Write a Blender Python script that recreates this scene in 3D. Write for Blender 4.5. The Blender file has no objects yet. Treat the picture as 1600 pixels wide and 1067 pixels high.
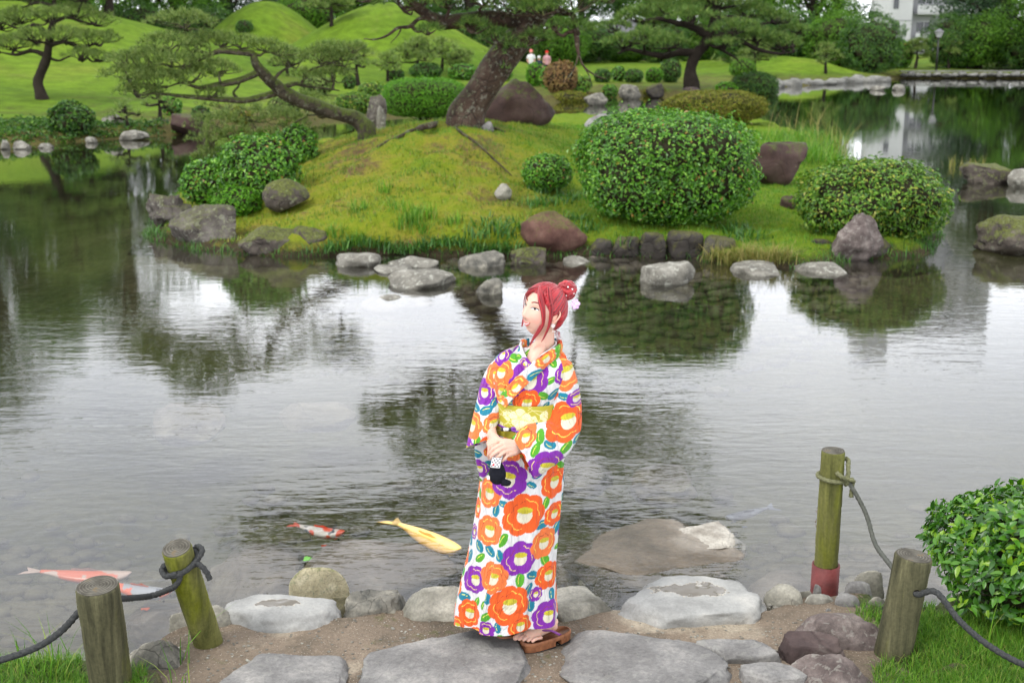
import bpy, math, random
import numpy as np
from mathutils import Vector, Matrix
R = math.radians
SC = bpy.context.scene
COL = SC.collection
rng = np.random.default_rng(7)
random.seed(7)
# ------------------------------------------------------------------ camera, sky, sun, exposure
FPX, YH, CAMH = 1900.0, 60.0, 2.57
WZ = -0.20                      # water level; the path is at z = 0
PITCH = math.atan((533.5 - YH) / FPX)
cam = bpy.data.cameras.new('camera')
camo = bpy.data.objects.new('camera', cam); COL.objects.link(camo)
camo.location = (0, 0, CAMH); camo.rotation_euler = (math.pi / 2 - PITCH, 0, 0)
cam.sensor_width = 36; cam.lens = FPX / 1600 * 36; cam.clip_end = 2500; cam.clip_start = 0.1
cam.dof.use_dof = True; cam.dof.focus_distance = 5.15; cam.dof.aperture_fstop = 4.2
SC.camera = camo
world = bpy.data.worlds.new('World'); SC.world = world; world.use_nodes = True
wt = world.node_tree; wt.nodes.clear()
w_out = wt.nodes.new('ShaderNodeOutputWorld'); w_bg = wt.nodes.new('ShaderNodeBackground')
w_sky = wt.nodes.new('ShaderNodeTexSky'); w_sky.sky_type = 'NISHITA'; w_sky.sun_disc = False
SUN_EL, SUN_AZ = R(54), R(226)
w_sky.sun_elevation = SUN_EL; w_sky.sun_rotation = SUN_AZ
w_tc = wt.nodes.new('ShaderNodeTexCoord'); w_map = wt.nodes.new('ShaderNodeMapping'); w_map.inputs['Scale'].default_value = (1.0, 1.0, 2.6)
w_n = wt.nodes.new('ShaderNodeTexNoise'); w_n.inputs['Scale'].default_value = 2.2; w_n.inputs['Detail'].default_value = 5
w_r = wt.nodes.new('ShaderNodeValToRGB')
w_r.color_ramp.elements[0].position = 0.3; w_r.color_ramp.elements[0].color = (8.2, 8.5, 9.3, 1)
w_r.color_ramp.elements[1].position = 0.7; w_r.color_ramp.elements[1].color = (13.0, 13.1, 13.5, 1)
w_sep = wt.nodes.new('ShaderNodeSeparateXYZ'); wt.links.new(w_tc.outputs['Generated'], w_sep.inputs[0])
w_hr = wt.nodes.new('ShaderNodeMapRange'); w_hr.inputs[1].default_value = .12; w_hr.inputs[2].default_value = .6; w_hr.inputs[3].default_value = 1.6; w_hr.inputs[4].default_value = .95
wt.links.new(w_sep.outputs[2], w_hr.inputs[0]); w_mul = wt.nodes.new('ShaderNodeVectorMath'); w_mul.operation = 'SCALE'; wt.links.new(w_r.outputs[0], w_mul.inputs[0]); wt.links.new(w_hr.outputs[0], w_mul.inputs['Scale'])
w_mix = wt.nodes.new('ShaderNodeMix'); w_mix.data_type = 'RGBA'; w_mix.inputs[0].default_value = 0.9
wt.links.new(w_tc.outputs['Generated'], w_map.inputs[0]); wt.links.new(w_map.outputs[0], w_n.inputs['Vector'])
wt.links.new(w_n.outputs['Fac'], w_r.inputs[0]); wt.links.new(w_sky.outputs[0], w_mix.inputs[6]); wt.links.new(w_mul.outputs[0], w_mix.inputs[7])
wt.links.new(w_mix.outputs[2], w_bg.inputs['Color']); w_bg.inputs['Strength'].default_value = 0.118
wt.links.new(w_bg.outputs[0], w_out.inputs[0])
sunl = bpy.data.lights.new('sun', 'SUN'); sunl.energy = 1.5; sunl.angle = R(14); sunl.color = (1, 0.96, 0.9)
suno = bpy.data.objects.new('sun', sunl); COL.objects.link(suno)
sd = Vector((math.sin(SUN_AZ) * math.cos(SUN_EL), math.cos(SUN_AZ) * math.cos(SUN_EL), math.sin(SUN_EL)))
suno.rotation_euler = (-sd).to_track_quat('-Z', 'Y').to_euler(); suno.location = (0, 0, 30)
vs = SC.view_settings; SC.display_settings.display_device = 'sRGB'
vs.view_transform = 'Standard'; vs.look = 'None'; vs.gamma = 1; vs.use_curve_mapping = False; vs.exposure = 0.52
cy = SC.cycles; cy.use_denoising = True; cy.max_bounces = 7; cy.transparent_max_bounces = 12; cy.caustics_reflective = False; cy.caustics_refractive = False
cy.diffuse_bounces = 3; cy.glossy_bounces = 3; cy.transmission_bounces = 4; cy.sample_clamp_indirect = 6; cy.volume_bounces = 0
# ------------------------------------------------------------------ pixel helpers (photo pixels 1600x1067 -> world)
CP, SP = math.cos(PITCH), math.sin(PITCH)
def ray(px, py):
    a, b = (px - 800) / FPX, -(py - 533.5) / FPX
    return np.array([a, CP + b * SP, -SP + b * CP])
def G(px, py, z=0.0):
    d = ray(px, py); t = (z - CAMH) / d[2]
    return np.array([d[0] * t, d[1] * t, z])
def PY(px, py, Y):
    d = ray(px, py); t = Y / d[1]
    return np.array([d[0] * t, Y, CAMH + d[2] * t])
def proj(P):
    P = np.asarray(P, float); q = P - np.array([0, 0, CAMH])
    f = q[..., 1] * CP - q[..., 2] * SP; u = q[..., 1] * SP + q[..., 2] * CP
    return 800 + FPX * q[..., 0] / f, 533.5 - FPX * u / f
# ------------------------------------------------------------------ noise
def _h(ix, iy, iz, s):
    with np.errstate(over='ignore'):
        n = (ix.astype(np.uint32) * np.uint32(73856093)) ^ (iy.astype(np.uint32) * np.uint32(19349663)) ^ (iz.astype(np.uint32) * np.uint32(83492791)) ^ np.uint32((s * 2654435761) & 0xffffffff)
        n ^= n >> np.uint32(13); n *= np.uint32(1274126177); n ^= n >> np.uint32(16); n *= np.uint32(2246822519); n ^= n >> np.uint32(13)
    return n.astype(np.float64) / 4294967295.0
def vnoise(P, s=0):
    P = np.asarray(P, float); f = np.floor(P); t = P - f; t = t * t * (3 - 2 * t); i = f.astype(np.int64)
    r = 0
    for a in (0, 1):
        for b in (0, 1):
            for c in (0, 1):
                w = (t[:, 0] if a else 1 - t[:, 0]) * (t[:, 1] if b else 1 - t[:, 1]) * (t[:, 2] if c else 1 - t[:, 2])
                r = r + w * _h(i[:, 0] + a, i[:, 1] + b, i[:, 2] + c, s)
    return r * 2 - 1
def fbm(P, sc=1.0, o=4, s=0, gain=0.5):
    P = np.asarray(P, float) * sc; r = 0; a = 1.0
    for k in range(o):
        r = r + a * vnoise(P + 17.3 * k, s + k); P = P * 2.03; a *= gain
    return r
def sstep(a, b, x):
    t = np.clip((x - a) / (b - a), 0, 1); return t * t * (3 - 2 * t)
# ------------------------------------------------------------------ mesh building
class MB:
    def __init__(s): s.v = []; s.f = []; s.n = 0; s.uv = []
    def add(s, v, faces):
        v = np.asarray(v, float).reshape(-1, 3); s.v.append(v)
        for f in (faces if isinstance(faces, list) and len(faces) and isinstance(faces[0], np.ndarray) and faces[0].ndim == 2 else [faces]):
            f = np.asarray(f, np.int64)
            if f.size: s.f.append(f + s.n)
        s.n += len(v); return s
    def mesh(s, name, smooth=True, colors=None):
        V = np.concatenate(s.v) if s.v else np.zeros((0, 3))
        me = bpy.data.meshes.new(name); me.vertices.add(len(V)); me.vertices.foreach_set('co', V.astype(np.float32).ravel())
        li = np.concatenate([f.ravel() for f in s.f]); lt = np.concatenate([np.full(len(f), f.shape[1]) for f in s.f])
        me.loops.add(len(li)); me.loops.foreach_set('vertex_index', li.astype(np.int32))
        me.polygons.add(len(lt)); ls = np.concatenate([[0], np.cumsum(lt)[:-1]])
        me.polygons.foreach_set('loop_start', ls.astype(np.int32))
        me.polygons.foreach_set('use_smooth', np.full(len(lt), smooth))
        me.update(calc_edges=True)
        if colors is not None:
            a = me.color_attributes.new('col', 'FLOAT_COLOR', 'POINT')
            c = np.ones((len(V), 4), np.float32); c[:, :3] = colors; a.data.foreach_set('color', c.ravel())
        return me
    def build(s, name, mat, parent=None, smooth=True, colors=None, kind=None):
        return link(name, s.mesh(name, smooth, colors), mat, parent, kind)
def link(name, me, mat, parent=None, kind=None):
    if mat is not None and not me.materials: me.materials.append(mat)
    o = bpy.data.objects.new(name, me); COL.objects.link(o)
    if parent is not None:
        o.parent = parent; o.matrix_parent_inverse = Matrix.Translation(-parent_loc(parent))
    if kind: o['kind'] = kind
    return o
def parent_loc(p):
    v = Vector(p.location)
    while p.parent is not None and p.type == 'EMPTY': p = p.parent; v = v + Vector(p.location)
    return v
def tag(o, label=None, cat=None, group=None, kind=None):
    if label: o['label'] = label
    if cat: o['category'] = cat
    if group: o['group'] = group
    if kind: o['kind'] = kind
    return o
def empty(name, loc, label=None, cat=None, group=None):
    o = bpy.data.objects.new(name, None); COL.objects.link(o); o.location = tuple(float(c) for c in loc); o.empty_display_size = 0.1
    return tag(o, label, cat, group)
def copy_tree(o, loc, rz=0.0, sc=1.0, label=None):
    c = o.copy(); COL.objects.link(c); c.location = tuple(float(v) for v in loc); c.rotation_euler = (0, 0, rz); c.scale = (sc, sc, sc) if not isinstance(sc, tuple) else sc
    if label: c['label'] = label
    def kids(a, b):
        for ch in list(a.children):
            d = ch.copy(); COL.objects.link(d); d.parent = b; d.matrix_parent_inverse = ch.matrix_parent_inverse.copy(); kids(ch, d)
    kids(o, c)
    return c
def grid_faces(nu, nv, close_u=False, close_v=False):
    a = np.arange(nu * nv).reshape(nv, nu)
    if close_u: a = np.concatenate([a, a[:, :1]], 1)
    if close_v: a = np.concatenate([a, a[:1]], 0)
    return np.stack([a[:-1, :-1], a[:-1, 1:], a[1:, 1:], a[1:, :-1]], -1).reshape(-1, 4)
def spline(pts, n):
    P = np.asarray(pts, float); P = np.vstack([2 * P[0] - P[1], P, 2 * P[-1] - P[-2]]); m = len(P) - 3
    t = np.linspace(0, m - 1e-9, n); i = t.astype(int); u = (t - i)[:, None]
    a, b, c, d = P[i], P[i + 1], P[i + 2], P[i + 3]
    return 0.5 * (2 * b + (c - a) * u + (2 * a - 5 * b + 4 * c - d) * u * u + (3 * b - a - 3 * c + d) * u ** 3)
def tube(mb, pts, rad, sides=8, n=None, rough=0.0, caps=True, seed=0, twist=None):
    pts = np.asarray(pts, float); n = n or len(pts)
    rad = np.full(len(pts), rad) if np.isscalar(rad) else np.asarray(rad, float)
    P = spline(np.column_stack([pts, rad]), n) if n != len(pts) else np.column_stack([pts, rad])
    r = np.maximum(P[:, 3], 1e-5); P = P[:, :3]
    T = np.gradient(P, axis=0); T /= np.linalg.norm(T, axis=1)[:, None] + 1e-12
    u = np.cross(T[0], [0.3, 0.2, 1.0] if abs(T[0][2]) < .9 else [1.0, 0.1, 0]); u /= np.linalg.norm(u)
    U = [u]
    for k in range(1, n):
        u = u - T[k] * np.dot(u, T[k]); u /= np.linalg.norm(u) + 1e-12; U.append(u)
    U = np.array(U); V = np.cross(T, U)
    a = np.linspace(0, 2 * np.pi, sides, endpoint=False)
    ring = U[:, None] * np.cos(a)[None, :, None] + V[:, None] * np.sin(a)[None, :, None]
    X = P[:, None] + ring * r[:, None, None]
    if rough:
        nz = fbm(X.reshape(-1, 3), 1.0 / max(r.max(), 1e-3) * 0.9, 3, seed).reshape(n, sides)
        X = P[:, None] + ring * (r[:, None] * (1 + rough * nz))[:, :, None]
    if twist is not None:      # rope strands
        s = np.concatenate([[0], np.cumsum(np.linalg.norm(np.diff(P, axis=0), axis=1))])
        X = P[:, None] + ring * (r[:, None] * (0.86 + 0.26 * np.abs(np.cos(1.5 * (a[None] - s[:, None] * twist * .55)))))[:, :, None]
    F = grid_faces(sides, n, close_u=True)
    V_ = X.reshape(-1, 3)
    if caps:
        V_ = np.vstack([V_, P[0], P[-1]]); k = np.arange(sides); c0, c1 = n * sides, n * sides + 1; b = (n - 1) * sides
        mb.add(V_, [F, np.stack([np.full(sides, c0), (k + 1) % sides, k], 1), np.stack([np.full(sides, c1), b + k, b + (k + 1) % sides], 1)])
    else: mb.add(V_, F)
    return mb
def box(mb, c, s, rz=0.0):
    x, y, z = np.array(s) / 2; v = np.array([[a, b, d] for d in (-z, z) for b in (-y, y) for a in (-x, x)])
    cr, sr = math.cos(rz), math.sin(rz); v = v @ np.array([[cr, sr, 0], [-sr, cr, 0], [0, 0, 1]]) + np.array(c)
    mb.add(v, np.array([[0, 2, 3, 1], [4, 5, 7, 6], [0, 1, 5, 4], [2, 6, 7, 3], [0, 4, 6, 2], [1, 3, 7, 5]])); return mb
_ico = {}
def ico(sub):
    if sub not in _ico:
        import bmesh
        bm = bmesh.new(); bmesh.ops.create_icosphere(bm, subdivisions=sub, radius=1.0)
        _ico[sub] = (np.array([v.co[:] for v in bm.verts]), np.array([[v.index for v in f.verts] for f in bm.faces])); bm.free()
    return _ico[sub]
# ------------------------------------------------------------------ materials
def lin(*c):
    if len(c) == 1: c = c[0]
    return tuple(((x / 255) / 12.92 if x / 255 <= .04045 else ((x / 255 + .055) / 1.055) ** 2.4) for x in c)
class NT:
    def __init__(s, name, rough=0.8, spec=0.3):
        s.m = bpy.data.materials.new(name); s.m.use_nodes = True; s.t = s.m.node_tree; s.t.nodes.clear()
        s.out = s.t.nodes.new('ShaderNodeOutputMaterial'); s.p = s.t.nodes.new('ShaderNodeBsdfPrincipled')
        s.p.inputs['Roughness'].default_value = rough; s.p.inputs['Specular IOR Level'].default_value = spec
        s.L(s.p.outputs[0], s.out.inputs[0]); s.tc = s.t.nodes.new('ShaderNodeTexCoord'); s.co = s.tc.outputs['Object']
    def L(s, a, b): s.t.links.new(a, b)
    def set(s, sock, v):
        if hasattr(v, 'is_linked') or isinstance(v, bpy.types.NodeSocket): s.L(v, sock)
        elif isinstance(v, (tuple, list)) and sock.type == 'RGBA' and len(v) == 3: sock.default_value = (*v, 1)
        else: sock.default_value = v
    def mapv(s, scale=(1, 1, 1), vec=None, loc=(0, 0, 0), rot=(0, 0, 0)):
        n = s.t.nodes.new('ShaderNodeMapping'); n.inputs['Scale'].default_value = scale; n.inputs['Location'].default_value = loc; n.inputs['Rotation'].default_value = rot
        s.L(vec or s.co, n.inputs[0]); return n.outputs[0]
    def noise(s, sc, det=4, rough=0.55, vec=None, dist=0.0):
        n = s.t.nodes.new('ShaderNodeTexNoise'); n.inputs['Scale'].default_value = sc; n.inputs['Detail'].default_value = det
        n.inputs['Roughness'].default_value = rough; n.inputs['Distortion'].default_value = dist; s.L(vec or s.co, n.inputs['Vector']); return n.outputs['Fac']
    def voro(s, sc, feat='F1', vec=None, out='Distance', rnd=1.0):
        n = s.t.nodes.new('ShaderNodeTexVoronoi'); n.feature = feat; n.inputs['Scale'].default_value = sc; n.inputs['Randomness'].default_value = rnd
        s.L(vec or s.co, n.inputs['Vector']); return n.outputs[out]
    def ramp(s, fac, stops):
        n = s.t.nodes.new('ShaderNodeValToRGB'); e = n.color_ramp.elements
        while len(e) < len(stops): e.new(0.5)
        for k, (p, c) in enumerate(stops):
            e[k].position = p; e[k].color = (*c, 1) if isinstance(c, tuple) else (c, c, c, 1)
        s.L(fac, n.inputs[0]); return n.outputs[0]
    def mix(s, fac, a, b, mode='MIX'):
        n = s.t.nodes.new('ShaderNodeMix'); n.data_type = 'RGBA'; n.blend_type = mode
        s.set(n.inputs[0], fac); s.set(n.inputs[6], a); s.set(n.inputs[7], b); return n.outputs[2]
    def math(s, op, a, b=0.0, clamp=False):
        n = s.t.nodes.new('ShaderNodeMath'); n.operation = op; n.use_clamp = clamp; s.set(n.inputs[0], a); s.set(n.inputs[1], b); return n.outputs[0]
    def sep(s, v):
        n = s.t.nodes.new('ShaderNodeSeparateXYZ'); s.L(v, n.inputs[0]); return n.outputs
    def geo(s, k): 
        n = s.t.nodes.new('ShaderNodeNewGeometry'); return n.outputs[k]
    def objrand(s):
        n = s.t.nodes.new('ShaderNodeObjectInfo'); return n.outputs['Random']
    def attr(s, name='col'):
        n = s.t.nodes.new('ShaderNodeAttribute'); n.attribute_name = name; return n.outputs['Color']
    def bump(s, h, strength=0.5, dist=0.02, prev=None):
        n = s.t.nodes.new('ShaderNodeBump'); n.inputs['Strength'].default_value = strength; n.inputs['Distance'].default_value = dist
        s.L(h, n.inputs['Height'])
        if prev is not None: s.L(prev, n.inputs['Normal'])
        return n.outputs[0]
    def base(s, c): s.set(s.p.inputs['Base Color'], c); return s
    def nrm(s, n): s.L(n, s.p.inputs['Normal']); return s
    def rough(s, v): s.set(s.p.inputs['Roughness'], v); return s
def rock_mat(name, c1, c2, c3, moss=0.0, mossc=(.07, .10, .012), scale=1.0, bump=0.5, cracks=0.25, rough=0.85, specks=0.2, lich=0.0, wet=0.0):
    m = NT(name, rough, 0.35); r = m.objrand()
    n = m.t.nodes.new('ShaderNodeVectorMath'); n.operation = 'ADD'; m.L(m.co, n.inputs[0])
    cx = m.t.nodes.new('ShaderNodeCombineXYZ'); q = m.math('MULTIPLY', r, 40.0); m.L(q, cx.inputs[0]); m.L(q, cx.inputs[1]); m.L(cx.outputs[0], n.inputs[1]); m.co = n.outputs[0]
    big = m.noise(2.2 * scale, 6, 0.62); fine = m.noise(28 * scale, 5, 0.65); mid = m.noise(8 * scale, 5, 0.6, dist=0.6)
    c = m.ramp(big, [(0.33, c1), (0.52, c2), (0.7, c3)])
    c = m.mix(0.55, c, m.ramp(fine, [(0.3, tuple(x * .45 for x in c2)), (0.62, tuple(min(1, x * 1.35) for x in c2))]), 'OVERLAY')
    if specks: c = m.mix(m.math('MULTIPLY', m.ramp(m.voro(55 * scale), [(0.05, 1.0), (0.22, 0.0)]), specks), c, tuple(x * .3 for x in c1))
    if lich: c = m.mix(m.math('MULTIPLY', m.ramp(mid, [(0.56, 0.0), (0.63, 1.0)]), lich), c, (.42, .42, .36))
    nz = m.t.nodes.new('ShaderNodeTexNoise'); nz.inputs['Scale'].default_value = 3 * scale; m.L(m.co, nz.inputs['Vector'])
    wv = m.mix(0.25 / scale, m.co, nz.outputs['Color'], 'ADD')
    ck = m.ramp(m.voro(2.4 * scale, 'DISTANCE_TO_EDGE', wv), [(0.0, 0.0), (0.03, 1.0)])
    c = m.mix(cracks, c, m.mix(1.0, c, ck, 'MULTIPLY'))
    if moss:
        z = m.sep(m.geo('Normal'))[2]
        mk = m.math('ADD', m.math('MULTIPLY', z, 0.25), mid)
        c = m.mix(m.math('MULTIPLY', m.ramp(mk, [(0.62 - moss * .3, 0.0), (0.78 - moss * .3, 1.0)]), min(1, .5 + moss)), c, m.ramp(fine, [(.35, tuple(x * .5 for x in mossc)), (.65, tuple(x * 1.5 for x in mossc))]))
    m.base(c)
    h = m.math('ADD', m.math('MULTIPLY', mid, 0.8), m.math('ADD', m.math('MULTIPLY', fine, 0.35), m.math('MULTIPLY', ck, cracks)))
    m.nrm(m.bump(h, bump, 0.03 / scale)); return m.m
def leaf_mat(name, stops, rough=0.45, trans=0.25, spec=0.35):
    m = NT(name, rough, spec); c = m.ramp(m.geo('Random Per Island'), stops)
    big = m.noise(1.3, 2, 0.5); c = m.mix(0.5, c, m.ramp(big, [(0.3, .62), (0.7, 1.0)]), 'MULTIPLY')
    m.base(c)
    if trans:
        t = m.t.nodes.new('ShaderNodeBsdfTranslucent'); m.set(t.inputs[0], m.mix(1.0, c, (1.1, 1.25, .5), 'MULTIPLY'))
        x = m.t.nodes.new('ShaderNodeMixShader'); x.inputs[0].default_value = trans; m.L(m.p.outputs[0], x.inputs[1]); m.L(t.outputs[0], x.inputs[2]); m.L(x.outputs[0], m.out.inputs[0])
    return m.m
def plain(name, c, rough=0.7, spec=0.3, var=0.25, sc=8, bump=0.0, bsc=60, metal=0.0):
    m = NT(name, rough, spec); n = m.noise(sc, 5)
    m.base(m.mix(1.0, c, m.ramp(n, [(.3, 1 - var), (.7, 1.0)]), 'MULTIPLY')); m.p.inputs['Metallic'].default_value = metal
    if bump: m.nrm(m.bump(m.noise(bsc, 4), bump, 0.01))
    return m.m
def attr_mat(name, rough=0.7, spec=0.25, bump=0.0, bsc=400, sheen=0.0, sss=0.0):
    m = NT(name, rough, spec); m.base(m.attr())
    if bump: m.nrm(m.bump(m.noise(bsc, 3), bump, 0.002))
    if sheen: m.p.inputs['Sheen Weight'].default_value = sheen
    if sss:
        m.p.inputs['Subsurface Weight'].default_value = sss; m.p.inputs['Subsurface Radius'].default_value = (.012, .005, .003); m.p.inputs['Subsurface Scale'].default_value = 1.0
    return m.m
# ------------------------------------------------------------------ generators
def leaves(mb, P, N, size, aspect=0.5, fold=0.25, up=0.35, spread=0.9, r=None, quads=1):
    """leaf blades at P, lying roughly across the outward normal N"""
    r = r or rng; n = len(P); size = np.broadcast_to(size, (n,)) * r.uniform(.7, 1.25, n)
    N = N + r.normal(0, spread * .5, (n, 3)); N[:, 2] += up; N /= np.linalg.norm(N, axis=1)[:, None] + 1e-9
    A = np.cross(N, r.normal(0, 1, (n, 3))); A /= np.linalg.norm(A, axis=1)[:, None] + 1e-9
    B = np.cross(N, A); s = size[:, None]
    base = P - A * s * .5; tip = P + A * s * .5 - N * s * .12; mid = P - N * s * 0.0
    l = mid + B * s * aspect * .5 + N * s * fold * .5; q = mid - B * s * aspect * .5 + N * s * fold * .5
    V = np.stack([base, l, tip, q], 1).reshape(-1, 3); k = np.arange(n)[:, None] * 4
    mb.add(V, np.concatenate([k + [[0, 1, 2]], k + [[0, 2, 3]]]) if False else np.concatenate([k + np.array([[0, 3, 2]]), k + np.array([[0, 2, 1]])]))
def blades(mb, P, H, w=0.01, bend=0.35, r=None, seg=1, lean=0.25):
    r = r or rng; n = len(P); H = np.broadcast_to(H, (n,)) * r.uniform(.5, 1.2, n); a = r.uniform(0, 2 * np.pi, n)
    D = np.stack([np.cos(a), np.sin(a), np.zeros(n)], 1); S = np.stack([-D[:, 1], D[:, 0], np.zeros(n)], 1)
    bd = r.uniform(0, bend, n)[:, None] * H[:, None]; z = np.array([0, 0, 1.0]); w = np.broadcast_to(w, (n,))[:, None]
    if seg == 1:
        V = np.stack([P - S * w / 2, P + S * w / 2, P + D * bd + z * H[:, None]], 1).reshape(-1, 3)
        mb.add(V, np.arange(n * 3).reshape(-1, 3)); return
    rows = []
    for k in range(seg + 1):
        t = k / seg; c = P + D * bd * t * t * 1.6 + z * H[:, None] * (t - .25 * t * t * bd / (H[:, None] + 1e-9)); ww = w * (1 - t) ** .7 * (1 if k else .7) + 1e-4
        rows += [c - S * ww / 2, c + S * ww / 2]
    V = np.stack(rows, 1).reshape(-1, 3); b = np.arange(n)[:, None] * (2 * seg + 2)
    mb.add(V, np.concatenate([b + np.array([[2 * k, 2 * k + 1, 2 * k + 3, 2 * k + 2]]) for k in range(seg)]))
def sph_dirs(n, r=None):
    r = r or rng; d = r.normal(0, 1, (n, 3)); return d / np.linalg.norm(d, axis=1)[:, None]
def bush(name, c, rx, ry, h, n, leaf, mat, label, cat='shrub', boxy=2.6, lump=0.08, lift=0.0, stem=True, seed=0, group=None, asp=0.5, core=0.84, up=.35, coremat=None, lz=None, parts=True):
    """clipped or loose shrub: leaf blades spread through the outer shell of a rounded volume; c = base centre on the ground"""
    r = np.random.default_rng(seed + 100); c = np.asarray(c, float)
    e = empty(name, c, label, cat, group)
    d = sph_dirs(n, r); rz = h / 2
    k = (np.abs(d) ** boxy).sum(1) ** (-1 / boxy)
    f = 1 + lump * fbm(d, 2.2, 3, seed)
    S = d * k[:, None] * f[:, None]
    depth = 1 - np.abs(r.normal(0, .07, n)) + (r.random(n) < .06) * r.uniform(0, .08, n)
    X = S * depth[:, None] * np.array([rx, ry, rz]); X[:, 2] += rz + lift
    Nn = d * np.array([1 / rx, 1 / ry, 1 / rz]); Nn /= np.linalg.norm(Nn, axis=1)[:, None]
    sh = r.random(n) < .035; X[sh] += (S[sh] * np.array([rx, ry, rz])) * r.uniform(.02, .10, (sh.sum(), 1)); X += np.array([0, 0, 1.0]) * (sh * r.uniform(0, .06, n))[:, None] * h
    hol = fbm(d, 4.5, 2, seed + 50); m = (X[:, 2] > 0.01) & ((hol > -.55) | (r.random(n) < .4)); mb = MB(); leaves(mb, X[m] + c, Nn[m], leaf, asp, r=r, up=up)
    mb.build('foliage', mat, e, smooth=False, kind='stuff')
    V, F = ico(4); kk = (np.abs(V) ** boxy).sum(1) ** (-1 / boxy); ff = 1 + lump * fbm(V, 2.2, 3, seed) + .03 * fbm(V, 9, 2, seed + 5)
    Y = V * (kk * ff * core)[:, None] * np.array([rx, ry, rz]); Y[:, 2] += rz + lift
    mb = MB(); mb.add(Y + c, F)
    if stem:
        for q in range(5):
            a = q * 1.3; tube(mb, [c + [.12 * rx * math.cos(a), .12 * ry * math.sin(a), -.1], c + [.3 * rx * math.cos(a), .3 * ry * math.sin(a), lift + rz * .5]], [.03 * h + .01, .015 * h + .006], 6)
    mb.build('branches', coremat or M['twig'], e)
    return e
def rock_mesh(rx, ry, rz, seed, sub=4, flat=0.0, rough=0.12, planes=5, boxy=2.3, up_cut=None, hard=1.0, taper=0.0):
    V, F = ico(sub); r = np.random.default_rng(seed)
    k = (np.abs(V) ** boxy).sum(1) ** (-1 / boxy); X = V * k[:, None]
    X = X * (1 + rough * 1.5 * fbm(V, 1.1, 2, seed))[:, None]
    for q in range(planes):
        nn = r.normal(0, 1, 3); nn[2] = abs(nn[2]) * .7 if q % 2 else nn[2]; nn /= np.linalg.norm(nn); dd = r.uniform(.62, .85)
        s = X @ nn; X = X - np.outer(np.maximum(s - dd, 0), nn) * hard
    if up_cut is not None:
        s = np.maximum(X[:, 2] - up_cut, 0); X[:, 2] -= s * .85
    X = X * (1 + rough * .45 * fbm(V, 3.2, 4, seed + 9) + rough * .18 * fbm(V, 11, 3, seed + 3))[:, None]
    if taper: X[:, :2] *= (1 - taper * (X[:, 2:] * .5 + .5))
    return X * np.array([rx, ry, rz]), F
def rock(name, x0, x1, yt, yb, zb, mat, label, cat='rock', depth=None, height=None, sink=0.08, parent=None, rot=0.0, group=None, seed=None, **kw):
    """boulder whose outline in the photo is x0..x1, yt..yb, standing on level zb; real depth and height are solved for"""
    seed = seed if seed is not None else int(x0 * 7 + yb)
    Yf = G((x0 + x1) / 2, yb, zb)[1]
    w = G(x1, yb, zb)[0] - G(x0, yb, zb)[0]
    if height is not None:
        Yb = G((x0 + x1) / 2, yt, zb + height * .9)[1]; depth = max(Yb - Yf, .15 * w); depth *= 1.12
    else:
        depth = (depth or .75) * w; Yc = Yf + depth * .5; height = max(PY((x0 + x1) / 2, yt, Yc)[2] - zb, .04)
    Yc = Yf + depth / 2; sc = Yc / Yf; w = w * sc ** .5
    X, F = rock_mesh(w / 2, depth / 2, (height + sink) / 2, seed, **kw)
    X[:, :2] *= 1.0
    mn, mx = X.min(0), X.max(0); X = (X - (mn + mx) / 2) / (mx - mn) * np.array([w, depth, height + sink])
    xc = PY((x0 + x1) / 2, (yt + yb) / 2, Yc)[0]; base = np.array([xc, Yc, zb - sink])
    X[:, 2] += (height + sink) / 2
    o = MB().add(X, F).build(name, mat, None)
    o.location = tuple(base); o.rotation_euler = (0, 0, rot)
    if parent is not None: o.parent = parent
    else: tag(o, label, cat, group)
    return o
# ================================================================== materials
M = {}
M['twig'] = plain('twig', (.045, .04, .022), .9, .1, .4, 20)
M['bark'] = rock_mat('pine_bark', (.045, .03, .02), (.10, .062, .042), (.19, .145, .11), moss=.12, mossc=(.06, .075, .015), scale=1.6, bump=.9, cracks=.7, lich=.35)
M['bark_moss'] = rock_mat('mossy_bark', (.05, .045, .03), (.11, .09, .065), (.22, .18, .14), moss=.5, mossc=(.075, .10, .015), scale=1.8, bump=.9, cracks=.6, lich=.5)
M['bark_far'] = plain('dark_bark', (.04, .032, .025), .95, .1, .5, 3)
M['needles'] = leaf_mat('pine_needles', [(0, (.045, .10, .018)), (.4, (.09, .19, .03)), (.75, (.17, .29, .05)), (1, (.28, .35, .09))], .55, .15)
M['needles_pale'] = leaf_mat('pale_pine_needles', [(0, (.06, .11, .025)), (.4, (.13, .21, .045)), (.75, (.22, .31, .07)), (1, (.33, .38, .12))], .55, .2)
M['leaf_box'] = leaf_mat('glossy_leaf', [(0, (.030, .11, .008)), (.35, (.07, .22, .014)), (.7, (.13, .34, .022)), (.965, (.24, .46, .05)), (.975, (.30, .13, .03)), (1, (.36, .24, .04))], .38, .2, .5)
M['leaf_yel'] = leaf_mat('yellow_green_leaf', [(0, (.04, .12, .010)), (.4, (.09, .22, .016)), (.72, (.15, .31, .022)), (.9, (.26, .36, .04)), (1, (.40, .38, .06))], .42, .22, .45)
M['leaf_top'] = leaf_mat('bright_topiary_leaf', [(0, (.045, .15, .006)), (.5, (.09, .27, .009)), (1, (.16, .38, .014))], .5, .25)
M['leaf_dark'] = leaf_mat('dark_shrub_leaf', [(0, (.016, .06, .010)), (.5, (.045, .13, .014)), (.9, (.09, .21, .02)), (1, (.16, .30, .03))], .45, .2, .4)
M['leaf_mossy'] = leaf_mat('moss_green_leaf', [(0, (.08, .09, .010)), (.4, (.15, .17, .012)), (.8, (.25, .27, .02)), (1, (.26, .16, .05))], .6, .2)
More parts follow.
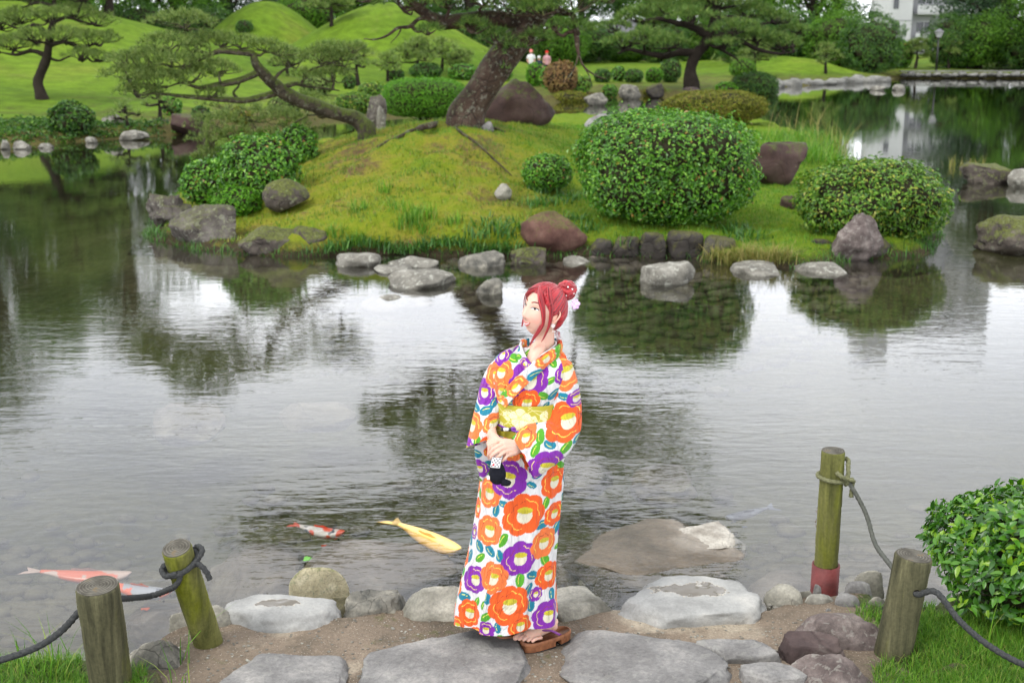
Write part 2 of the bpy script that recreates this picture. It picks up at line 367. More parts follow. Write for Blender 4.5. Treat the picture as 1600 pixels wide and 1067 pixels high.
M['leaf_red'] = leaf_mat('russet_leaf', [(0, (.14, .08, .03)), (.5, (.24, .13, .05)), (1, (.30, .22, .07))], .6, .2)
M['leaf_near'] = leaf_mat('near_shrub_leaf', [(0, (.02, .075, .008)), (.4, (.045, .15, .012)), (.75, (.09, .25, .015)), (1, (.24, .40, .02))], .33, .25, .5)
M['tree_a'] = leaf_mat('broadleaf_dark', [(0, (.016, .05, .010)), (.5, (.036, .10, .014)), (1, (.075, .17, .022))], .5, .2)
M['tree_b'] = leaf_mat('broadleaf_mid', [(0, (.045, .12, .010)), (.5, (.09, .23, .014)), (1, (.17, .35, .022))], .5, .25)
M['tree_c'] = leaf_mat('broadleaf_bluegreen', [(0, (.012, .035, .016)), (.5, (.026, .07, .026)), (1, (.05, .11, .036))], .5, .2)
M['grassb'] = leaf_mat('grass_blade', [(0, (.06, .15, .012)), (.5, (.10, .26, .016)), (.85, (.18, .36, .025)), (1, (.34, .34, .09))], .55, .3)
M['grassy'] = leaf_mat('moss_grass_blade', [(0, (.08, .15, .015)), (.45, (.15, .26, .02)), (.8, (.26, .34, .035)), (.9, (.32, .26, .06)), (1, (.22, .13, .06))], .6, .25)
M['straw'] = leaf_mat('dry_grass_blade', [(0, (.16, .20, .03)), (.5, (.30, .28, .08)), (1, (.42, .34, .13))], .6, .3)
M['sedge'] = leaf_mat('waterside_leaf', [(0, (.03, .09, .018)), (.5, (.06, .17, .03)), (1, (.13, .28, .05))], .45, .3)
M['r_pale'] = rock_mat('pale_stone', (.17, .165, .14), (.32, .31, .27), (.50, .48, .42), moss=.0, cracks=.06, bump=.6, specks=.3, scale=2.6)
M['r_crack'] = rock_mat('cracked_stone', (.28, .26, .18), (.42, .39, .29), (.55, .52, .42), moss=.12, cracks=.18, bump=.8, specks=.15, scale=5.5, lich=.3)
M['r_grey'] = rock_mat('grey_stone', (.16, .155, .15), (.26, .255, .245), (.40, .385, .36), cracks=.07, bump=.95, specks=.5, scale=2.4, lich=.15, rough=.75)
M['r_rough'] = rock_mat('rough_grey_stone', (.10, .10, .09), (.24, .23, .2), (.46, .44, .37), cracks=.4, bump=.8, specks=.25, scale=4.0)
M['r_shore'] = rock_mat('shore_stone', (.13, .125, .11), (.24, .23, .2), (.42, .41, .37), cracks=.08, bump=.6, specks=.3, scale=2.0, lich=.6)
M['r_purple'] = rock_mat('purple_brown_rock', (.06, .045, .042), (.11, .08, .075), (.19, .15, .135), cracks=.3, bump=.6, specks=.3, scale=1.5, lich=.08)
M['r_purp2'] = rock_mat('speckled_purple_rock', (.09, .07, .065), (.19, .16, .148), (.38, .34, .31), cracks=.1, bump=.9, specks=.7, scale=3.2, lich=.25)
M['r_bg'] = rock_mat('brown_grey_rock', (.06, .05, .043), (.14, .125, .11), (.30, .28, .25), cracks=.2, bump=1.0, specks=.3, scale=1.8, lich=.5, moss=.08, mossc=(.07, .08, .012))
M['r_maroon'] = rock_mat('maroon_brown_rock', (.05, .03, .027), (.10, .06, .052), (.15, .105, .09), cracks=.2, bump=.5, specks=.1, scale=.8, moss=.03)
M['r_mossy'] = rock_mat('mossy_rock', (.06, .05, .042), (.13, .11, .095), (.27, .24, .2), moss=.32, mossc=(.08, .095, .012), cracks=.4, bump=.8, lich=.5, scale=1.3)
M['r_dark'] = rock_mat('dark_wet_rock', (.035, .03, .025), (.07, .06, .05), (.13, .12, .1), moss=.25, mossc=(.07, .07, .015), cracks=.4, bump=.8, scale=1.3, rough=.7)
M['r_red'] = rock_mat('reddish_mossy_rock', (.10, .05, .04), (.18, .10, .08), (.26, .17, .13), moss=.12, mossc=(.09, .10, .02), cracks=.1, bump=.9, scale=2.0)
M['r_sub'] = rock_mat('submerged_rock', (.11, .095, .08), (.21, .18, .155), (.35, .31, .27), cracks=.06, bump=.6, specks=.1, scale=1.2, rough=.5)
M['r_subo'] = rock_mat('algae_rock', (.10, .085, .06), (.19, .16, .12), (.38, .35, .30), cracks=.03, bump=1.0, specks=.1, scale=1.2, rough=.4)
M['r_white'] = rock_mat('white_lichen_rock', (.20, .18, .15), (.38, .36, .32), (.55, .53, .48), cracks=.15, bump=.8, specks=.1, scale=3.5)

# ================================================================== terrain helpers
def poly_sd(P, poly):
    poly = np.asarray(poly); d = np.full(len(P), 1e9); ins = np.zeros(len(P), bool)
    for k in range(len(poly)):
        a, b = poly[k], poly[(k + 1) % len(poly)]; ab = b - a
        t = np.clip(((P - a) @ ab) / (ab @ ab + 1e-12), 0, 1); d = np.minimum(d, np.linalg.norm(P - a - t[:, None] * ab, axis=1))
        c = ((a[1] > P[:, 1]) != (b[1] > P[:, 1])); x = (b[0] - a[0]) * (P[:, 1] - a[1]) / (b[1] - a[1] + 1e-12) + a[0]; ins ^= c & (P[:, 0] < x)
    return np.where(ins, d, -d)
def wpoly(px, z=WZ): return [tuple(G(x, y, z)[:2]) for x, y in px]
def grid_xy(xs, ys):
    X, Y = np.meshgrid(xs, ys); return X.ravel(), Y.ravel()
def terrain(name, xs, ys, hf, mat, kind='structure'):
    X, Y = grid_xy(xs, ys); Z = hf(X, Y); mb = MB(); mb.add(np.stack([X, Y, Z], 1), grid_faces(len(xs), len(ys)))
    o = mb.build(name, mat); o['kind'] = kind; return o
def nonlin(a, b, n, dense, p=2.0):
    t = np.linspace(-1, 1, n); return t
# ---- lawn material (near island, richer)
m = NT('island_turf', .95, .1)
n1, n2, n3 = m.noise(.9, 5, .6), m.noise(6, 6, .7), m.noise(45, 4, .7)
c = m.ramp(m.math('ADD', m.math('MULTIPLY', n1, .65), m.math('MULTIPLY', n2, .35)), [(.32, (.17, .29, .02)), (.44, (.24, .30, .02)), (.53, (.32, .31, .04)), (.60, (.20, .14, .06)), (.66, (.12, .075, .045))])
pos = m.sep(m.co)
lawn = m.ramp(n2, [(.3, (.13, .22, .014)), (.7, (.20, .30, .02))])
fac = m.ramp(m.math('ADD', m.math('MULTIPLY', pos[0], .25), m.math('MULTIPLY', n1, .9)), [(.42, 0.0), (.8, 1.0)])
c = m.mix(fac, c, lawn); c = m.mix(.6, c, m.ramp(n3, [(.3, .35), (.7, 1.0)]), 'MULTIPLY')
c = m.mix(m.ramp(m.math('ADD', pos[2], m.math('MULTIPLY', m.math('SUBTRACT', n2, .5), .25)), [(WZ + .03 if False else 0.0, 0.0)]) if False else m.ramp(m.math('ADD', m.math('ADD', pos[2], .5), m.math('MULTIPLY', m.math('SUBTRACT', n2, .5), .3)), [(.36, 1.0), (.46, 0.0)]), c, m.ramp(n3, [(.3, (.03, .025, .015)), (.7, (.09, .07, .04))]))
m.base(c); m.nrm(m.bump(m.math('ADD', n3, n2), .9, .05)); M['turf'] = m.m
m = NT('far_lawn', .95, .1); n1, n2, n3 = m.noise(.12, 4), m.noise(1.6, 5, .6), m.noise(9, 4, .7)
c = m.ramp(n1, [(.35, (.10, .19, .012)), (.55, (.15, .25, .016)), (.72, (.20, .25, .03))]); c = m.mix(m.ramp(m.noise(.35, 5, .7), [(.56, 0.0), (.70, .55)]), c, (.17, .16, .05)); c = m.mix(.8, c, m.ramp(n2, [(.3, .45), (.65, 1.0)]), 'MULTIPLY'); c = m.mix(.5, c, m.ramp(n3, [(.3, .5), (.7, 1.0)]), 'MULTIPLY')
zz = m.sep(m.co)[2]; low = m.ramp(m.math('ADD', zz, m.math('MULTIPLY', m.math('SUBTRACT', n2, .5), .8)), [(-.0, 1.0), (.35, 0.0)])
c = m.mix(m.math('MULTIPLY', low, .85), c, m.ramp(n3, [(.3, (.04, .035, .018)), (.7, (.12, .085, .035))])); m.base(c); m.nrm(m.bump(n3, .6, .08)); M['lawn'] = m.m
m = NT('pond_bed', .8, .2); n1, n2, n3 = m.noise(.8, 5), m.noise(9, 5, .65), m.voro(9)
c = m.ramp(m.math('ADD', m.math('MULTIPLY', n1, .5), m.math('MULTIPLY', n2, .5)), [(.35, (.06, .055, .025)), (.5, (.12, .11, .055)), (.62, (.19, .165, .10))])
c = m.mix(.5, c, m.ramp(n3, [(.0, 1.0), (.45, .55)]), 'MULTIPLY'); m.base(c); m.nrm(m.bump(n3, .8, .04)); M['bed'] = m.m
# ---- near path (sandy mortar)
m = NT('path_mortar', .85, .25); n1, n2, n3, n4 = m.noise(1.1, 5), m.noise(7, 5, .6), m.noise(60, 5, .75), m.voro(80)
c = m.ramp(n1, [(.30, (.10, .08, .06)), (.42, (.16, .125, .09)), (.56, (.23, .18, .13)), (.62, (.42, .36, .27)), (.7, (.46, .40, .31))]); c = m.mix(m.ramp(m.noise(4, 6, .7), [(.52, 0.0), (.66, .6)]), c, (.075, .065, .045)); c = m.mix(m.ramp(m.noise(2.7, 6, .75), [(.60, 0.0), (.68, .7)]), c, (.09, .10, .03))
c = m.mix(.6, c, m.ramp(n3, [(.3, .45), (.62, 1.0)]), 'MULTIPLY'); c = m.mix(m.ramp(n4, [(.12, .7), (.25, 0.0)]), c, m.ramp(m.voro(80, out='Color'), [(.2, (.07, .06, .05)), (.6, (.5, .44, .36))]))
ps = m.sep(m.co); gr = m.ramp(m.math('ADD', m.math('ABSOLUTE', m.math('ADD', ps[0], .05)), m.math('MULTIPLY', n2, .25)), [(0.0, 0.0)]) if False else None
gr = m.ramp(m.math('ADD', m.math('ABSOLUTE', m.math('SUBTRACT', ps[0], .02)), m.math('MULTIPLY', m.math('SUBTRACT', n2, .5), .25)), [(0.0, 0.0), (.1, 1.0)]) if False else m.math('GREATER_THAN', m.math('ADD', m.math('ABSOLUTE', m.math('ADD', ps[0], .03)), m.math('MULTIPLY', m.math('SUBTRACT', n2, .5), .3)), 1.68)
c = m.mix(gr, c, m.ramp(n3, [(.3, (.03, .04, .012)), (.7, (.08, .10, .03))]))
m.base(c); m.nrm(m.bump(m.math('ADD', m.math('MULTIPLY', n2, 1.2), m.math('ADD', m.math('MULTIPLY', n3, .5), m.math('MULTIPLY', n4, -.6))), .55, .02)); M['path'] = m.m
# ---- water
wm = bpy.data.materials.new('pond_water'); wm.use_nodes = True; t = wm.node_tree; t.nodes.clear()
class _W(NT):
    def __init__(s): pass
w = _W(); w.m = wm; w.t = t; w.out = t.nodes.new('ShaderNodeOutputMaterial'); w.tc = t.nodes.new('ShaderNodeTexCoord'); w.co = w.tc.outputs['Object']
RINGS = [G(160, 850, WZ), G(1110, 790, WZ), G(640, 780, WZ)]
def ringwave(c, k, reach, amp):
    d = t.nodes.new('ShaderNodeVectorMath'); d.operation = 'DISTANCE'; w.L(w.co, d.inputs[0]); d.inputs[1].default_value = tuple(c)
    dd = w.math('ADD', d.outputs['Value'], w.math('MULTIPLY', w.noise(2.5, 2), .12))
    s = w.math('SINE', w.math('MULTIPLY', dd, k)); f = w.ramp(w.math('DIVIDE', d.outputs['Value'], reach), [(0.0, 1.0), (1.0, 0.0)])
    return w.math('MULTIPLY', w.math('MULTIPLY', s, f), amp)
v1 = w.mapv((1.0, 3.2, 1), rot=(0, 0, .12)); v2 = w.mapv((2.2, 6.0, 1), rot=(0, 0, -.2)); v3 = w.mapv((1, 1.7, 1), rot=(0, 0, .5))
hh = w.math('ADD', w.math('MULTIPLY', w.noise(1.5, 3, .55, v1, .6), .9), w.math('MULTIPLY', w.noise(3.4, 2, .5, v2, .4), .32))
hh = w.math('ADD', hh, w.math('MULTIPLY', w.noise(5.0, 2, .5, v3, 1.0), .10))
calm = w.ramp(w.noise(.22, 2, .5, w.mapv((1, 1.5, 1))), [(.38, .35), (.62, 1.0)])
hh = w.math('MULTIPLY', hh, calm)
hh = w.math('MULTIPLY', hh, w.ramp(w.math('DIVIDE', w.sep(w.co)[1], 30.0), [(.22, 1.0), (.42, .55), (.75, .22), (1.0, .16)]))
for q, (k, rr, am) in enumerate([(46, .95, .06), (38, .7, .05), (50, .5, .03)]): hh = w.math('ADD', hh, ringwave(RINGS[q], k, rr, am))
bn = w.bump(hh, WAVE if 'WAVE' in globals() else .19, .03)
fr = t.nodes.new('ShaderNodeFresnel'); fr.inputs[0].default_value = 1.33; w.L(bn, fr.inputs['Normal'])
tr = t.nodes.new('ShaderNodeBsdfTransparent'); tr.inputs[0].default_value = (.96, .97, .95, 1)
di = t.nodes.new('ShaderNodeBsdfDiffuse'); di.inputs[0].default_value = (.13, .13, .10, 1)
gl = t.nodes.new('ShaderNodeBsdfGlossy'); gl.inputs['Roughness'].default_value = .012; gl.inputs['Color'].default_value = (1, 1, 1, 1); w.L(bn, gl.inputs['Normal'])
x1 = t.nodes.new('ShaderNodeMixShader'); x1.inputs[0].default_value = .05; w.L(tr.outputs[0], x1.inputs[1]); w.L(di.outputs[0], x1.inputs[2])
x2 = t.nodes.new('ShaderNodeMixShader'); w.L(w.math('MULTIPLY', fr.outputs[0], 1.25, True), x2.inputs[0]); w.L(x1.outputs[0], x2.inputs[1]); w.L(gl.outputs[0], x2.inputs[2]); w.L(x2.outputs[0], w.out.inputs[0])
va = t.nodes.new('ShaderNodeVolumeAbsorption'); va.inputs[0].default_value = (.62, .66, .45, 1); va.inputs[1].default_value = .85; w.L(va.outputs[0], w.out.inputs[1])
wb = MB(); box(wb, (0, 75.5, WZ - 1.5), (320, 149, 3.0)); wo = wb.build('water', wm, smooth=False); wo['kind'] = 'structure'

# ================================================================== ground sheets
NEAR = wpoly([(-900, 1040), (-100, 1042), (60, 1040), (190, 1022), (262, 985), (350, 962), (450, 955), (540, 958), (625, 952), (760, 952), (860, 948), (960, 948), (1180, 950), (1205, 940), (1310, 925), (1375, 925), (1400, 955), (1450, 950), (1560, 900), (1750, 840), (2300, 800)], -.04) + [(8, 0), (8, -6), (-8, -6), (-8, 3)]
ISL = wpoly([(236, 372), (300, 392), (380, 398), (455, 402), (520, 400), (620, 398), (720, 402), (850, 402), (960, 400), (1080, 403), (1130, 412), (1200, 420), (1290, 422), (1330, 405), (1390, 405), (1445, 398), (1462, 370), (1440, 330), (1400, 290), (1320, 255), (1290, 230), (1180, 205), (1060, 190), (900, 185), (780, 200), (640, 215), (520, 235), (430, 262), (330, 275), (290, 300), (232, 345)])
FARP = wpoly([(-500, 245), (-100, 236), (0, 230), (60, 226), (120, 222), (230, 214), (290, 210), (330, 205), (420, 196), (560, 182), (700, 172), (850, 163), (900, 158), (960, 152), (1010, 150), (1060, 153), (1120, 156), (1165, 150), (1205, 138), (1300, 132), (1392, 128), (1400, 123), (1800, 123), (2600, 123)]) + [(160, 90), (160, 420), (-160, 420), (-160, 40), (-60, 34)]
def bed_h(X, Y):
    P = np.stack([X, Y], 1); s1 = -poly_sd(P, np.array(NEAR)); s2 = -poly_sd(P, np.array(ISL)); s = np.minimum(s1, s2)
    d = WZ - .10 - .75 * (1 - np.exp(-np.maximum(s, 0) / 2.2)); Q = np.stack([X, Y, X * 0], 1)
    return d + .06 * fbm(Q, .9, 3, 3) + .02 * fbm(Q, 5, 2, 5)
terrain('pond_bed', np.linspace(-14, 14, 240), np.linspace(1.5, 45, 300), bed_h, M['bed'])
terrain('deep_pond_bed', np.linspace(-155, 155, 12), np.linspace(3, 149, 8), lambda X, Y: X * 0 + WZ - 1.6, M['bed'])
def near_h(X, Y):
    P = np.stack([X, Y], 1); s = poly_sd(P, np.array(NEAR)); Q = np.stack([X, Y, X * 0], 1)
    h = np.where(s > 0, -0.07 + .07 * sstep(0, .12, s), -0.07 + s * 2.2)
    h = np.maximum(h, WZ - .6); h += np.where(s > .1, .012 * fbm(Q, 3, 4, 11), .02 * fbm(Q, 5, 3, 1))
    side = sstep(1.62, 2.0, X) + sstep(-1.75, -2.0, X) * 1.0
    return h + .03 * np.clip(side, 0, 1)
NX, NY = np.linspace(-4.2, 4.2, 420), np.linspace(2.2, 6.8, 240)
terrain('path', NX, NY, near_h, M['path'])
# island heights through control points seen in the photograph (pixel, pixel, height over the water)
CTRL = [(560, 372, .28), (700, 370, .28), (850, 368, .22), (1000, 372, .22), (1150, 385, .15), (650, 330, .48), (500, 340, .40), (420, 350, .2), (800, 330, .42), (600, 285, .75), (720, 280, .78), (500, 290, .6), (830, 300, .5),
        (600, 240, 1.0), (700, 240, 1.02), (800, 240, .92), (560, 218, 1.05), (640, 205, 1.25), (730, 198, 1.36), (800, 200, 1.25), (870, 200, 1.05), (940, 205, .8), (480, 258, .72), (420, 300, .45), (340, 330, .25), (300, 340, .2),
        (950, 260, .5), (1050, 340, .28), (1160, 350, .24), (1230, 380, .16), (1050, 215, .5), (1180, 240, .36), (1240, 250, .3), (1400, 370, .2), (1300, 330, .25), (1200, 300, .33), (1280, 240, .2), (1000, 190, .55), (1100, 195, .45)]
cw = np.array([[*G(a, b, WZ + z)[:2], z] for a, b, z in CTRL])
cw = np.vstack([cw, [[-1.5, 27.5, .9], [0, 28.5, .8], [-4, 26, .5], [2, 31, .5]]])
def tps(c):
    n = len(c); d = np.linalg.norm(c[:, None, :2] - c[None, :, :2], axis=2); K = np.where(d > 0, d * d * np.log(d + 1e-12), 0) + np.eye(n) * 1.2
    A = np.zeros((n + 3, n + 3)); A[:n, :n] = K; A[:n, n] = 1; A[:n, n + 1:] = c[:, :2]; A[n:, :n] = A[:n, n:].T
    w_ = np.linalg.solve(A, np.concatenate([c[:, 2], [0, 0, 0]]))
    def f(X, Y):
        P = np.stack([X, Y], 1); D = np.linalg.norm(P[:, None] - c[None, :, :2], axis=2); return (D * D * np.log(D + 1e-12)) @ w_[:n] + w_[n] + P @ w_[n + 1:]
    return f
_ish = tps(cw)
def isl_h(X, Y, rough=True):
    X = np.atleast_1d(np.asarray(X, float)); Y = np.atleast_1d(np.asarray(Y, float)); P = np.stack([X, Y], 1); s = poly_sd(P, np.array(ISL)); Q = np.stack([X, Y, X * 0], 1)
    s = s + .12 * fbm(Q, 1.1, 2, 4)
    h = np.clip(_ish(X, Y), .12, 1.5)
    edge = sstep(-.05, .38, s); z = WZ + np.where(s > -.05, h * (.25 + .75 * edge) * sstep(-.3, .12, s) - .05 * (1 - edge), -.05) + np.minimum(s + .05, 0) * 1.3
    if rough: z = z + (.045 * fbm(Q, 1.6, 3, 8) + .032 * fbm(Q, 5, 4, 9)) * sstep(0, .3, s)
    return z
terrain('island', np.linspace(-7.8, 8.4, 300), np.linspace(14.2, 37, 320), isl_h, M['turf'])
def IG(px, py):
    """point of the island surface under a photo pixel"""
    Ds = np.linspace(14.6, 36, 700); d = ray(px, py); T = Ds / d[1]; Z = CAMH + T * d[2]; H_ = isl_h(T * d[0], Ds, False); k = np.argmax(Z < H_) if (Z < H_).any() else int(np.argmin(Z - H_))
    return np.array([T[k] * d[0], Ds[k], H_[k]])
HILLS = [(430, 8, 88, 98, 9, 9), (612, 8, 80, 150, 8.5, 8), (40, 8, 66, 330, 16, 13), (300, 62, 62, 170, 8, 9), (1225, 82, 88, 90, 6, 6), (520, 95, 66, 120, 5, 6), (1120, 92, 100, 90, 6, 8)]
def far_h(X, Y):
    P = np.stack([X, Y], 1); s = poly_sd(P, np.array(FARP)); Q = np.stack([X, Y, X * 0], 1)
    h = .30 * sstep(0, .8, s) + np.clip(s, 0, 40) * .012 + .1 * sstep(3, 10, s); top = h.copy(); add = X * 0
    for px, py, D, hw, ry, _ in HILLS:
        cx = (px - 800) / FPX * D; zt = 2.77 + (60 - py) / FPX * D; rx = hw / FPX * D
        add = np.maximum(add, (zt - .7) * np.exp(-((X - cx) / rx) ** 2 - ((Y - D) / ry) ** 2))
    h = h + add * sstep(0, 5, s)
    z = WZ + np.where(s > 0, h, s * .8) + .05 * fbm(Q, .5, 3, 2) * sstep(0, 2, s)
    return np.maximum(z, WZ - 1.5)
fx = np.concatenate([np.linspace(-150, -42, 14), np.linspace(-40, 42, 330), np.linspace(44, 150, 14)]); fy = np.concatenate([np.linspace(30, 120, 330), np.linspace(123, 410, 20)])
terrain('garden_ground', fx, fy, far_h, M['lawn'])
def FG(px, D):
    x = (px - 800) / FPX * D; return np.array([x, D, float(far_h(np.array([x]), np.array([D]))[0])])
def FGp(px, py):
    """first point of the far ground under a photo pixel"""
    Ds = np.linspace(31, 140, 900); d = ray(px, py); T = Ds / d[1]; Z = CAMH + T * d[2]; H_ = far_h(T * d[0], Ds); k = np.argmax(Z < H_) if (Z < H_).any() else 899
    return np.array([T[k] * d[0], Ds[k], H_[k]])
terrain('ground', np.linspace(-1500, 1500, 6), np.array([405., 800, 2000]), lambda X, Y: X * 0 + .4, M['lawn'])
# ================================================================== trees, pines, shrubs
def tufts(mb, P, N, L, nn, w, r, spread=.75):
    n = len(P); Pn = np.repeat(P, nn, 0); Nn = np.repeat(N, nn, 0) + r.normal(0, spread, (n * nn, 3)); Nn[:, 2] += .15
    Nn /= np.linalg.norm(Nn, axis=1)[:, None] + 1e-9; S = np.cross(Nn, r.normal(0, 1, Nn.shape)); S /= np.linalg.norm(S, axis=1)[:, None] + 1e-9
    l = (L * r.uniform(.6, 1.15, n * nn))[:, None]
    V = np.stack([Pn - S * w / 2, Pn + S * w / 2, Pn + Nn * l], 1).reshape(-1, 3)
    # one tuft = one connected blade fan for colour: share nothing, colours vary per needle
    mb.add(V, np.arange(len(V)).reshape(-1, 3))
def pad(nb, tb, c, rx, rz, dens, L, nn, w, r, anchor=None, tw=.02, ry=None, twn=7, droop=.3):
    ry = ry or rx; n = int(dens * rx * ry * 3.2); a = r.uniform(0, 2 * np.pi, n); q = np.sqrt(r.random(n))
    lob = 1 + .22 * np.sin(a * 3 + r.uniform(0, 6)) + .12 * np.sin(a * 5 + r.uniform(0, 6)); x = np.cos(a) * q * lob; y = np.sin(a) * q * lob
    dome = np.sqrt(np.clip(1 - np.minimum(q, 1) ** 2, 0, 1)); clump = .5 + .5 * vnoise(np.stack([x * rx * 2.2 + c[0] * 3, y * ry * 2.2, x * 0 + c[2]], 1), 5)
    z = dome * (.45 + .55 * r.random(n)) - droop * q ** 2 * r.random(n) + .3 * (clump - .5)
    keep = r.random(n) < .35 + .9 * clump
    P = np.stack([c[0] + x * rx, c[1] + y * ry, c[2] + z * rz], 1)[keep]; N = np.stack([x * .8, y * .8, .7 + 0 * z], 1)[keep]
    tufts(nb, P, N, L, nn, w, r)
    if tb is not None:
        for k in range(twn):
            if len(P) == 0: break
            e = P[r.integers(len(P))]; s = np.array(c) - [0, 0, rz * .35]; m_ = (s + e) / 2 + r.normal(0, .12 * rx, 3) * [1, 1, .4]; m_[2] -= .06 * rx
            tube(tb, [s, (s + m_) / 2 + r.normal(0, .05 * rx, 3), m_, e], [tw, tw * .8, tw * .55, tw * .25], 5, 8, caps=False)
        if anchor is not None:
            s, e = np.array(anchor), np.array(c) - [0, 0, rz * .3]; d = np.linalg.norm(e - s)
            tube(tb, [s, s * .65 + e * .35 + r.normal(0, .09 * d, 3), s * .3 + e * .7 + r.normal(0, .07 * d, 3), e], [tw * 1.8, tw * 1.5, tw * 1.2, tw * .9], 6, 12, caps=False)
def pine(name, base, trunk, tr, limbs, pads, nmat, bmat, label, L=.11, nn=10, w=.012, dens=60, tw=.02, seed=0, cat='pine tree', group=None, rough=.18, twn=7, sides=12):
    r = np.random.default_rng(seed); e = empty(name, base, label, cat, group)
    tb = MB(); tube(tb, trunk, tr, sides, 50, rough=rough, seed=seed)
    tb.build('trunk', bmat, e)
    lb = MB(); allp = [spline(trunk, 30)[12:]]
    for pts, rad in limbs:
        pts = np.asarray(pts, float); tube(lb, pts, rad, 8, max(10, 7 * len(pts)), rough=rough * .7, seed=seed + 1); allp.append(spline(pts, 24))
    A = np.concatenate(allp); nb = MB()
    for p in pads:
        c = np.array(p[:3]); k = np.argmin(np.linalg.norm(A - c, axis=1) + .5 * np.maximum(A[:, 2] - c[2], 0))
        pad(nb, lb, c, p[3], p[4], dens, L, nn, w, r, anchor=A[k], tw=tw, twn=twn)
    if lb.v: lb.build('branch', bmat, e, kind='stuff')
    nb.build('needles', nmat, e, smooth=False, kind='stuff')
    return e
def autopine(base, h, wd, seed, label, group=None, nmat='needles_pale', lean=.15, npads=8, L=.22, dens=14, name='pine_tree', w=.04):
    r = np.random.default_rng(seed); base = np.array(base); a = r.uniform(0, 6.28)
    tr = [base, base + [lean * h * .4 * math.cos(a), lean * h * .4 * math.sin(a), h * .35], base + [lean * h * math.cos(a) * .2, 0, h * .6], base + [lean * h * math.cos(a) * .7, 0, h * .86]]
    pads = []
    for k in range(npads):
        t = k / (npads - 1); q = a + k * 2.4; rr = wd * .5 * (1 - t) ** .6 * .75; pads.append((*(base + [rr * math.cos(q) + lean * h * t * .4 * math.cos(a), rr * math.sin(q), h * (.42 + .53 * t)]), wd * r.uniform(.22, .32), wd * .11))
    return pine(name, base, tr, [h * .045 + .03, h * .035 + .02, h * .03, h * .012], [], pads, M[nmat], M['bark_far'], label, L=L, nn=9, w=w, dens=dens, tw=.03, seed=seed, group=group, twn=4, sides=8)
def broadleaf(name, base, h, R_, seed, mat, label, leaf=.21, n=5200, low=.12, group='tall trees behind the garden', cat='tree'):
    r = np.random.default_rng(seed); e = empty(name, base, label, cat, group); base = np.array(base)
    tb = MB(); tube(tb, [base - [0, 0, .3], base + [.1, 0, h * .3], base + [r.normal(0, .3), r.normal(0, .3), h * .8]], [h * .028, h * .02, h * .006], 8, 14, rough=.15)
    C = []
    for k in range(15):
        t = (k + .5) / 15; zc = h * (low + .12 + t * (.83 - low)); rr = R_ * (math.sin(math.pi * min(1, .22 + t * .78)) ** .6) * r.uniform(.45, .72); q = r.uniform(0, 6.28)
        c = base + [rr * math.cos(q), rr * math.sin(q), zc]; C.append((c, R_ * r.uniform(.36, .54) * (1 - .3 * t)))
        tube(tb, [base + [0, 0, zc * .55], (base + [0, 0, zc * .7] + c) / 2, c], [.012 * h, .008 * h, .004 * h], 5, 8, caps=False)
    tb.build('trunk', M['bark_far'], e)
    lb = MB(); m_ = n // 15
    for c, q in C:
        d = sph_dirs(m_, r); f = 1 + .3 * fbm(d, 2.5, 3, seed + int(c[2] * 3)); s = (1 - .45 * r.random(m_) ** 1.5)
        P = c + d * (q * f * s)[:, None] * [1, 1, .72]; leaves(lb, P, d, leaf, .7, r=r, up=.3, spread=1.1)
    lb.build('crown', mat, e, smooth=False, kind='stuff'); return e
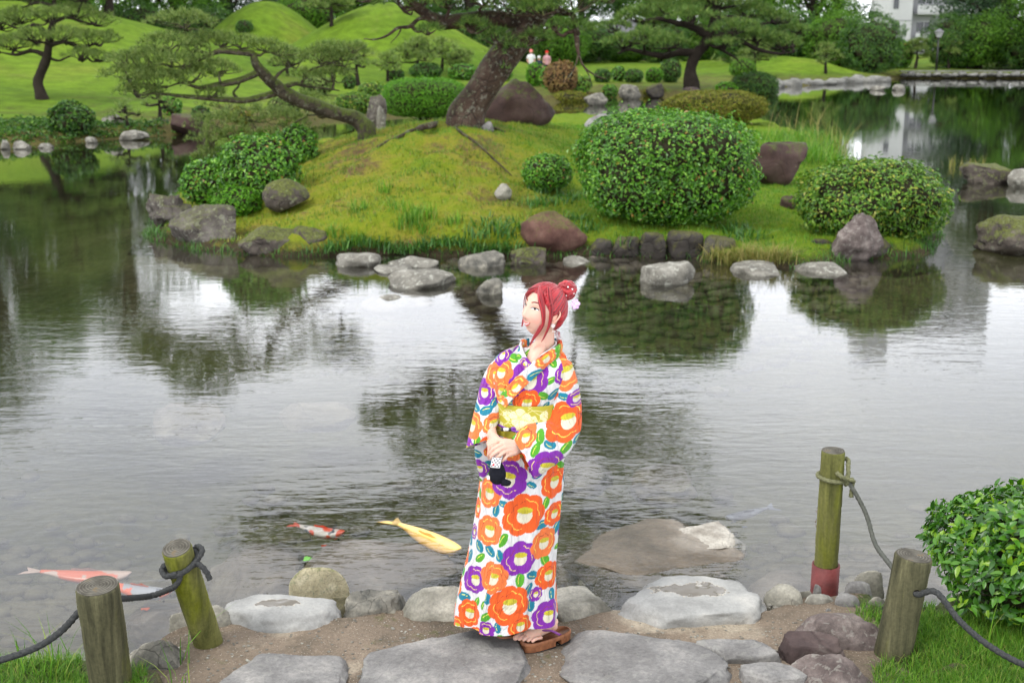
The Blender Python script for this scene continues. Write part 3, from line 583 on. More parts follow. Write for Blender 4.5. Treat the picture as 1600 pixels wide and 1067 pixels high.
# ---- far trees: prototypes then copies
protos = {}
TREES = [(-330, 76, 19, 6.0, 'a', 'tall dark tree beyond the left edge behind the grassy slope'), (-170, 80, 19, 6.2, 'c', 'blue-green tree rising behind the left grassy slope'), (-20, 76, 18.5, 5.6, 'a', 'dark tree at the far left behind the pine on the bank'),
         (95, 84, 18, 5.4, 'b', 'mid-green tree behind the crown of the left bank pine'), (190, 80, 16, 4.8, 'a', 'dark tree behind the small round bush on the left slope'), (290, 96, 13, 5.2, 'b', 'mid-green tree left of the first grassy hill'),
         (375, 104, 13, 5.0, 'c', 'blue-green tree behind the first grassy hill'), (475, 108, 13, 5.4, 'a', 'dark tree between the two grassy hills'), (560, 110, 12, 5.0, 'b', 'mid-green tree above the left flank of the large hill'),
         (650, 104, 13, 5.0, 'b', 'mid-green tree behind the large hill near the leaning trunk'), (735, 100, 12, 4.6, 'a', 'dark tree right of the large hill behind the leaning trunk'), (820, 108, 13, 5.2, 'c', 'blue-green tree above the two distant visitors'),
         (905, 124, 13, 5.4, 'a', 'dark tree behind the left end of the grey hall'), (1010, 126, 14, 5.6, 'b', 'mid-green tree behind the right end of the grey hall'), (1095, 112, 13, 5.4, 'b', 'mid-green tree behind the crown of the right pine'),
         (1180, 104, 13, 5.2, 'b', 'bright leafy tree right of the right pine'), (1255, 102, 13, 5.2, 'b', 'bright leafy tree above the right lawn'), (1288, 104, 13, 3.9, 'a', 'very dark tree just left of the white tower'),
         (1512, 104, 14, 3.9, 'a', 'dark tree just right of the white tower'), (1545, 100, 15, 6.0, 'c', 'blue-green tree behind the stone embankment'), (1640, 98, 15, 6.0, 'a', 'dark tree at the far right behind the embankment'),
         (1595, 92, 9, 4.2, 'b', 'lower yellow-green tree above the right end of the embankment'), (1760, 100, 16, 6.5, 'c', 'blue-green tree beyond the right edge'), (1585, 108, 14, 5.0, 'a', 'dark tree between the lamp post and the right edge'), (60, 94, 20, 6.0, 'a', 'dark tree farthest back at the far left'), (150, 98, 19, 6.0, 'c', 'blue-green tree farthest back beside the slope crest'), (-100, 92, 21, 6.4, 'b', 'bright tree beyond the left edge farthest back'),
         (430, 122, 14, 5.4, 'a', 'dark tree rising right behind the tip of the first hill'), (700, 124, 15, 5.6, 'c', 'blue-green tree behind the right flank of the large hill'), (600, 128, 15, 6.0, 'a', 'dark tree rising right behind the tip of the large hill'), (860, 132, 17, 6.0, 'b', 'bright tall tree farthest back above the visitors'), (960, 136, 19, 6.6, 'a', 'dark tall tree rising behind the roof of the hall'), (520, 126, 14, 5.6, 'b', 'mid-green tree farthest back between the two hills'), (1060, 130, 17, 6.0, 'c', 'blue-green tree far behind the crown of the right pine'), (330, 118, 14, 5.6, 'a', 'dark tree farthest back left of the first hill'), (250, 100, 15, 5.4, 'c', 'blue-green tree behind the left slope beside the hut')]
for k, (px, D, h, rr, ty, lab) in enumerate(TREES):
    b = FG(px, D)
    if ty not in protos: protos[ty] = (broadleaf('broadleaf_tree', b, h, rr, 30 + k, M['tree_' + ty], lab, n=17000), h, rr)
    else:
        o, h0, r0 = protos[ty]; copy_tree(o, b, rz=k * 1.7, sc=(rr / r0, rr / r0, h / h0), label=lab)
# ---- understory shrubs along the far edge (each a thing)
US = [(20, 72, 'left of the slope crest'), (120, 76, 'beside the dark wooden hut'), (235, 84, 'under the trees by the slope crest'), (335, 92, 'at the left foot of the first hill'), (490, 96, 'between the hills'), (745, 90, 'behind the leaning trunk'),
      (800, 96, 'left of the distant visitors'), (870, 98, 'right of the distant visitors'), (1150, 92, 'behind the right pine crown'), (1215, 94, 'above the right lawn on its left'), (1290, 92, 'above the right lawn'), (1345, 88, 'at the end of the right lawn'), (1470, 97, 'behind the lamp post'),
      (1500, 97, 'behind the small embankment pines'), (1580, 95, 'on the right of the embankment'), (1660, 95, 'past the right edge'), (1085, 108, 'far behind the trunk of the back pine'), (1030, 104, 'behind the right end of the hall'), (905, 106, 'left of the hall'), (1330, 98, 'behind the low pines at the end of the lawn'), (680, 98, 'behind the right flank of the large hill'), (560, 104, 'in the far dip behind the large hill')]
ub = None
for k, (px, D, where) in enumerate(US):
    lab = ['dark rounded understory shrub ', 'loose green understory shrub ', 'bushy green shrub '][k % 3] + where
    if ub is None: ub = bush('understory_shrub', FG(px, D), 2.6, 2.2, 3.4, 9000, .16, M['leaf_dark'], lab, group='understory shrubs', boxy=2.1, lump=.25, seed=77, core=.7)
    else:
        c = copy_tree(ub, FG(px, D), rz=k * 2.1, sc=(1.0 + .3 * math.sin(k * 5), 1.0, .8 + .35 * abs(math.sin(k * 3))), label=lab)
        if k % 3 == 1:
            for ch in c.children:
                if 'foliage' in ch.name: ch.data = ch.data.copy(); ch.data.materials[0] = M['tree_b']
# ================================================================== buildings, wall, lamp
def bpart(e, name, mat, parts, smooth=False, parent=None):
    mb = MB()
    for c, s in parts: box(mb, c, s)
    return mb.build(name, mat, parent or e, smooth=smooth)
M['conc'] = plain('pale_concrete', (.50, .50, .51), .85, .2, .15, .5); M['conc2'] = plain('grey_concrete', (.34, .34, .35), .85, .2, .15, .5)
M['glassd'] = plain('dark_window_glass', (.03, .035, .04), .15, .6, .1); M['roofg'] = plain('grey_roof', (.17, .17, .18), .8, .2, .3, 2); M['woodg'] = plain('weathered_wood', (.15, .13, .11), .85, .2, .4, 3)
M['dkw'] = plain('dark_timber', (.05, .04, .035), .85, .2, .4, 3)
bx = lambda px, D: (px - 800) / FPX * D
TD = 150.0; tx0, tx1, tx2 = bx(1366, TD), bx(1400, TD), bx(1566, TD)
e = empty('apartment_building', (tx0, TD, .4), 'tall pale apartment tower with balconies rising behind the trees at right', 'building')
bpart(e, 'stair_tower', M['conc'], [(((tx0 + tx1) / 2, TD + 3, 18), (tx1 - tx0, 8, 37))])
bpart(e, 'wall', M['conc2'], [(((tx1 + tx2) / 2, TD + 5, 17), (tx2 - tx1 - .02, 8, 34))])
bpart(e, 'window', M['glassd'], [((tx0 + .55, TD - 1.02, 2.8 + .2), (.5, .1, 1.4))]); 
for k in range(10):
    z = 2.2 + k * 3.2
    for j in range(4):
        x = tx1 + 1.9 + j * 3.0
        f = bpart(e, 'balcony', M['conc'], [((x + .2, TD + .3, z), (2.6, 1.4, .18)), ((x + .2, TD - .35, z + .5), (2.6, .1, .9))])
        wi = bpart(e, 'window', M['glassd'], [((x + .2, TD + 1.02, z + 1.7), (1.6, .1, 1.1))]); bpart(e, 'window_frame', M['conc'], [((x + .2, TD + .95, z + 2.3), (1.8, .1, .1)), ((x + .2, TD + .95, z + 1.1), (1.8, .1, .1)), ((x + .2, TD + .94, z + 1.7), (.08, .1, 1.1))], parent=wi)
    if k < 9: bpart(e, 'window', M['glassd'], [((tx0 + .7, TD - 1.02, z + 1.2), (.6, .08, 1.3))])
    bpart(e, 'floor_joint', M['conc2'], [(((tx0 + tx1) / 2, TD - 1.03, z + 2.4), (tx1 - tx0 - .1, .04, .08))])
HD = 112.0; g0 = FG(955, HD)
e = empty('garden_hall', g0, 'low grey wooden hall with tiled roof behind the lawn', 'building')
hx0, hx1, hz = bx(925, HD), bx(1005, HD), g0[2]; hw = hx1 - hx0; hc = (hx0 + hx1) / 2
bpart(e, 'wall', M['woodg'], [((hc, HD + 2, hz + .9), (hw, 4, 1.9))])
for k in range(7): bpart(e, 'post', M['dkw'], [((hx0 + .1 + k * (hw - .2) / 6, HD - .06, hz + .9), (.12, .1, 1.9))])
for a, b in ((.12, .3), (.55, .8)): bpart(e, 'shutter', M['dkw'], [((hx0 + hw * (a + b) / 2, HD - .04, hz + .9), (hw * (b - a), .06, 1.3))])
rb = MB(); rv = np.array([[hx0 - .7, HD - 1.0, hz + 1.75], [hx1 + .7, HD - 1.0, hz + 1.75], [hx1 + .7, HD + 5, hz + 1.75], [hx0 - .7, HD + 5, hz + 1.75], [hx0 + .8, HD + 2, hz + 3.4], [hx1 - .8, HD + 2, hz + 3.4]])
rb.add(rv, [np.array([[0, 1, 5, 4], [2, 3, 4, 5], [3, 2, 1, 0]]), np.array([[3, 0, 4], [1, 2, 5]])]); rb.build('roof', M['roofg'], e, smooth=False)
bpart(e, 'roof_ridge', M['roofg'], [((hc, HD + 2, hz + 3.45), (hw - 1.4, .3, .2))])
D2 = 84.0; g1 = FG(150, D2)
e = empty('timber_hut', g1, 'small dark timber hut behind the left slope', 'building')
bpart(e, 'wall', M['dkw'], [((bx(150, D2), D2, g1[2] + .8), (2.2, 2, 2.4))]); bpart(e, 'roof', M['roofg'], [((bx(150, D2), D2, g1[2] + 2.1), (2.7, 2.5, .18))]); bpart(e, 'door', M['woodg'], [((bx(152, D2), D2 - 1.03, g1[2] + .8), (.7, .05, 1.7))])
# stone embankment: individual facing stones
SD = G(1400, 123, WZ)[1]; M['r_wall'] = rock_mat('embankment_stone', (.14, .14, .13), (.25, .25, .23), (.38, .37, .34), cracks=.3, bump=.6, scale=.8)
e = empty('stone_embankment', (bx(1395, SD), SD, WZ), 'long low embankment of grey stones along the far right shore', 'embankment')
for v in range(3): pass
rs = [MB().add(*rock_mesh(.5, .3, .5, s_, sub=2, rough=.1, planes=4, boxy=4)).mesh('facing_stone') for s_ in range(5)]
for mm in rs: mm.materials.append(M['r_wall'])
X0 = bx(1393, SD); k = 0
while X0 < bx(1680, SD):
    wd = .45 + .4 * ((k * 37) % 11) / 11
    o = bpy.data.objects.new('facing_stone', rs[k % 5]); COL.objects.link(o); o.parent = e
    o.location = (X0 + wd / 2 - e.location.x, .02 * math.sin(k), .27 + .03 * math.sin(k * 2)); o.scale = (wd, 1.0, .36 + .05 * math.sin(k * 3)); X0 += wd * .97; k += 1
bpart(e, 'coping', M['r_wall'], [(((bx(1393, SD) + bx(1680, SD)) / 2, SD + .25, WZ + .50), (bx(1680, SD) - bx(1393, SD), .55, .08))])
# shore stones under the right lawn and along the left bank
shore = [(1205, 139), (1217, 137), (1230, 136), (1243, 136), (1256, 134), (1268, 134), (1281, 133), (1293, 133), (1306, 132), (1318, 131), (1331, 131), (1344, 130), (1357, 130), (1370, 129), (1383, 129)]
pos_w = ['first', 'second', 'third', 'fourth', 'fifth', 'sixth', 'seventh', 'eighth', 'ninth', 'tenth', 'eleventh', 'twelfth', 'thirteenth', 'fourteenth', 'last']
for k, (px, py) in enumerate(shore):
    g = G(px, py, WZ); o = bpy.data.objects.new('kerb_stone', rs[(k * 2) % 5]); COL.objects.link(o); o.location = (g[0], g[1] + .2, WZ + .12); o.scale = (1.1 + .3 * math.sin(k * 4), 1, .6 + .2 * math.sin(k * 7)); o.rotation_euler = (0, 0, .1 * math.sin(k))
    tag(o, 'grey edging stone below the right lawn, ' + pos_w[k] + ' from the left', 'stone', 'edging stones below the right lawn')
# lamp post
lp = FG(1447, 92); lb = MB(); e = empty('street_lamp', lp, 'black lamp post with lantern head on the far embankment', 'street lamp'); M['iron'] = plain('black_iron', (.03, .03, .03), .5, .4, .2)
lz = PY(1447, 48, 92)[2]; tube(MB(), [lp, lp], .1) if False else None
tube(lb, [lp, [lp[0], lp[1], lz - .5]], [.09, .06], 8); lb.build('post', M['iron'], e)
lb = MB(); tube(lb, [[lp[0], lp[1], lz - .5], [lp[0], lp[1], lz - .1]], [.16, .34], 8); lb.build('lantern', M['conc'], e, smooth=False)
lb = MB(); tube(lb, [[lp[0], lp[1], lz - .1], [lp[0], lp[1], lz + .12]], [.42, .05], 8); lb.build('lantern_cap', M['roofg'], e, smooth=False)
# ================================================================== pines
b = IG(729, 196); Y0 = b[1]
T = lambda px, py, dy=0.0: tuple(PY(px, py, Y0 + dy))
trunk = [tuple(b - [0, 0, .25]), T(730, 186), T(740, 160), T(760, 128), T(785, 93), T(812, 58), T(836, 25), T(850, -12), T(846, -80), T(862, -170), T(850, -260), T(868, -350), T(860, -430)]
tr = [.42, .33, .29, .265, .25, .235, .22, .19, .165, .14, .11, .08, .04]
lims = [([T(830, 32), T(800, 34, -.1), T(762, 28, -.2), T(722, 33, -.3), T(692, 35, -.4), T(672, 27, -.5), T(652, 12, -.6), T(615, -15, -.8), T(570, -30, -1)], [.13, .125, .12, .12, .12, .10, .08, .06, .04]),
        ([T(676, 28, -.5), T(655, 30, -.6), T(640, 42, -.7), T(622, 44, -.8), T(605, 56, -.9), T(586, 62, -1), T(568, 61, -1)], [.05, .035, .03, .025, .02, .014, .006]),
        ([T(628, 42, -.8), T(622, 55, -.8), T(610, 68, -.8)], [.015, .01, .004]),
        ([T(848, 5), T(872, 18, -.2), T(893, 22, -.5), T(899, 40, -.6), T(901, 60, -.6), T(904, 84, -.7), T(912, 104, -.7), T(930, 118, -.7), T(948, 124, -.7)], [.09, .07, .055, .05, .045, .025, .018, .012, .005]),
        ([T(904, 84, -.7), T(900, 100, -.8), T(893, 115, -.9), T(880, 130, -.9)], [.02, .014, .009, .004]), ([T(912, 104, -.7), T(921, 120, -.7), T(925, 138, -.7)], [.014, .009, .003]),
        ([T(785, 72, -.25), T(792, 88, -.4), T(789, 104, -.45), T(782, 112, -.4)], [.02, .016, .01, .005]),
        ([T(850, -20), T(905, -42, -.4), T(960, -35, -.6), T(1020, -50, -.8), T(1070, -45, -.8)], [.12, .10, .08, .05, .03]),
        ([T(850, -120), T(760, -170, -.5), T(660, -165, -1), T(560, -195, -1.4), T(450, -190, -1.6), T(350, -200, -1.6)], [.12, .11, .09, .07, .05, .02]),
        ([T(856, -220), T(960, -270, .3), T(1060, -262, .2), T(1150, -290, 0)], [.10, .08, .06, .03]),
        ([T(858, -300), T(760, -360, .5), T(690, -380, .3)], [.08, .06, .03]), ([T(850, -30), T(930, -90, 1.2), T(1010, -130, 1.8)], [.1, .07, .04]), ([T(840, -60), T(740, -100, 1), T(660, -120, 1.4)], [.1, .07, .04])]
P_ = lambda px, py, dy, w_, hz_: (*PY(px, py, Y0 + dy), w_ * 1.12 / 2 / FPX * Y0, hz_ * 1.3 / FPX * Y0)
pads = [P_(632, 8, -.8, 90, 22), P_(585, -8, -1, 80, 20), P_(700, 2, -.5, 90, 22), P_(755, 0, -.6, 90, 22), P_(800, 12, -.6, 70, 20), P_(845, 20, -.7, 70, 20), P_(895, 8, -.6, 80, 22), P_(950, -8, -.7, 90, 24), P_(1010, -12, -.8, 90, 22), P_(1065, -15, -.8, 80, 20),
        P_(775, 62, -.45, 42, 13), P_(800, 78, -.45, 36, 12), P_(740, 45, -.5, 46, 12), P_(670, 50, -.8, 30, 8), P_(905, 48, -.6, 44, 12), P_(786, 110, -.4, 16, 8), P_(836, 62, -.5, 40, 12), P_(870, 45, -.6, 36, 12), P_(690, -35, -.5, 110, 25), P_(800, -40, .4, 120, 30), P_(900, -55, .2, 120, 30),
        P_(620, -185, -1.2, 130, 30), P_(520, -200, -1.4, 130, 30), P_(430, -205, -1.6, 130, 30), P_(350, -210, -1.6, 100, 26), P_(720, -190, -.7, 120, 30), P_(820, -170, 0, 120, 30),
        P_(960, -285, .3, 140, 32), P_(1070, -280, .2, 140, 32), P_(1150, -305, 0, 110, 28), P_(860, -250, .2, 140, 36), P_(750, -385, .4, 130, 32), P_(690, -395, .2, 110, 28), P_(860, -440, 0, 150, 34), P_(930, -390, .3, 120, 30), P_(1010, -150, 1.8, 140, 30), P_(1090, -160, 1.6, 100, 26), P_(660, -130, 1.4, 130, 30), P_(930, -110, 1.2, 110, 28), P_(760, -115, 1, 100, 26)]
pine('leaning_pine_tree', b, trunk, tr, lims, pads, M['needles'], M['bark'], 'big pine with thick scaly trunk leaning right on top of the mound', L=.13, nn=11, w=.011, dens=330, tw=.022, seed=3)
# surface roots of the big pine
rb = MB()
for pts, r0 in (([(708, 190), (680, 196), (650, 205), (620, 218), (590, 232)], .07), ([(706, 192), (716, 205), (735, 218), (752, 232), (768, 246)], .035), ([(768, 246), (785, 262), (800, 276)], .018), ([(745, 196), (765, 200), (790, 208)], .04)):
    q = [IG(a, c) + [0, 0, r0 * .25] for a, c in pts]; tube(rb, q, np.linspace(r0, r0 * .35, len(q)), 8, 30, rough=.25)
ro = rb.build('root', M['bark'], bpy.data.objects['leaning_pine_tree']); ro['kind'] = 'stuff'; 
# low leaning pine at left
b = IG(574, 214); Y0 = b[1]
trunk = [tuple(b - [0, 0, .25]), T(572, 205), T(556, 187), T(528, 178, -.2), T(500, 170, -.4), T(470, 158, -.6), T(446, 146, -.8), T(424, 128, -1.0), T(407, 110, -1.2), T(398, 96, -1.3), T(396, 84, -1.3)]
tr = [.20, .16, .135, .125, .13, .12, .115, .10, .085, .07, .055]
lims = [([T(397, 84, -1.3), T(372, 82, -1.4), T(345, 80, -1.5), T(328, 86, -1.5), T(310, 94, -1.6), T(290, 103, -1.7), T(270, 105, -1.7)], [.055, .05, .045, .035, .03, .022, .012]),
        ([T(405, 112, -1.2), T(385, 122, -1.3), T(365, 128, -1.4), T(340, 133, -1.5), T(310, 137, -1.6), T(285, 130, -1.7), T(262, 136, -1.8)], [.06, .055, .055, .045, .03, .02, .01]),
        ([T(440, 143, -.8), T(415, 150, -.9), T(385, 157, -1.1), T(350, 156, -1.3), T(315, 153, -1.5), T(280, 150, -1.6), T(240, 146, -1.7), T(215, 152, -1.8)], [.065, .055, .05, .045, .04, .03, .02, .01]),
        ([T(438, 138, -.8), T(462, 131, -.8), T(480, 135, -.8), T(505, 138, -.8), T(530, 142, -.9)], [.05, .04, .03, .02, .012]), ([T(470, 132, -.8), T(482, 112, -.9), T(500, 104, -1), T(520, 98, -1)], [.03, .022, .018, .01]),
        ([T(372, 156, -1.1), T(365, 145, -1.1), T(372, 136, -1.1), T(376, 125, -1.1)], [.03, .022, .018, .012]), ([T(424, 128, -1), T(440, 112, -1), T(455, 104, -1), T(470, 98, -1)], [.035, .025, .018, .01]), ([T(330, 86, -1.5), T(310, 78, -1.4), T(300, 60, -1.3), T(298, 48, -1.3)], [.03, .022, .018, .012])]
pads = [P_(x, y, d, w_, h_) for x, y, d, w_, h_ in [(290, 38, -1.3, 80, 15), (265, 72, -1.6, 70, 16), (235, 96, -1.7, 80, 16), (282, 100, -1.8, 70, 14), (200, 118, -1.8, 70, 14), (245, 128, -1.8, 80, 15), (300, 122, -1.7, 70, 14), (340, 112, -1.6, 56, 12), (215, 146, -1.8, 60, 12), (330, 148, -1.5, 40, 8), (376, 70, -1.4, 60, 13), (345, 68, -1.4, 44, 11),
        (418, 76, -1.2, 50, 12), (455, 98, -1, 50, 12), (440, 82, -1.2, 36, 10), (500, 92, -1, 64, 15), (535, 96, -1, 50, 14), (520, 122, -.9, 60, 13), (475, 118, -.9, 40, 10), (548, 78, -1, 40, 10), (300, 80, -1.6, 40, 10), (192, 96, -1.8, 44, 12), (320, 62, -1.3, 36, 10)]]
pine('low_pine_tree', b, trunk, tr, lims, pads, M['needles_pale'], M['bark_moss'], 'low pine with mossy trunk bending far left over the water', L=.10, nn=11, w=.010, dens=400, tw=.016, seed=5)
# spreading ground pine behind the left shrub
b = IG(455, 252); Y0 = b[1] + 1.5
pads = [P_(x, y, d, w_, h_) for x, y, d, w_, h_ in [(345, 196, 0, 80, 18), (395, 182, .3, 80, 18), (440, 190, .3, 70, 16), (330, 222, -.2, 60, 18), (375, 215, -.2, 70, 16), (325, 246, -.3, 44, 12), (470, 200, .3, 60, 16), (420, 215, 0, 60, 14), (505, 178, .6, 60, 16), (480, 160, .8, 70, 15), (350, 165, .8, 60, 14)]]
pine('spreading_pine_tree', b, [tuple(b - [0, 0, .2]), T(448, 240), T(430, 222), T(405, 208)], [.10, .09, .07, .04], [([T(430, 222), T(390, 215), T(345, 214), T(325, 235)], [.05, .04, .03, .015]), ([T(430, 222), T(450, 200), T(480, 180)], [.04, .03, .02])], pads, M['needles_pale'], M['bark_moss'], 'low spreading pale pine behind the leafy shrubs at the island edge', L=.09, nn=11, w=.011, dens=260, tw=.014, seed=8)
# pine on the left bank
b = FGp(68, 156); Y0 = b[1]
trunk = [tuple(b - [0, 0, .3]), T(64, 148), T(60, 130), T(66, 108), T(74, 88), T(76, 70), T(80, 48), T(86, 20), T(84, -20), T(90, -60)]
lims = [([T(74, 88), T(50, 80), T(25, 86), T(0, 82)], [.10, .07, .05, .02]), ([T(76, 72), T(100, 66), T(125, 74), T(150, 70)], [.10, .07, .05, .02]), ([T(78, 55), T(55, 40), T(30, 45), T(5, 36)], [.08, .06, .04, .02]), ([T(82, 35), T(105, 28), T(130, 35), T(155, 40)], [.08, .06, .04, .02]), ([T(84, 10), T(60, 5), T(35, 12)], [.07, .05, .02]), ([T(74, 90), T(92, 95), T(112, 88), T(128, 96)], [.06, .04, .03, .01])]
pads = [P_(x, y, d, w_, h_) for x, y, d, w_, h_ in [(20, 72, 0, 64, 14), (55, 62, -.8, 56, 13), (0, 40, .5, 60, 14), (100, 60, -.8, 56, 14), (140, 66, 0, 60, 14), (155, 92, .3, 44, 11), (125, 88, -.6, 40, 10), (30, 30, .4, 64, 14), (75, 28, -.8, 60, 14), (115, 22, .3, 64, 14), (150, 35, .6, 50, 13), (50, 0, .2, 70, 15), (95, -8, .5, 70, 15), (130, -5, 0, 60, 14), (75, -45, .2, 110, 22), (-20, 75, .3, 50, 12), (168, 62, .8, 40, 10)]]
pine('bank_pine_tree', b, trunk, [.26, .2, .18, .16, .15, .14, .12, .09, .06, .04], lims, pads, M['needles_pale'], M['bark_far'], 'dark-trunked pine on the left grassy bank', L=.17, nn=10, w=.016, dens=130, tw=.03, seed=11, twn=10)
# second big pine, right background
b = FGp(1083, 139); Y0 = b[1]
trunk = [tuple(b - [0, 0, .3]), T(1080, 125), T(1080, 105), T(1090, 85), T(1104, 65), T(1112, 45), T(1120, 15), T(1112, -30), T(1120, -80)]
lims = [([T(1090, 84), T(1065, 82), T(1040, 88), T(1010, 84), T(985, 78), T(965, 84)], [.22, .18, .15, .12, .08, .04]), ([T(1108, 58), T(1080, 42), T(1055, 36), T(1030, 30), T(1000, 34)], [.22, .17, .14, .1, .05]), ([T(1108, 60), T(1135, 58), T(1160, 66), T(1185, 78), T(1215, 84), T(1240, 82)], [.18, .15, .12, .1, .07, .03]), ([T(1114, 35), T(1145, 28), T(1175, 38), T(1205, 36)], [.15, .12, .08, .04]), ([T(1118, 5), T(1080, -8), T(1040, -5)], [.14, .1, .05]), ([T(1104, 68), T(1130, 80), T(1150, 92), T(1160, 104)], [.1, .07, .05, .02])]
pads = [P_(x, y, d, w_, h_) for x, y, d, w_, h_ in [(975, 70, 0, 60, 13), (1010, 62, -1, 64, 13), (1045, 70, -1.5, 60, 12), (1000, 30, 1, 70, 14), (1040, 18, 0, 74, 14), (1080, 30, -1.5, 60, 13), (1150, 48, -1.5, 64, 13), (1185, 62, 0, 64, 13), (1222, 70, .5, 60, 12), (1170, 22, 1, 74, 14), (1210, 32, 1, 54, 12), (1120, 8, 0, 80, 15), (1060, -12, 0, 90, 17), (1160, -20, 0, 90, 17), (1110, -60, 0, 120, 24), (1130, 70, -1.6, 40, 8), (960, 45, 1, 50, 12), (1020, 45, .5, 50, 11), (1240, 50, 1, 40, 10)]]
pine('back_pine_tree', b, trunk, [.5, .36, .30, .28, .27, .25, .2, .14, .07], lims, pads, M['needles'], M['bark_far'], 'large dark-trunked spreading pine on the far shore right of centre', L=.28, nn=10, w=.03, dens=62, tw=.05, seed=13, twn=9)
for px, py, h_, w_, lab, np_ in [(655, 118, 50, 75, 'small cloud-pruned pine at the foot of the large hill', 8), (722, 118, 36, 44, 'little pine just left of the big leaning trunk', 6), (560, 135, 60, 60, 'pale garden pine in front of the large hill on its left', 7), (606, 128, 40, 50, 'small pale pine between hill and topiary', 6), (1290, 116, 42, 36, 'tiny pine standing alone on the right lawn', 6), (518, 42, 55, 64, 'dark pine on the saddle right of the first hill', 7),
                                (1350, 112, 50, 66, 'broad low pine at the right end of the lawn', 7), (1322, 106, 48, 60, 'rounded pine behind the low pine of the right lawn', 6), (1430, 108, 42, 40, 'leftmost small pine on the embankment', 6), (1482, 108, 46, 44, 'curved small pine right of the lamp post', 7), (1512, 108, 56, 40, 'tallest small pine on the embankment', 7), (1532, 108, 44, 30, 'rightmost small pine on the embankment', 6), (780, 122, 46, 40, 'pine sapling behind the boulder beside the trunk', 5), (690, 112, 44, 56, 'pale pine between the two small pines of the large hill', 6), (520, 128, 56, 66, 'pale pine in the dip between the hills', 7), (450, 120, 40, 50, 'low pine below the first hill', 6), (1180, 120, 50, 60, 'small pine right of the back pine', 6), (900, 100, 40, 44, 'small pine beyond the russet shrub', 6), (200, 200, 34, 50, 'low pine on the left bank above the shore stones', 5), (250, 190, 48, 46, 'dark low pine at the end of the left bank', 6)]:
    g = FGp(px, py); D = g[1]; autopine(g, h_ / FPX * D, w_ / FPX * D, px, lab, L=.05 * D ** .5 * .8, dens=38, npads=np_, w=.0006 * D, lean=.1)
# ================================================================== shrubs
def bushpx(name, x0, x1, yt, yb, ground, mat, label, leaf=.05, cover=1.6, ryf=.8, asp=.55, lift=0.0, **kw):
    g = ground((x0 + x1) / 2, yb); Yf = g[1]; w_ = (x1 - x0) / FPX * Yf; ry = w_ / 2 * ryf; Yc = Yf + ry * .8; rx = w_ / 2 * (Yc / Yf) ** .7
    h = max(PY((x0 + x1) / 2, yt, Yc)[2] - g[2], .15); x = PY((x0 + x1) / 2, yb, Yc)[0]
    zc = g[2] if ground is not IG else float(isl_h(x, Yc, False)[0]) * .5 + g[2] * .5
    h = h - (zc - g[2]); area = 4 * math.pi * ((rx * ry) ** 1.6 / 3 + (rx * h / 2) ** 1.6 / 3 + (ry * h / 2) ** 1.6 / 3) ** (1 / 1.6)
    n = int(area / (leaf * leaf * asp * .5) * cover); return bush(name, (x, Yc, zc - .03), rx, ry, h + .03, n, leaf, mat, label, asp=asp, lift=lift, **kw)
bushpx('clipped_shrub', 903, 1172, 182, 362, IG, M['leaf_box'], 'big clipped glossy green shrub right of centre on the island', leaf=.062, boxy=3.2, lump=.09, seed=1, cover=1.5, lift=.07)
bushpx('rounded_shrub', 1250, 1462, 250, 399, lambda a, b_: G(a, b_, WZ + .12) + [0, .8, 0], M['leaf_yel'], 'yellow-tipped round shrub at the right tip of the island', leaf=.06, boxy=2.5, lump=.16, seed=2, cover=1.5, up=.6)
bushpx('topiary_hedge', 600, 728, 122, 192, lambda a, b_: IG(a, b_) + [0, 2.2, 0], M['leaf_top'], 'bright green clipped topiary hedge left of the leaning trunk', leaf=.06, boxy=3.4, lump=.04, seed=3, cover=1.3)
bushpx('leafy_shrub', 345, 470, 212, 318, IG, M['leaf_box'], 'large loose leafy shrub on the left slope of the island', leaf=.07, boxy=2.2, lump=.16, seed=4)
bushpx('leafy_shrub', 284, 366, 248, 322, IG, M['leaf_box'], 'leafy shrub leftmost above the jagged rocks', leaf=.07, boxy=2.2, lump=.16, seed=5)
bushpx('leafy_shrub', 430, 498, 196, 258, IG, M['leaf_box'], 'leafy shrub topmost of the left row beside the low pine', leaf=.07, boxy=2.2, lump=.14, seed=6)
bushpx('bright_shrub', 330, 408, 290, 345, IG, M['leaf_top'], 'small bright green shrub in front of the left shrubs', leaf=.055, boxy=2.1, lump=.18, seed=7)
bushpx('small_shrub', 815, 895, 248, 305, IG, M['leaf_box'], 'small clipped shrub on a short stem left of the big shrub', leaf=.05, boxy=2.4, lump=.08, seed=8, lift=.06)
bushpx('mossy_shrub', 1036, 1192, 142, 196, IG, M['leaf_mossy'], 'wide moss-yellow shrub behind the big clipped shrub', leaf=.06, boxy=2.4, lump=.10, seed=9, ryf=.7)
bushpx('shore_shrub', 78, 146, 158, 218, FGp, M['leaf_dark'], 'dark green shrub at the waterline of the left bank', leaf=.13, boxy=2.1, lump=.2, seed=10)
bushpx('low_topiary', 525, 585, 145, 180, lambda a, b_: G(a, b_, WZ + .3), M['leaf_yel'], 'low clipped mound shrub behind the low pine trunk', leaf=.09, boxy=2.6, lump=.05, seed=12)
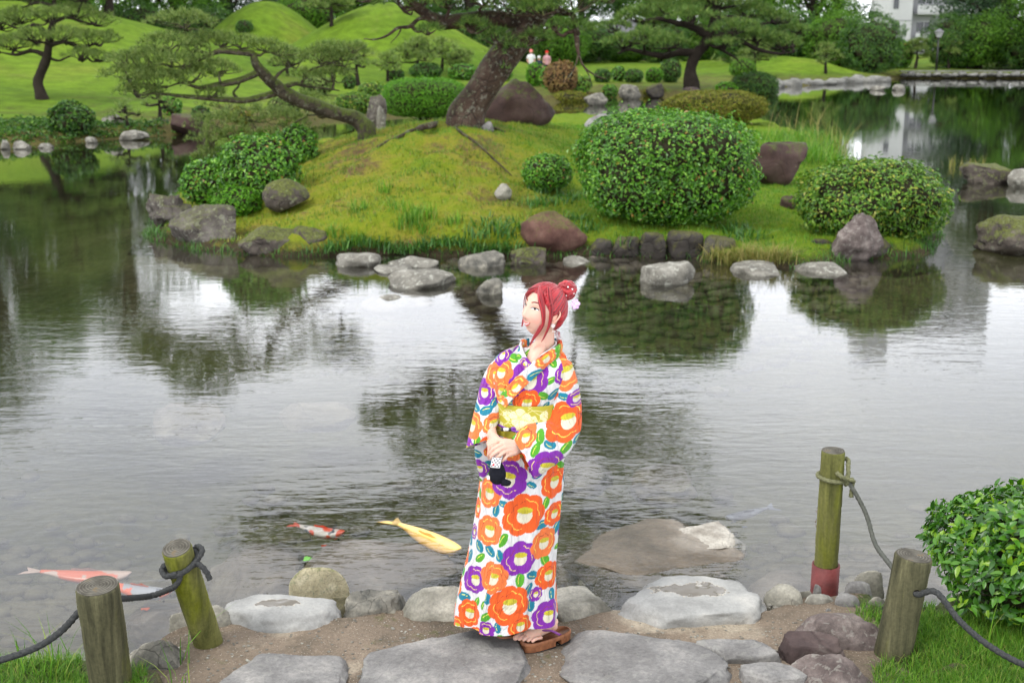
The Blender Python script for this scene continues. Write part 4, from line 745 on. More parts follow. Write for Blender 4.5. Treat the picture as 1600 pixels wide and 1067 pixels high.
for x0, x1, yt, yb, mt, lab in [(368, 396, 32, 54, 'leaf_dark', 'round clipped ball bush on the flank of the first hill'), (171, 196, 6, 26, 'leaf_dark', 'round clipped ball bush on the crest of the left slope'), (608, 632, 108, 128, 'leaf_dark', 'round ball bush in front of the large hill'), (850, 902, 96, 148, 'leaf_red', 'tall russet-topped shrub beyond the boulder'), (1008, 1036, 106, 130, 'leaf_top', 'round bright ball bush on the far shore left of the back pine'),
                                (822, 850, 98, 136, 'leaf_top', 'bright ball bush in front of the distant visitors'), (842, 872, 104, 140, 'leaf_box', 'darker bush beside the bright ball in front of the visitors'), (955, 977, 104, 128, 'leaf_box', 'cone-shaped green bush on the far lawn edge'), (928, 955, 108, 130, 'leaf_dark', 'dull green bush left of the cone-shaped bush'), (895, 915, 136, 152, 'leaf_top', 'tiny bright bush left of the pale shore boulder'), (940, 965, 132, 155, 'leaf_box', 'green bush between the two shore boulders'),
                                (1030, 1064, 92, 130, 'leaf_dark', 'dark loose bush behind the round bright ball bush'), (1118, 1150, 128, 150, 'leaf_top', 'low bright bush right of the back pine trunk'), (1140, 1215, 112, 160, 'leaf_dark', 'dark shrub mass at the pond corner right of the back pine'), (860, 920, 142, 168, 'leaf_mossy', 'pale trailing shrub right of the boulder by the water'), (1385, 1425, 62, 108, 'leaf_box', 'egg-shaped green bush at the foot of the tower'), (850, 885, 70, 100, 'needles_pale', 'broad dome shrub behind the visitors'), (536, 556, 118, 140, 'leaf_dark', 'small dark bush below the large hill'), (300, 330, 165, 198, 'leaf_dark', 'dark bush above the maroon boulder'), (746, 800, 96, 128, 'leaf_box', 'green shrub behind the leaning trunk'), (1005, 1040, 135, 152, 'leaf_mossy', 'yellowish low shrub by the far waterline'),
   (470, 520, 118, 150, 'needles_pale', 'pale low bush below the saddle between the hills'), (560, 606, 128, 158, 'leaf_yel', 'yellow-green bush behind the grey boulder'), (640, 690, 98, 124, 'leaf_dark', 'dark bush at the base of the large hill'), (420, 470, 150, 185, 'needles_pale', 'pale bush behind the spreading pine'), (700, 745, 100, 126, 'leaf_box', 'green bush left of the leaning trunk'), (880, 925, 118, 146, 'leaf_yel', 'yellow-green low bush right of the russet shrub'), (975, 1005, 108, 130, 'leaf_dark', 'dark low bush in the middle of the far lawn edge'), (1140, 1180, 92, 122, 'tree_b', 'leafy bush behind the right end of the back pine'), (355, 395, 168, 196, 'leaf_mossy', 'mossy low bush at the left inlet'), (940, 1010, 70, 98, 'tree_b', 'leafy shrub hiding the right half of the hall'), (895, 935, 66, 98, 'needles_pale', 'dome shrub beside the left end of the hall'), (255, 285, 150, 182, 'leaf_box', 'green bush above the dark rock of the left bank')]:
    bushpx('garden_bush', x0, x1, yt, yb, FGp, M[mt], lab, leaf=.11 if yb > 150 else .15, cover=1.2, boxy=2.2, lump=.07, seed=x0, group='garden bushes on the far shore', ryf=.9)
# ================================================================== island rocks and stones
RK = lambda *a, **k: rock(*a, **k)
w0 = WZ
RK('jagged_rock', 231, 304, 303, 362, w0, M['r_bg'], 'jagged dark rock with two points at the left tip of the island', seed=21, planes=5, rough=.55, depth=.7, boxy=1.5, hard=.7)
RK('jagged_rock', 229, 262, 300, 352, w0, M['r_bg'], 'narrow upright pointed rock leftmost on the island', seed=27, planes=4, rough=.4, depth=.8, boxy=1.4, hard=.6)
RK('shore_boulder', 262, 378, 319, 386, w0, M['r_bg'], 'big brown-grey boulder right of the jagged rock', seed=23, planes=7, rough=.16, depth=.8)
RK('shore_boulder', 374, 478, 352, 400, w0, M['r_mossy'], 'low mossy boulder with pale pointed top at the island front', seed=24, planes=9, rough=.16, depth=.7)
RK('shore_boulder', 455, 520, 352, 398, w0, M['r_mossy'], 'dark mossy rock tucked into the bank beside the pointed boulder', seed=29, planes=6, depth=.8)
g = IG(450, 318)
RK('mossy_mound_rock', 410, 484, 279, 327, float(g[2]), M['r_mossy'], 'round moss-covered rock on the left slope', seed=25, planes=2, rough=.08, depth=.9)
for x0, x1, yt, yb, mt, lab, hh_ in [(523, 598, 392, 418, 'r_shore', 'flat oval grey stone leftmost off the island front', .14), (604, 688, 399, 419, 'r_shore', 'flat wide grey stone close to the bank', .10), (582, 648, 410, 430, 'r_shore', 'low dark-edged stone touching the largest flat stone', .06), (605, 712, 419, 452, 'r_shore', 'largest flat pale stone standing in the shallow water', .15),
                                   (715, 790, 390, 420, 'r_rough', 'hollowed pale rock with a dark cavity off the bank', .16), (797, 854, 385, 412, 'r_mossy', 'small round mossy stone beside the reddish boulder', None), (878, 925, 398, 413, 'r_shore', 'small flat oval stone right of the reddish boulder', .07), (1001, 1086, 408, 446, 'r_shore', 'pale humped stone alone in the water below the big shrub', .24),
                                   (742, 786, 434, 460, 'r_rough', 'small jagged pale stone above the head of the woman', None), (588, 640, 454, 471, 'r_shore', 'flat grey stone just awash nearest the woman', .03)]:
    RK('flat_stone' if hh_ else 'small_boulder', x0, x1, yt, yb, w0, M[mt], lab, height=hh_, sink=.12, planes=4, rough=.12, boxy=2.5, sub=4, seed=x0, **({} if hh_ else {'depth': .7}))
RK('awash_rock', 560, 682, 455, 482, w0 - .07, M['r_subo'], 'wide algae-brown rock just under the water around the flat stone', height=.05, sink=.2, seed=41)
RK('awash_rock', 770, 830, 446, 462, w0 - .06, M['r_subo'], 'algae-brown rock under the water beside the jagged pale stone', height=.05, sink=.2, seed=42)
for k, (x0, x1, yt, yb, lab) in enumerate([(1140, 1222, 405, 432, 'flat stone with dry grass at the island front right'), (1238, 1322, 405, 430, 'flat stone right of the dry grass clump')]): RK('flat_stone', x0, x1, yt, yb, w0, M['r_shore'], lab, height=.1, sink=.12, seed=50 + k)
RK('shore_boulder', 812, 918, 328, 400, w0 + .02, M['r_red'], 'reddish rounded boulder in the bank left of the big shrub', seed=31, planes=3, rough=.1, depth=.8)
for k, (x0, x1, yt, yb) in enumerate([(922, 960, 372, 400), (956, 1002, 368, 402), (1000, 1042, 362, 404), (1040, 1100, 360, 404), (1098, 1150, 368, 406), (1250, 1300, 372, 402)]):
    RK('bank_stone', x0, x1, yt, yb, w0, M['r_dark'], 'dark block in the low bank below the big shrub, ' + ['leftmost', 'second from the left', 'third from the left', 'fourth from the left', 'fifth from the left', 'separate one near the pointed rock'][k], group='dark bank blocks', boxy=4, planes=3, seed=60 + k, depth=.6)
RK('pointed_rock', 1296, 1382, 333, 409, w0, M['r_purp2'], 'upright purple pointed rock in front of the yellow-tipped shrub', seed=71, planes=4, rough=.2, depth=.5, taper=.5)
RK('pointed_rock', 1296, 1392, 368, 405, w0, M['r_dark'], 'dark mossy foot stone under the pointed rock', seed=72, planes=5, depth=.7)
g = IG(1215, 290); RK('lawn_boulder', 1170, 1262, 221, 292, float(g[2]), M['r_maroon'], 'maroon flat-topped boulder between the two round shrubs', seed=33, planes=6, boxy=3.2, depth=.7, up_cut=.55)
g = IG(1235, 322); RK('lawn_boulder', 1218, 1252, 306, 326, float(g[2]), M['r_maroon'], 'small brown stone in the lawn left of the yellow-tipped shrub', seed=34)
g = IG(787, 306); RK('lawn_stone', 772, 800, 287, 308, float(g[2]), M['r_pale'], 'small tan stone on the slope beside the small shrub', seed=35)
g = IG(840, 200); RK('lawn_stone', 752, 772, 190, 202, float(IG(762, 200)[2]), M['r_grey'], 'small grey stone at the foot of the leaning pine', seed=36)
def rockD(name, x0, x1, yt, yb, Yf, mat, label, depth=.7, **kw):
    z = float(isl_h(np.array([(x0 + x1 - 1600) / 2 / FPX * Yf]), np.array([Yf]), False)[0]); a = PY(x0, yb, Yf); b_ = PY(x1, yb, Yf); wd = b_[0] - a[0]; Yc = Yf + depth * wd / 2; zt = PY((x0 + x1) / 2, yt, Yc)[2]; zb = PY(x0, yb, Yf)[2]
    X, F = rock_mesh(wd / 2, depth * wd / 2, 1, kw.pop('seed', 1), **kw); mn, mx = X.min(0), X.max(0); hh2 = zt - zb + .35; X = (X - (mn + mx) / 2) / (mx - mn) * np.array([wd * 1.03, wd * depth, hh2])
    o = MB().add(X, F).build(name, mat); o.location = ((a[0] + b_[0]) / 2, Yc, zt - hh2 / 2); return tag(o, label, 'rock')
rockD('dark_boulder', 752, 868, 122, 194, 24.0, M['r_maroon'], 'large dark maroon boulder with sloping flat top behind the leaning trunk', planes=6, boxy=2.3, seed=37, depth=.8, rough=.16)
rockD('grey_boulder', 570, 604, 148, 190, 25.0, M['r_bg'], 'grey boulder left of the topiary hedge', seed=39); rockD('grey_boulder', 588, 602, 165, 192, 24.0, M['r_shore'], 'narrow grey stone in front of the grey boulder by the hedge', seed=40)
rockD('grey_boulder', 908, 972, 178, 197, 31.0, M['r_grey'], 'low flat grey rock at the back edge of the island lawn', seed=43)
for x0, x1, yt, yb, mt, lab in [(266, 320, 177, 212, 'r_maroon', 'maroon boulder at the end of the left bank'), (912, 950, 145, 166, 'r_rough', 'pale low boulder at the far waterline'), (966, 1002, 132, 156, 'r_rough', 'taller pale boulder at the far waterline'), (1008, 1038, 130, 154, 'r_dark', 'dark boulder under the round bright ball bush'),
                                (186, 232, 204, 220, 'r_shore', 'pale flat boulder on the left shore near the maroon boulder'), (158, 192, 178, 196, 'r_shore', 'grey stone lying in the left bank grass'), (132, 152, 214, 224, 'r_shore', 'little pale stone right of the dark shore shrub'), (20, 50, 220, 234, 'r_shore', 'flat pale stone second from the left edge'), (0, 16, 219, 234, 'r_shore', 'flat pale stone at the left edge of the photo'), (228, 268, 186, 206, 'r_dark', 'dark rock beside the maroon boulder'),
                                (1426, 1450, 0, 0, None, ''), (1360, 1386, 134, 142, 'r_shore', 'left of two low pale rocks off the right shore'), (1394, 1416, 132, 142, 'r_shore', 'right of two low pale rocks off the right shore'), (60, 84, 224, 232, 'r_shore', 'small grey stone left of the dark shore shrub'), (1060, 1100, 136, 152, 'r_purple', 'purple rock at the foot of the back pine')]:
    if mt: 
        z = WZ if yb > 200 or x0 > 900 else float(FGp((x0 + x1) / 2, yb)[2]); RK('shore_rock', x0, x1, yt, yb, z, M[mt], lab, seed=x0 + 1, depth=.7, planes=6)
RK('pond_islet', 1498, 1596, 254, 288, w0, M['r_mossy'], 'low mossy islet rock upper right in the pond', seed=81, planes=8, rough=.2, depth=.6)
RK('pond_islet', 1574, 1640, 264, 294, w0, M['r_shore'], 'grey stone at the right edge beside the mossy islet', seed=82, depth=.7)
RK('pond_islet', 1528, 1680, 336, 402, w0, M['r_mossy'], 'larger mossy rock cut by the right edge', seed=83, planes=8, rough=.18, depth=.7)
# ================================================================== grass, weeds
def isl_pts(n, f=None, xr=(-7.4, 8), yr=(14.4, 33)):
    x = rng.uniform(*xr, n); y = rng.uniform(*yr, n); z = isl_h(x, y); k = z > WZ + .06; x, y, z = x[k], y[k], z[k]; P = np.stack([x, y, z], 1)
    if f is not None: P = P[f(P)]
    return P
P = isl_pts(190000); px_, py_ = proj(P)
nz = fbm(P * [1, 1, 0], .8, 3, 20); right = sstep(750, 950, px_ + 60 * nz)
mb = MB(); Q = P[(rng.random(len(P)) < .35 + .65 * right)]; blades(mb, Q[proj(Q)[0] > 800 + 80 * fbm(Q * [1, 1, 0], 1.0, 2, 5)], .055, .009, .6)
Q2 = P[(px_ < 830) & (nz > -.12) & (py_ < 365) & (rng.random(len(P)) < .8)]; blades(mb, Q2, .05, .009, .7); o = mb.build('grass', M['grassb'], smooth=False); tag(o, 'short bright green lawn grass growing over the island', 'grass', kind='stuff')
mb = MB(); Q = P[(px_ < 860) & (nz < .25) & (rng.random(len(P)) < .75)]; hq = .05 * (.45 + 1.1 * sstep(-.4, .6, fbm(Q, 3.5, 3, 31))); blades(mb, Q, hq, .014, 1.3); o = mb.build('moss', M['grassy'], smooth=False); tag(o, 'yellow-green moss and sparse turf on the front of the mound', 'moss', kind='stuff')
def tuft_at(name, spots, H, n, rad, mat, w_, label, cat='grass', seg=3, bend=.7, ground=IG):
    mb = MB()
    for s in spots:
        g = ground(s[0], s[1]); m_ = int(n * (s[2] if len(s) > 2 else 1)); q = rng.normal(0, rad, (m_, 2)); Pp = np.column_stack([g[0] + q[:, 0], g[1] + q[:, 1], np.full(m_, g[2] - .02)]); blades(mb, Pp, H, w_, bend, seg=seg)
    o = mb.build(name, mat, smooth=False); return tag(o, label, cat, kind='stuff')
tuft_at('tall_grass', [(640, 345), (655, 335), (630, 360), (660, 365), (600, 300), (648, 352), (620, 330), (560, 330), (705, 350), (668, 340), (520, 372), (560, 380)], .22, 55, .07, M['grassb'], .014, 'taller grass tufts on the front of the mound')
tuft_at('waterside_weeds', [(x, 388 + 6 * math.sin(x), 1) for x in range(510, 800, 12)], .16, 42, .10, M['sedge'], .024, 'leafy waterside weeds along the foot of the mound', 'weeds', bend=1.1)
tuft_at('waterside_weeds', [(760, 350), (775, 362), (790, 372), (800, 355), (835, 320), (905, 345), (925, 360), (745, 372), (890, 310), (990, 380), (1150, 360), (1165, 372), (840, 300), (870, 318)], .17, 60, .14, M['sedge'], .026, 'weeds between the small shrub and the big shrub', 'weeds', bend=1.1)
tuft_at('dry_grass', [(x, 408 + 5 * math.sin(x), 1) for x in range(1118, 1235, 11)], .24, 60, .09, M['straw'], .012, 'yellowing dry grass clump spilling over the front stones', bend=1.3)
tuft_at('reed_grass', [(x, y_, 1) for x in range(1190, 1300, 11) for y_ in (222, 238, 252)], .42, 60, .28, M['grassb'], .02, 'tall bright grass growing at the back right of the island', bend=.8)
tuft_at('feather_grass', [(1225, 215), (1250, 205), (1275, 212), (1300, 225), (1290, 240), (1315, 235)], .95, 16, .3, M['straw'], .014, 'pale feathery grass stems leaning over the water at back right', bend=.9)
tuft_at('islet_grass', [(1498, 262), (1515, 262), (1535, 262), (1488, 260)], .30, 14, .10, M['straw'], .014, 'thin grass growing beside the upper right islet', ground=lambda a, b_: G(a, b_, WZ))
sp = []
for k in range(len(ISL)):
    a, b_ = np.array(ISL[k]), np.array(ISL[(k + 1) % len(ISL)]); n_ = max(1, int(np.linalg.norm(b_ - a) / .13)); sp += [a + (b_ - a) * q / n_ for q in range(n_)]
sp = np.array(sp); sp = sp[rng.random(len(sp)) < .8]; mb = MB()
for s_ in sp:
    m_ = 22; q = rng.normal(0, .09, (m_, 2)) + s_; z = isl_h(q[:, 0], q[:, 1]); kk = z > WZ - .04; Pp = np.column_stack([q, z])[kk]
    if len(Pp): blades(mb, Pp, rng.uniform(.07, .16), .014, 1.1, seg=3)
o = mb.build('fringe_grass', M['sedge'], smooth=False); tag(o, 'uneven fringe of weeds along the waterline of the island', 'weeds', kind='stuff')
# left bank rough growth
mb = MB(); Pf = []
for k in range(2600):
    x = rng.uniform(-21, -9); y = rng.uniform(32.5, 37); Pf.append((x, y))
Pf = np.array(Pf); z = far_h(Pf[:, 0], Pf[:, 1]); kk = (z > WZ + .02) & (z < WZ + .42); Pf = np.column_stack([Pf, z])[kk]
leaves(mb, np.repeat(Pf, 9, 0) + rng.normal(0, .10, (len(Pf) * 9, 3)) * [1, 1, .6], np.tile([0, 0, 1.0], (len(Pf) * 9, 1)), .12, .5, spread=1.6)
o = mb.build('bank_undergrowth', M['leaf_dark'], smooth=False); tag(o, 'low dark undergrowth at the waterline of the left bank', 'undergrowth', kind='stuff')
# ================================================================== foreground shore stones
def stone(x0, x1, yt, yb, mt, lab, h, zb=-.05, name='shore_stone', **kw):
    kw.setdefault('planes', 3); kw.setdefault('rough', .10); kw.setdefault('boxy', 2.15); return RK(name, x0, x1, yt, yb, zb, M[mt], lab, height=h, sink=max(kw.pop('sink', .14), h * 1.05), sub=5, **kw)
def puddle_stone_mat(name, cx, cy_, rx, ry, seed):
    m = NT(name, .85, .3); n1, n2, n3 = m.noise(3.5, 5), m.noise(10, 5, .6, dist=.8), m.noise(70, 4, .7)
    c = m.ramp(n1, [(.3, (.19, .19, .18)), (.5, (.34, .34, .32)), (.7, (.50, .485, .44))]); c = m.mix(.4, c, m.ramp(n3, [(.3, .5), (.65, 1.0)]), 'MULTIPLY')
    s = m.sep(m.co); ex = m.math('DIVIDE', m.math('SUBTRACT', s[0], cx), rx); ey = m.math('DIVIDE', m.math('SUBTRACT', s[1], cy_), ry)
    d = m.math('SQRT', m.math('ADD', m.math('MULTIPLY', ex, ex), m.math('MULTIPLY', ey, ey))); d = m.math('ADD', d, m.math('MULTIPLY', m.math('SUBTRACT', m.noise(11 + seed, 4, .6), .5), 2.4))
    zt = m.math('GREATER_THAN', m.sep(m.geo('Normal'))[2], .55)
    ring = m.math('MULTIPLY', m.ramp(d, [(.9, 0.0), (1.02, 1.0), (1.18, 1.0), (1.45, 0.0)]), zt); pud = m.math('MULTIPLY', m.ramp(d, [(.9, 1.0), (.97, 0.0)]), zt)
    c = m.mix(m.math('MULTIPLY', ring, .7), c, (.58, .50, .38)); c = m.mix(pud, c, (.13, .115, .09)); m.base(c)
    m.rough(m.ramp(pud, [(0.0, .85), (1.0, .06)])); h = m.math('MULTIPLY', m.math('ADD', n2, m.math('MULTIPLY', n3, .4)), m.math('SUBTRACT', 1.0, pud)); m.nrm(m.bump(h, .5, .02)); return m.m
M['r_pud1'] = puddle_stone_mat('puddled_stone', 0.0, 0.0, .11, .035, 0); M['r_pud2'] = puddle_stone_mat('puddled_stone_wide', 0.02, 0.02, .16, .075, 3)
stone(262, 366, 938, 998, 'r_pale', 'pale rounded stone behind the left leaning post', .13, seed=101)
stone(344, 540, 922, 992, 'r_pud1', 'long pale flat stone with a muddy puddle on top at left', .075, zb=-.015, seed=102, planes=2, up_cut=.62, sink=.16)
stone(451, 546, 887, 936, 'r_crack', 'round cream cobble with cracked crust standing in the water', .16, zb=-.2, seed=103, planes=1, rough=.05)
stone(532, 640, 918, 984, 'r_rough', 'rough grey and white knobbly stone between two smooth ones', .14, zb=-.08, seed=104, rough=.16, planes=6)
stone(622, 772, 903, 986, 'r_pale', 'smooth pale domed boulder behind the hem of the kimono', .17, seed=105, planes=1)
stone(835, 966, 916, 976, 'r_pale', 'flat whitish stone right behind the kimono', .07, zb=-.02, seed=106, up_cut=.4)
stone(952, 1200, 897, 986, 'r_pud2', 'widest pale flat stone with a dark puddle right of the woman', .08, zb=-.015, seed=107, planes=2, up_cut=.6, sink=.16)
stone(193, 300, 988, 1062, 'r_rough', 'grey rounded boulder between the two left posts', .15, zb=-.04, seed=108, rough=.08, planes=4)
stone(205, 262, 1046, 1085, 'r_dark', 'small dark stone at the bottom beside the front left post', .06, zb=-.02, seed=109)
# embedded paving stones of the path
pth = bpy.data.objects['path']
def pave(x0, x1, yt, yb, mt, h, zb=-.06, **kw):
    kw.setdefault('planes', 5); kw.setdefault('rough', .10); kw.setdefault('boxy', 2.7); kw.setdefault('up_cut', .45)
    return rock('paving_stone', x0, x1, yt, yb, zb, M[mt], '', height=h, sink=h * 1.1, sub=5, parent=pth, **kw)
pave(322, 545, 1024, 1130, 'r_grey', .06, zb=-.015, seed=111); pave(562, 836, 988, 1125, 'r_grey', .07, zb=-.02, seed=112, planes=3, boxy=2.15); pave(858, 1142, 983, 1100, 'r_grey', .07, zb=-.02, seed=113); pave(1080, 1225, 1000, 1060, 'r_grey', .12, seed=114); pave(1150, 1260, 1036, 1100, 'r_grey', .12, seed=115); pave(-40, 60, 1045, 1110, 'r_purple', .1, seed=119)
RKs = [(1215, 1402, 950, 1030, 'r_purp2', 'large purple-brown speckled boulder left of the front right post', .16, 121), (1212, 1322, 985, 1048, 'r_purple', 'smooth dark purple boulder partly under the speckled one', .14, 122), (1215, 1368, 1016, 1100, 'r_purp2', 'mottled purple boulder at the bottom edge right of centre', .15, 123), (1418, 1560, 1026, 1075, 'r_dark', 'dark rounded rock in the grass below the front right post', .08, 124)]
for x0, x1, yt, yb, mt, lab, h, sd_ in RKs: stone(x0, x1, yt, yb, mt, lab, h, zb=-.03, seed=sd_, planes=5, rough=.12)
sm = [(1194, 1256, 912, 952, 'r_pale', .09), (1236, 1272, 924, 942, 'r_pale', .05), (1255, 1306, 926, 952, 'r_shore', .05), (1303, 1346, 926, 958, 'r_grey', .07), (1318, 1368, 905, 940, 'r_grey', .08), (1332, 1384, 892, 920, 'r_pale', .08), (1344, 1372, 946, 962, 'r_shore', .04), (1352, 1386, 932, 956, 'r_rough', .06), (1222, 1250, 936, 952, 'r_rough', .04), (1280, 1304, 950, 964, 'r_grey', .03), (1268, 1284, 916, 928, 'r_grey', .04)]
wh = ['biggest pale stone left of the red-sleeved post', 'little pale pebble touching the red sleeve', 'flat long stone in front of the red sleeve', 'smooth grey oval stone right of the red sleeve', 'grey upright stone behind the smooth oval one', 'pale stone farthest back beside the rope', 'small round stone beside the front right post', 'rough stone next to the front right post', 'rough pebble at the front of the stone pile', 'dark flat pebble at the front of the stone pile', 'tiny grey pebble left of the red sleeve']
for k, (x0, x1, yt, yb, mt, h) in enumerate(sm): RK('small_stone', x0, x1, yt, yb, -.025, M[mt], wh[k], height=h + .01, sink=h + .03, seed=130 + k, planes=3, rough=.08, group='small stones around the red-sleeved post')
mb = MB(); r2 = np.random.default_rng(5)
for k in range(900):
    if k < 300: g = G(r2.uniform(1200, 1390), r2.uniform(935, 975), -.01)
    else: g = G(r2.uniform(280, 1300), r2.uniform(965, 1067), .0); g[2] = float(near_h(np.array([g[0]]), np.array([g[1]]))[0]) + .001
    s_ = r2.uniform(.004, .014 if k < 150 else .007); V, F = ico(1); mb.add(V * (1 + .3 * fbm(V, 1.5, 1, k))[:, None] * [s_ * 1.3, s_, s_ * .7] + g, F)
o = mb.build('gravel', M['r_shore'], smooth=False); tag(o, 'loose gravel around the red-sleeved post and on the path', 'gravel', kind='stuff')
# under water
def uw(x0, x1, yt, yb, top, mt, lab, name='submerged_rock', h=.28, **kw): return RK(name, x0, x1, yt, yb, WZ + top - .03, M[mt], lab, height=.03, sink=.22, sub=5, **kw)
uw(462, 722, 842, 915, -.04, 'r_sub', 'large grey submerged slab below the golden carp', planes=5, seed=201, rough=.08, up_cut=.3)
uw(872, 1172, 812, 908, .024, 'r_subo', 'large brown algae-covered rock just under the water right of the woman', planes=6, seed=202, rough=.10, up_cut=.25)
stone(1052, 1168, 812, 868, 'r_white', 'whitish crusted rock top breaking the water surface', .05, zb=WZ - .03, name='awash_rock', seed=203, planes=6, rough=.2, up_cut=.3)
for k, (x0, x1, yt, yb, tp, lab) in enumerate([(315, 470, 838, 925, -.10, 'broad round stone under the water left of the grey slab'), (395, 500, 880, 930, -.08, 'round underwater stone beside the cream cobble'), (552, 640, 905, 940, -.08, 'underwater stone behind the knobbly stone'), (1165, 1290, 880, 930, -.07, 'broad smooth underwater stone behind the wide puddled stone'), (1080, 1150, 885, 905, -.03, 'small underwater stone touching the wide puddled stone'), (925, 990, 880, 910, -.02, 'small brown stone just awash behind the kimono'), (200, 330, 920, 975, -.10, 'underwater stone behind the left posts'), (860, 905, 860, 895, -.08, 'dark underwater stone right of the kimono'), (230, 350, 625, 668, -.12, 'isolated underwater rock far left in mid pond'), (690, 730, 860, 905, -.1, 'underwater stone left of the kimono'), (870, 960, 700, 745, -.16, 'brown underwater rock right of her hip'), (980, 1090, 720, 760, -.18, 'underwater rock in the reflection of the pine'), (430, 560, 620, 650, -.20, 'long underwater rock in mid pond left')]):
    uw(x0, x1, yt, yb, tp, 'r_sub' if k < 8 else 'r_subo', lab, seed=210 + k, planes=3, h=.22)
mb = MB()
for k in range(1500):
    px, py = r2.uniform(-50, 1500), 960 - abs(r2.normal(0, 80)); g = G(px, py, WZ - .3); zb = float(bed_h(np.array([g[0]]), np.array([g[1]]))[0]); zn = float(near_h(np.array([g[0]]), np.array([g[1]]))[0]); zb = max(zb, zn)
    if zb > WZ - .05: continue
    s_ = r2.uniform(.02, .075); V, F = ico(2); mb.add(V * (1 + .25 * fbm(V, 1.3, 1, k))[:, None] * [s_ * 1.3, s_, s_ * .6] + [g[0], g[1], zb + .01], F)
for k in range(1200):
    px, py = r2.uniform(500, 1350), 405 + abs(r2.normal(0, 45)); g = G(px, py, WZ - .2); zb = float(bed_h(np.array([g[0]]), np.array([g[1]]))[0]); s_ = r2.uniform(.04, .12); V, F = ico(1); mb.add(V * (1 + .25 * fbm(V, 1.3, 1, k))[:, None] * [s_ * 1.3, s_, s_ * .5] + [g[0], g[1], zb + .02], F)
o = mb.build('pond_pebbles', M['r_sub'], smooth=True); tag(o, 'rounded pebbles and cobbles lying on the pond bed', 'pebbles', kind='stuff')
# ================================================================== posts and ropes
def wood_mat(name, a, b_, mossc, mossamt, sc=1.0):
    m = NT(name, .85, .2); v = m.mapv((16, 16, 1.3)); v2 = m.mapv((5, 5, 1.2)); n1, n2, n3 = m.noise(1.6, 6, .65, v, .4), m.noise(1.5, 4, .6, v2), m.noise(70, 4, .6)
    c = m.ramp(n1, [(.3, a), (.6, b_), (.75, tuple(min(1, x * 1.9) for x in b_))]); c = m.mix(m.ramp(n2, [(.52 - mossamt * .25, mossamt), (.68 - mossamt * .2, 0.0)]), c, m.mix(.6, mossc, m.ramp(n1, [(.3, .4), (.7, 1.2)]), 'MULTIPLY'))
    c = m.mix(.35, c, m.ramp(n3, [(.35, .4), (.6, 1.0)]), 'MULTIPLY'); m.base(c); m.nrm(m.bump(m.math('ADD', n1, m.math('MULTIPLY', n3, .25)), .8, .012)); return m.m
M['post_g'] = wood_mat('mossy_post_wood', (.06, .065, .018), (.15, .15, .045), (.16, .18, .006), 1.0); M['post_b'] = wood_mat('weathered_post_wood', (.03, .03, .016), (.11, .105, .055), (.12, .135, .006), 1.0)
m = NT('end_grain', .9, .15); s = m.sep(m.co); rr = m.math('SQRT', m.math('ADD', m.math('MULTIPLY', s[0], s[0]), m.math('MULTIPLY', s[1], s[1]))); rg = m.math('SINE', m.math('MULTIPLY', m.math('ADD', rr, m.math('MULTIPLY', m.noise(9, 3), .02)), 520)); n_ = m.noise(14, 5)
c = m.mix(m.ramp(rg, [(.35, .55), (.7, 0.0)]), m.ramp(n_, [(.35, (.07, .065, .05)), (.6, (.17, .16, .13)), (.72, (.26, .16, .05))]), (.04, .035, .03)); m.base(c); m.nrm(m.bump(rg, .4, .004)); M['endg'] = m.m
m = NT('rope', .9, .15); n_ = m.noise(120, 3); m.base(m.ramp(n_, [(.3, (.05, .052, .045)), (.7, (.12, .125, .105))])); m.nrm(m.bump(n_, .5, .004)); M['rope'] = m.m
m = NT('green_rope', .9, .15); n_ = m.noise(120, 3); m.base(m.ramp(n_, [(.3, (.09, .095, .045)), (.7, (.20, .20, .11))])); m.nrm(m.bump(n_, .5, .004)); M['ropeg'] = m.m
m = NT('dark_rope', .85, .2); n_ = m.noise(120, 3); m.base(m.ramp(n_, [(.3, (.022, .024, .025)), (.7, (.06, .062, .06))])); m.nrm(m.bump(n_, .5, .004)); M['roped'] = m.m
M['sleeve'] = plain('rusty_red_paint', (.17, .035, .032), .6, .35, .5, 14, .3, 60); M['hole'] = plain('post_hole', (.01, .008, .006), .95, .05, .1)
def post(top, bot, rad, zb, mat, label, Ytop=None):
    B = G(bot[0], bot[1], zb); B[1] += rad * .9; Tp = PY(top[0], top[1], B[1] if Ytop is None else B[1] + Ytop); e = empty('rope_post', B, label, 'post', 'round wooden rope posts')
    ax = (Tp - B) / np.linalg.norm(Tp - B); mb = MB(); n = 26; pts = np.array([B - ax * .15 + (Tp - B + ax * .15) * k / (n - 1) for k in range(n)]); rads = np.full(n, rad); rads[-1] *= .955; pts[-1] = Tp; pts[-2] = Tp - ax * .008
    tube(mb, pts, rads, 40, rough=.035, seed=int(top[0])); mb.build('shaft', mat, e)
    mb = MB(); tube(mb, [[0, 0, -.004], [0, 0, .003]], [rad * .95, rad * .94], 40, rough=.0); o = mb.build('cut_end', M['endg'], None, smooth=False); o.parent = e; o.location = Tp - B
    o.rotation_euler = Vector(ax).to_track_quat('Z', 'Y').to_euler(); return e, B, Tp, ax
def ringpts(B, T_, t, rad, a0=0, a1=6.283, n=26, tilt=0.0, dz=0.0):
    ax = (T_ - B) / np.linalg.norm(T_ - B); u = np.cross(ax, [0, 1, 0]); u /= np.linalg.norm(u); v = np.cross(ax, u); c = B + (T_ - B) * t
    return [c + (u * math.cos(a) + v * math.sin(a)) * rad + ax * (tilt * math.cos(a) + dz * a) for a in np.linspace(a0, a1, n)]
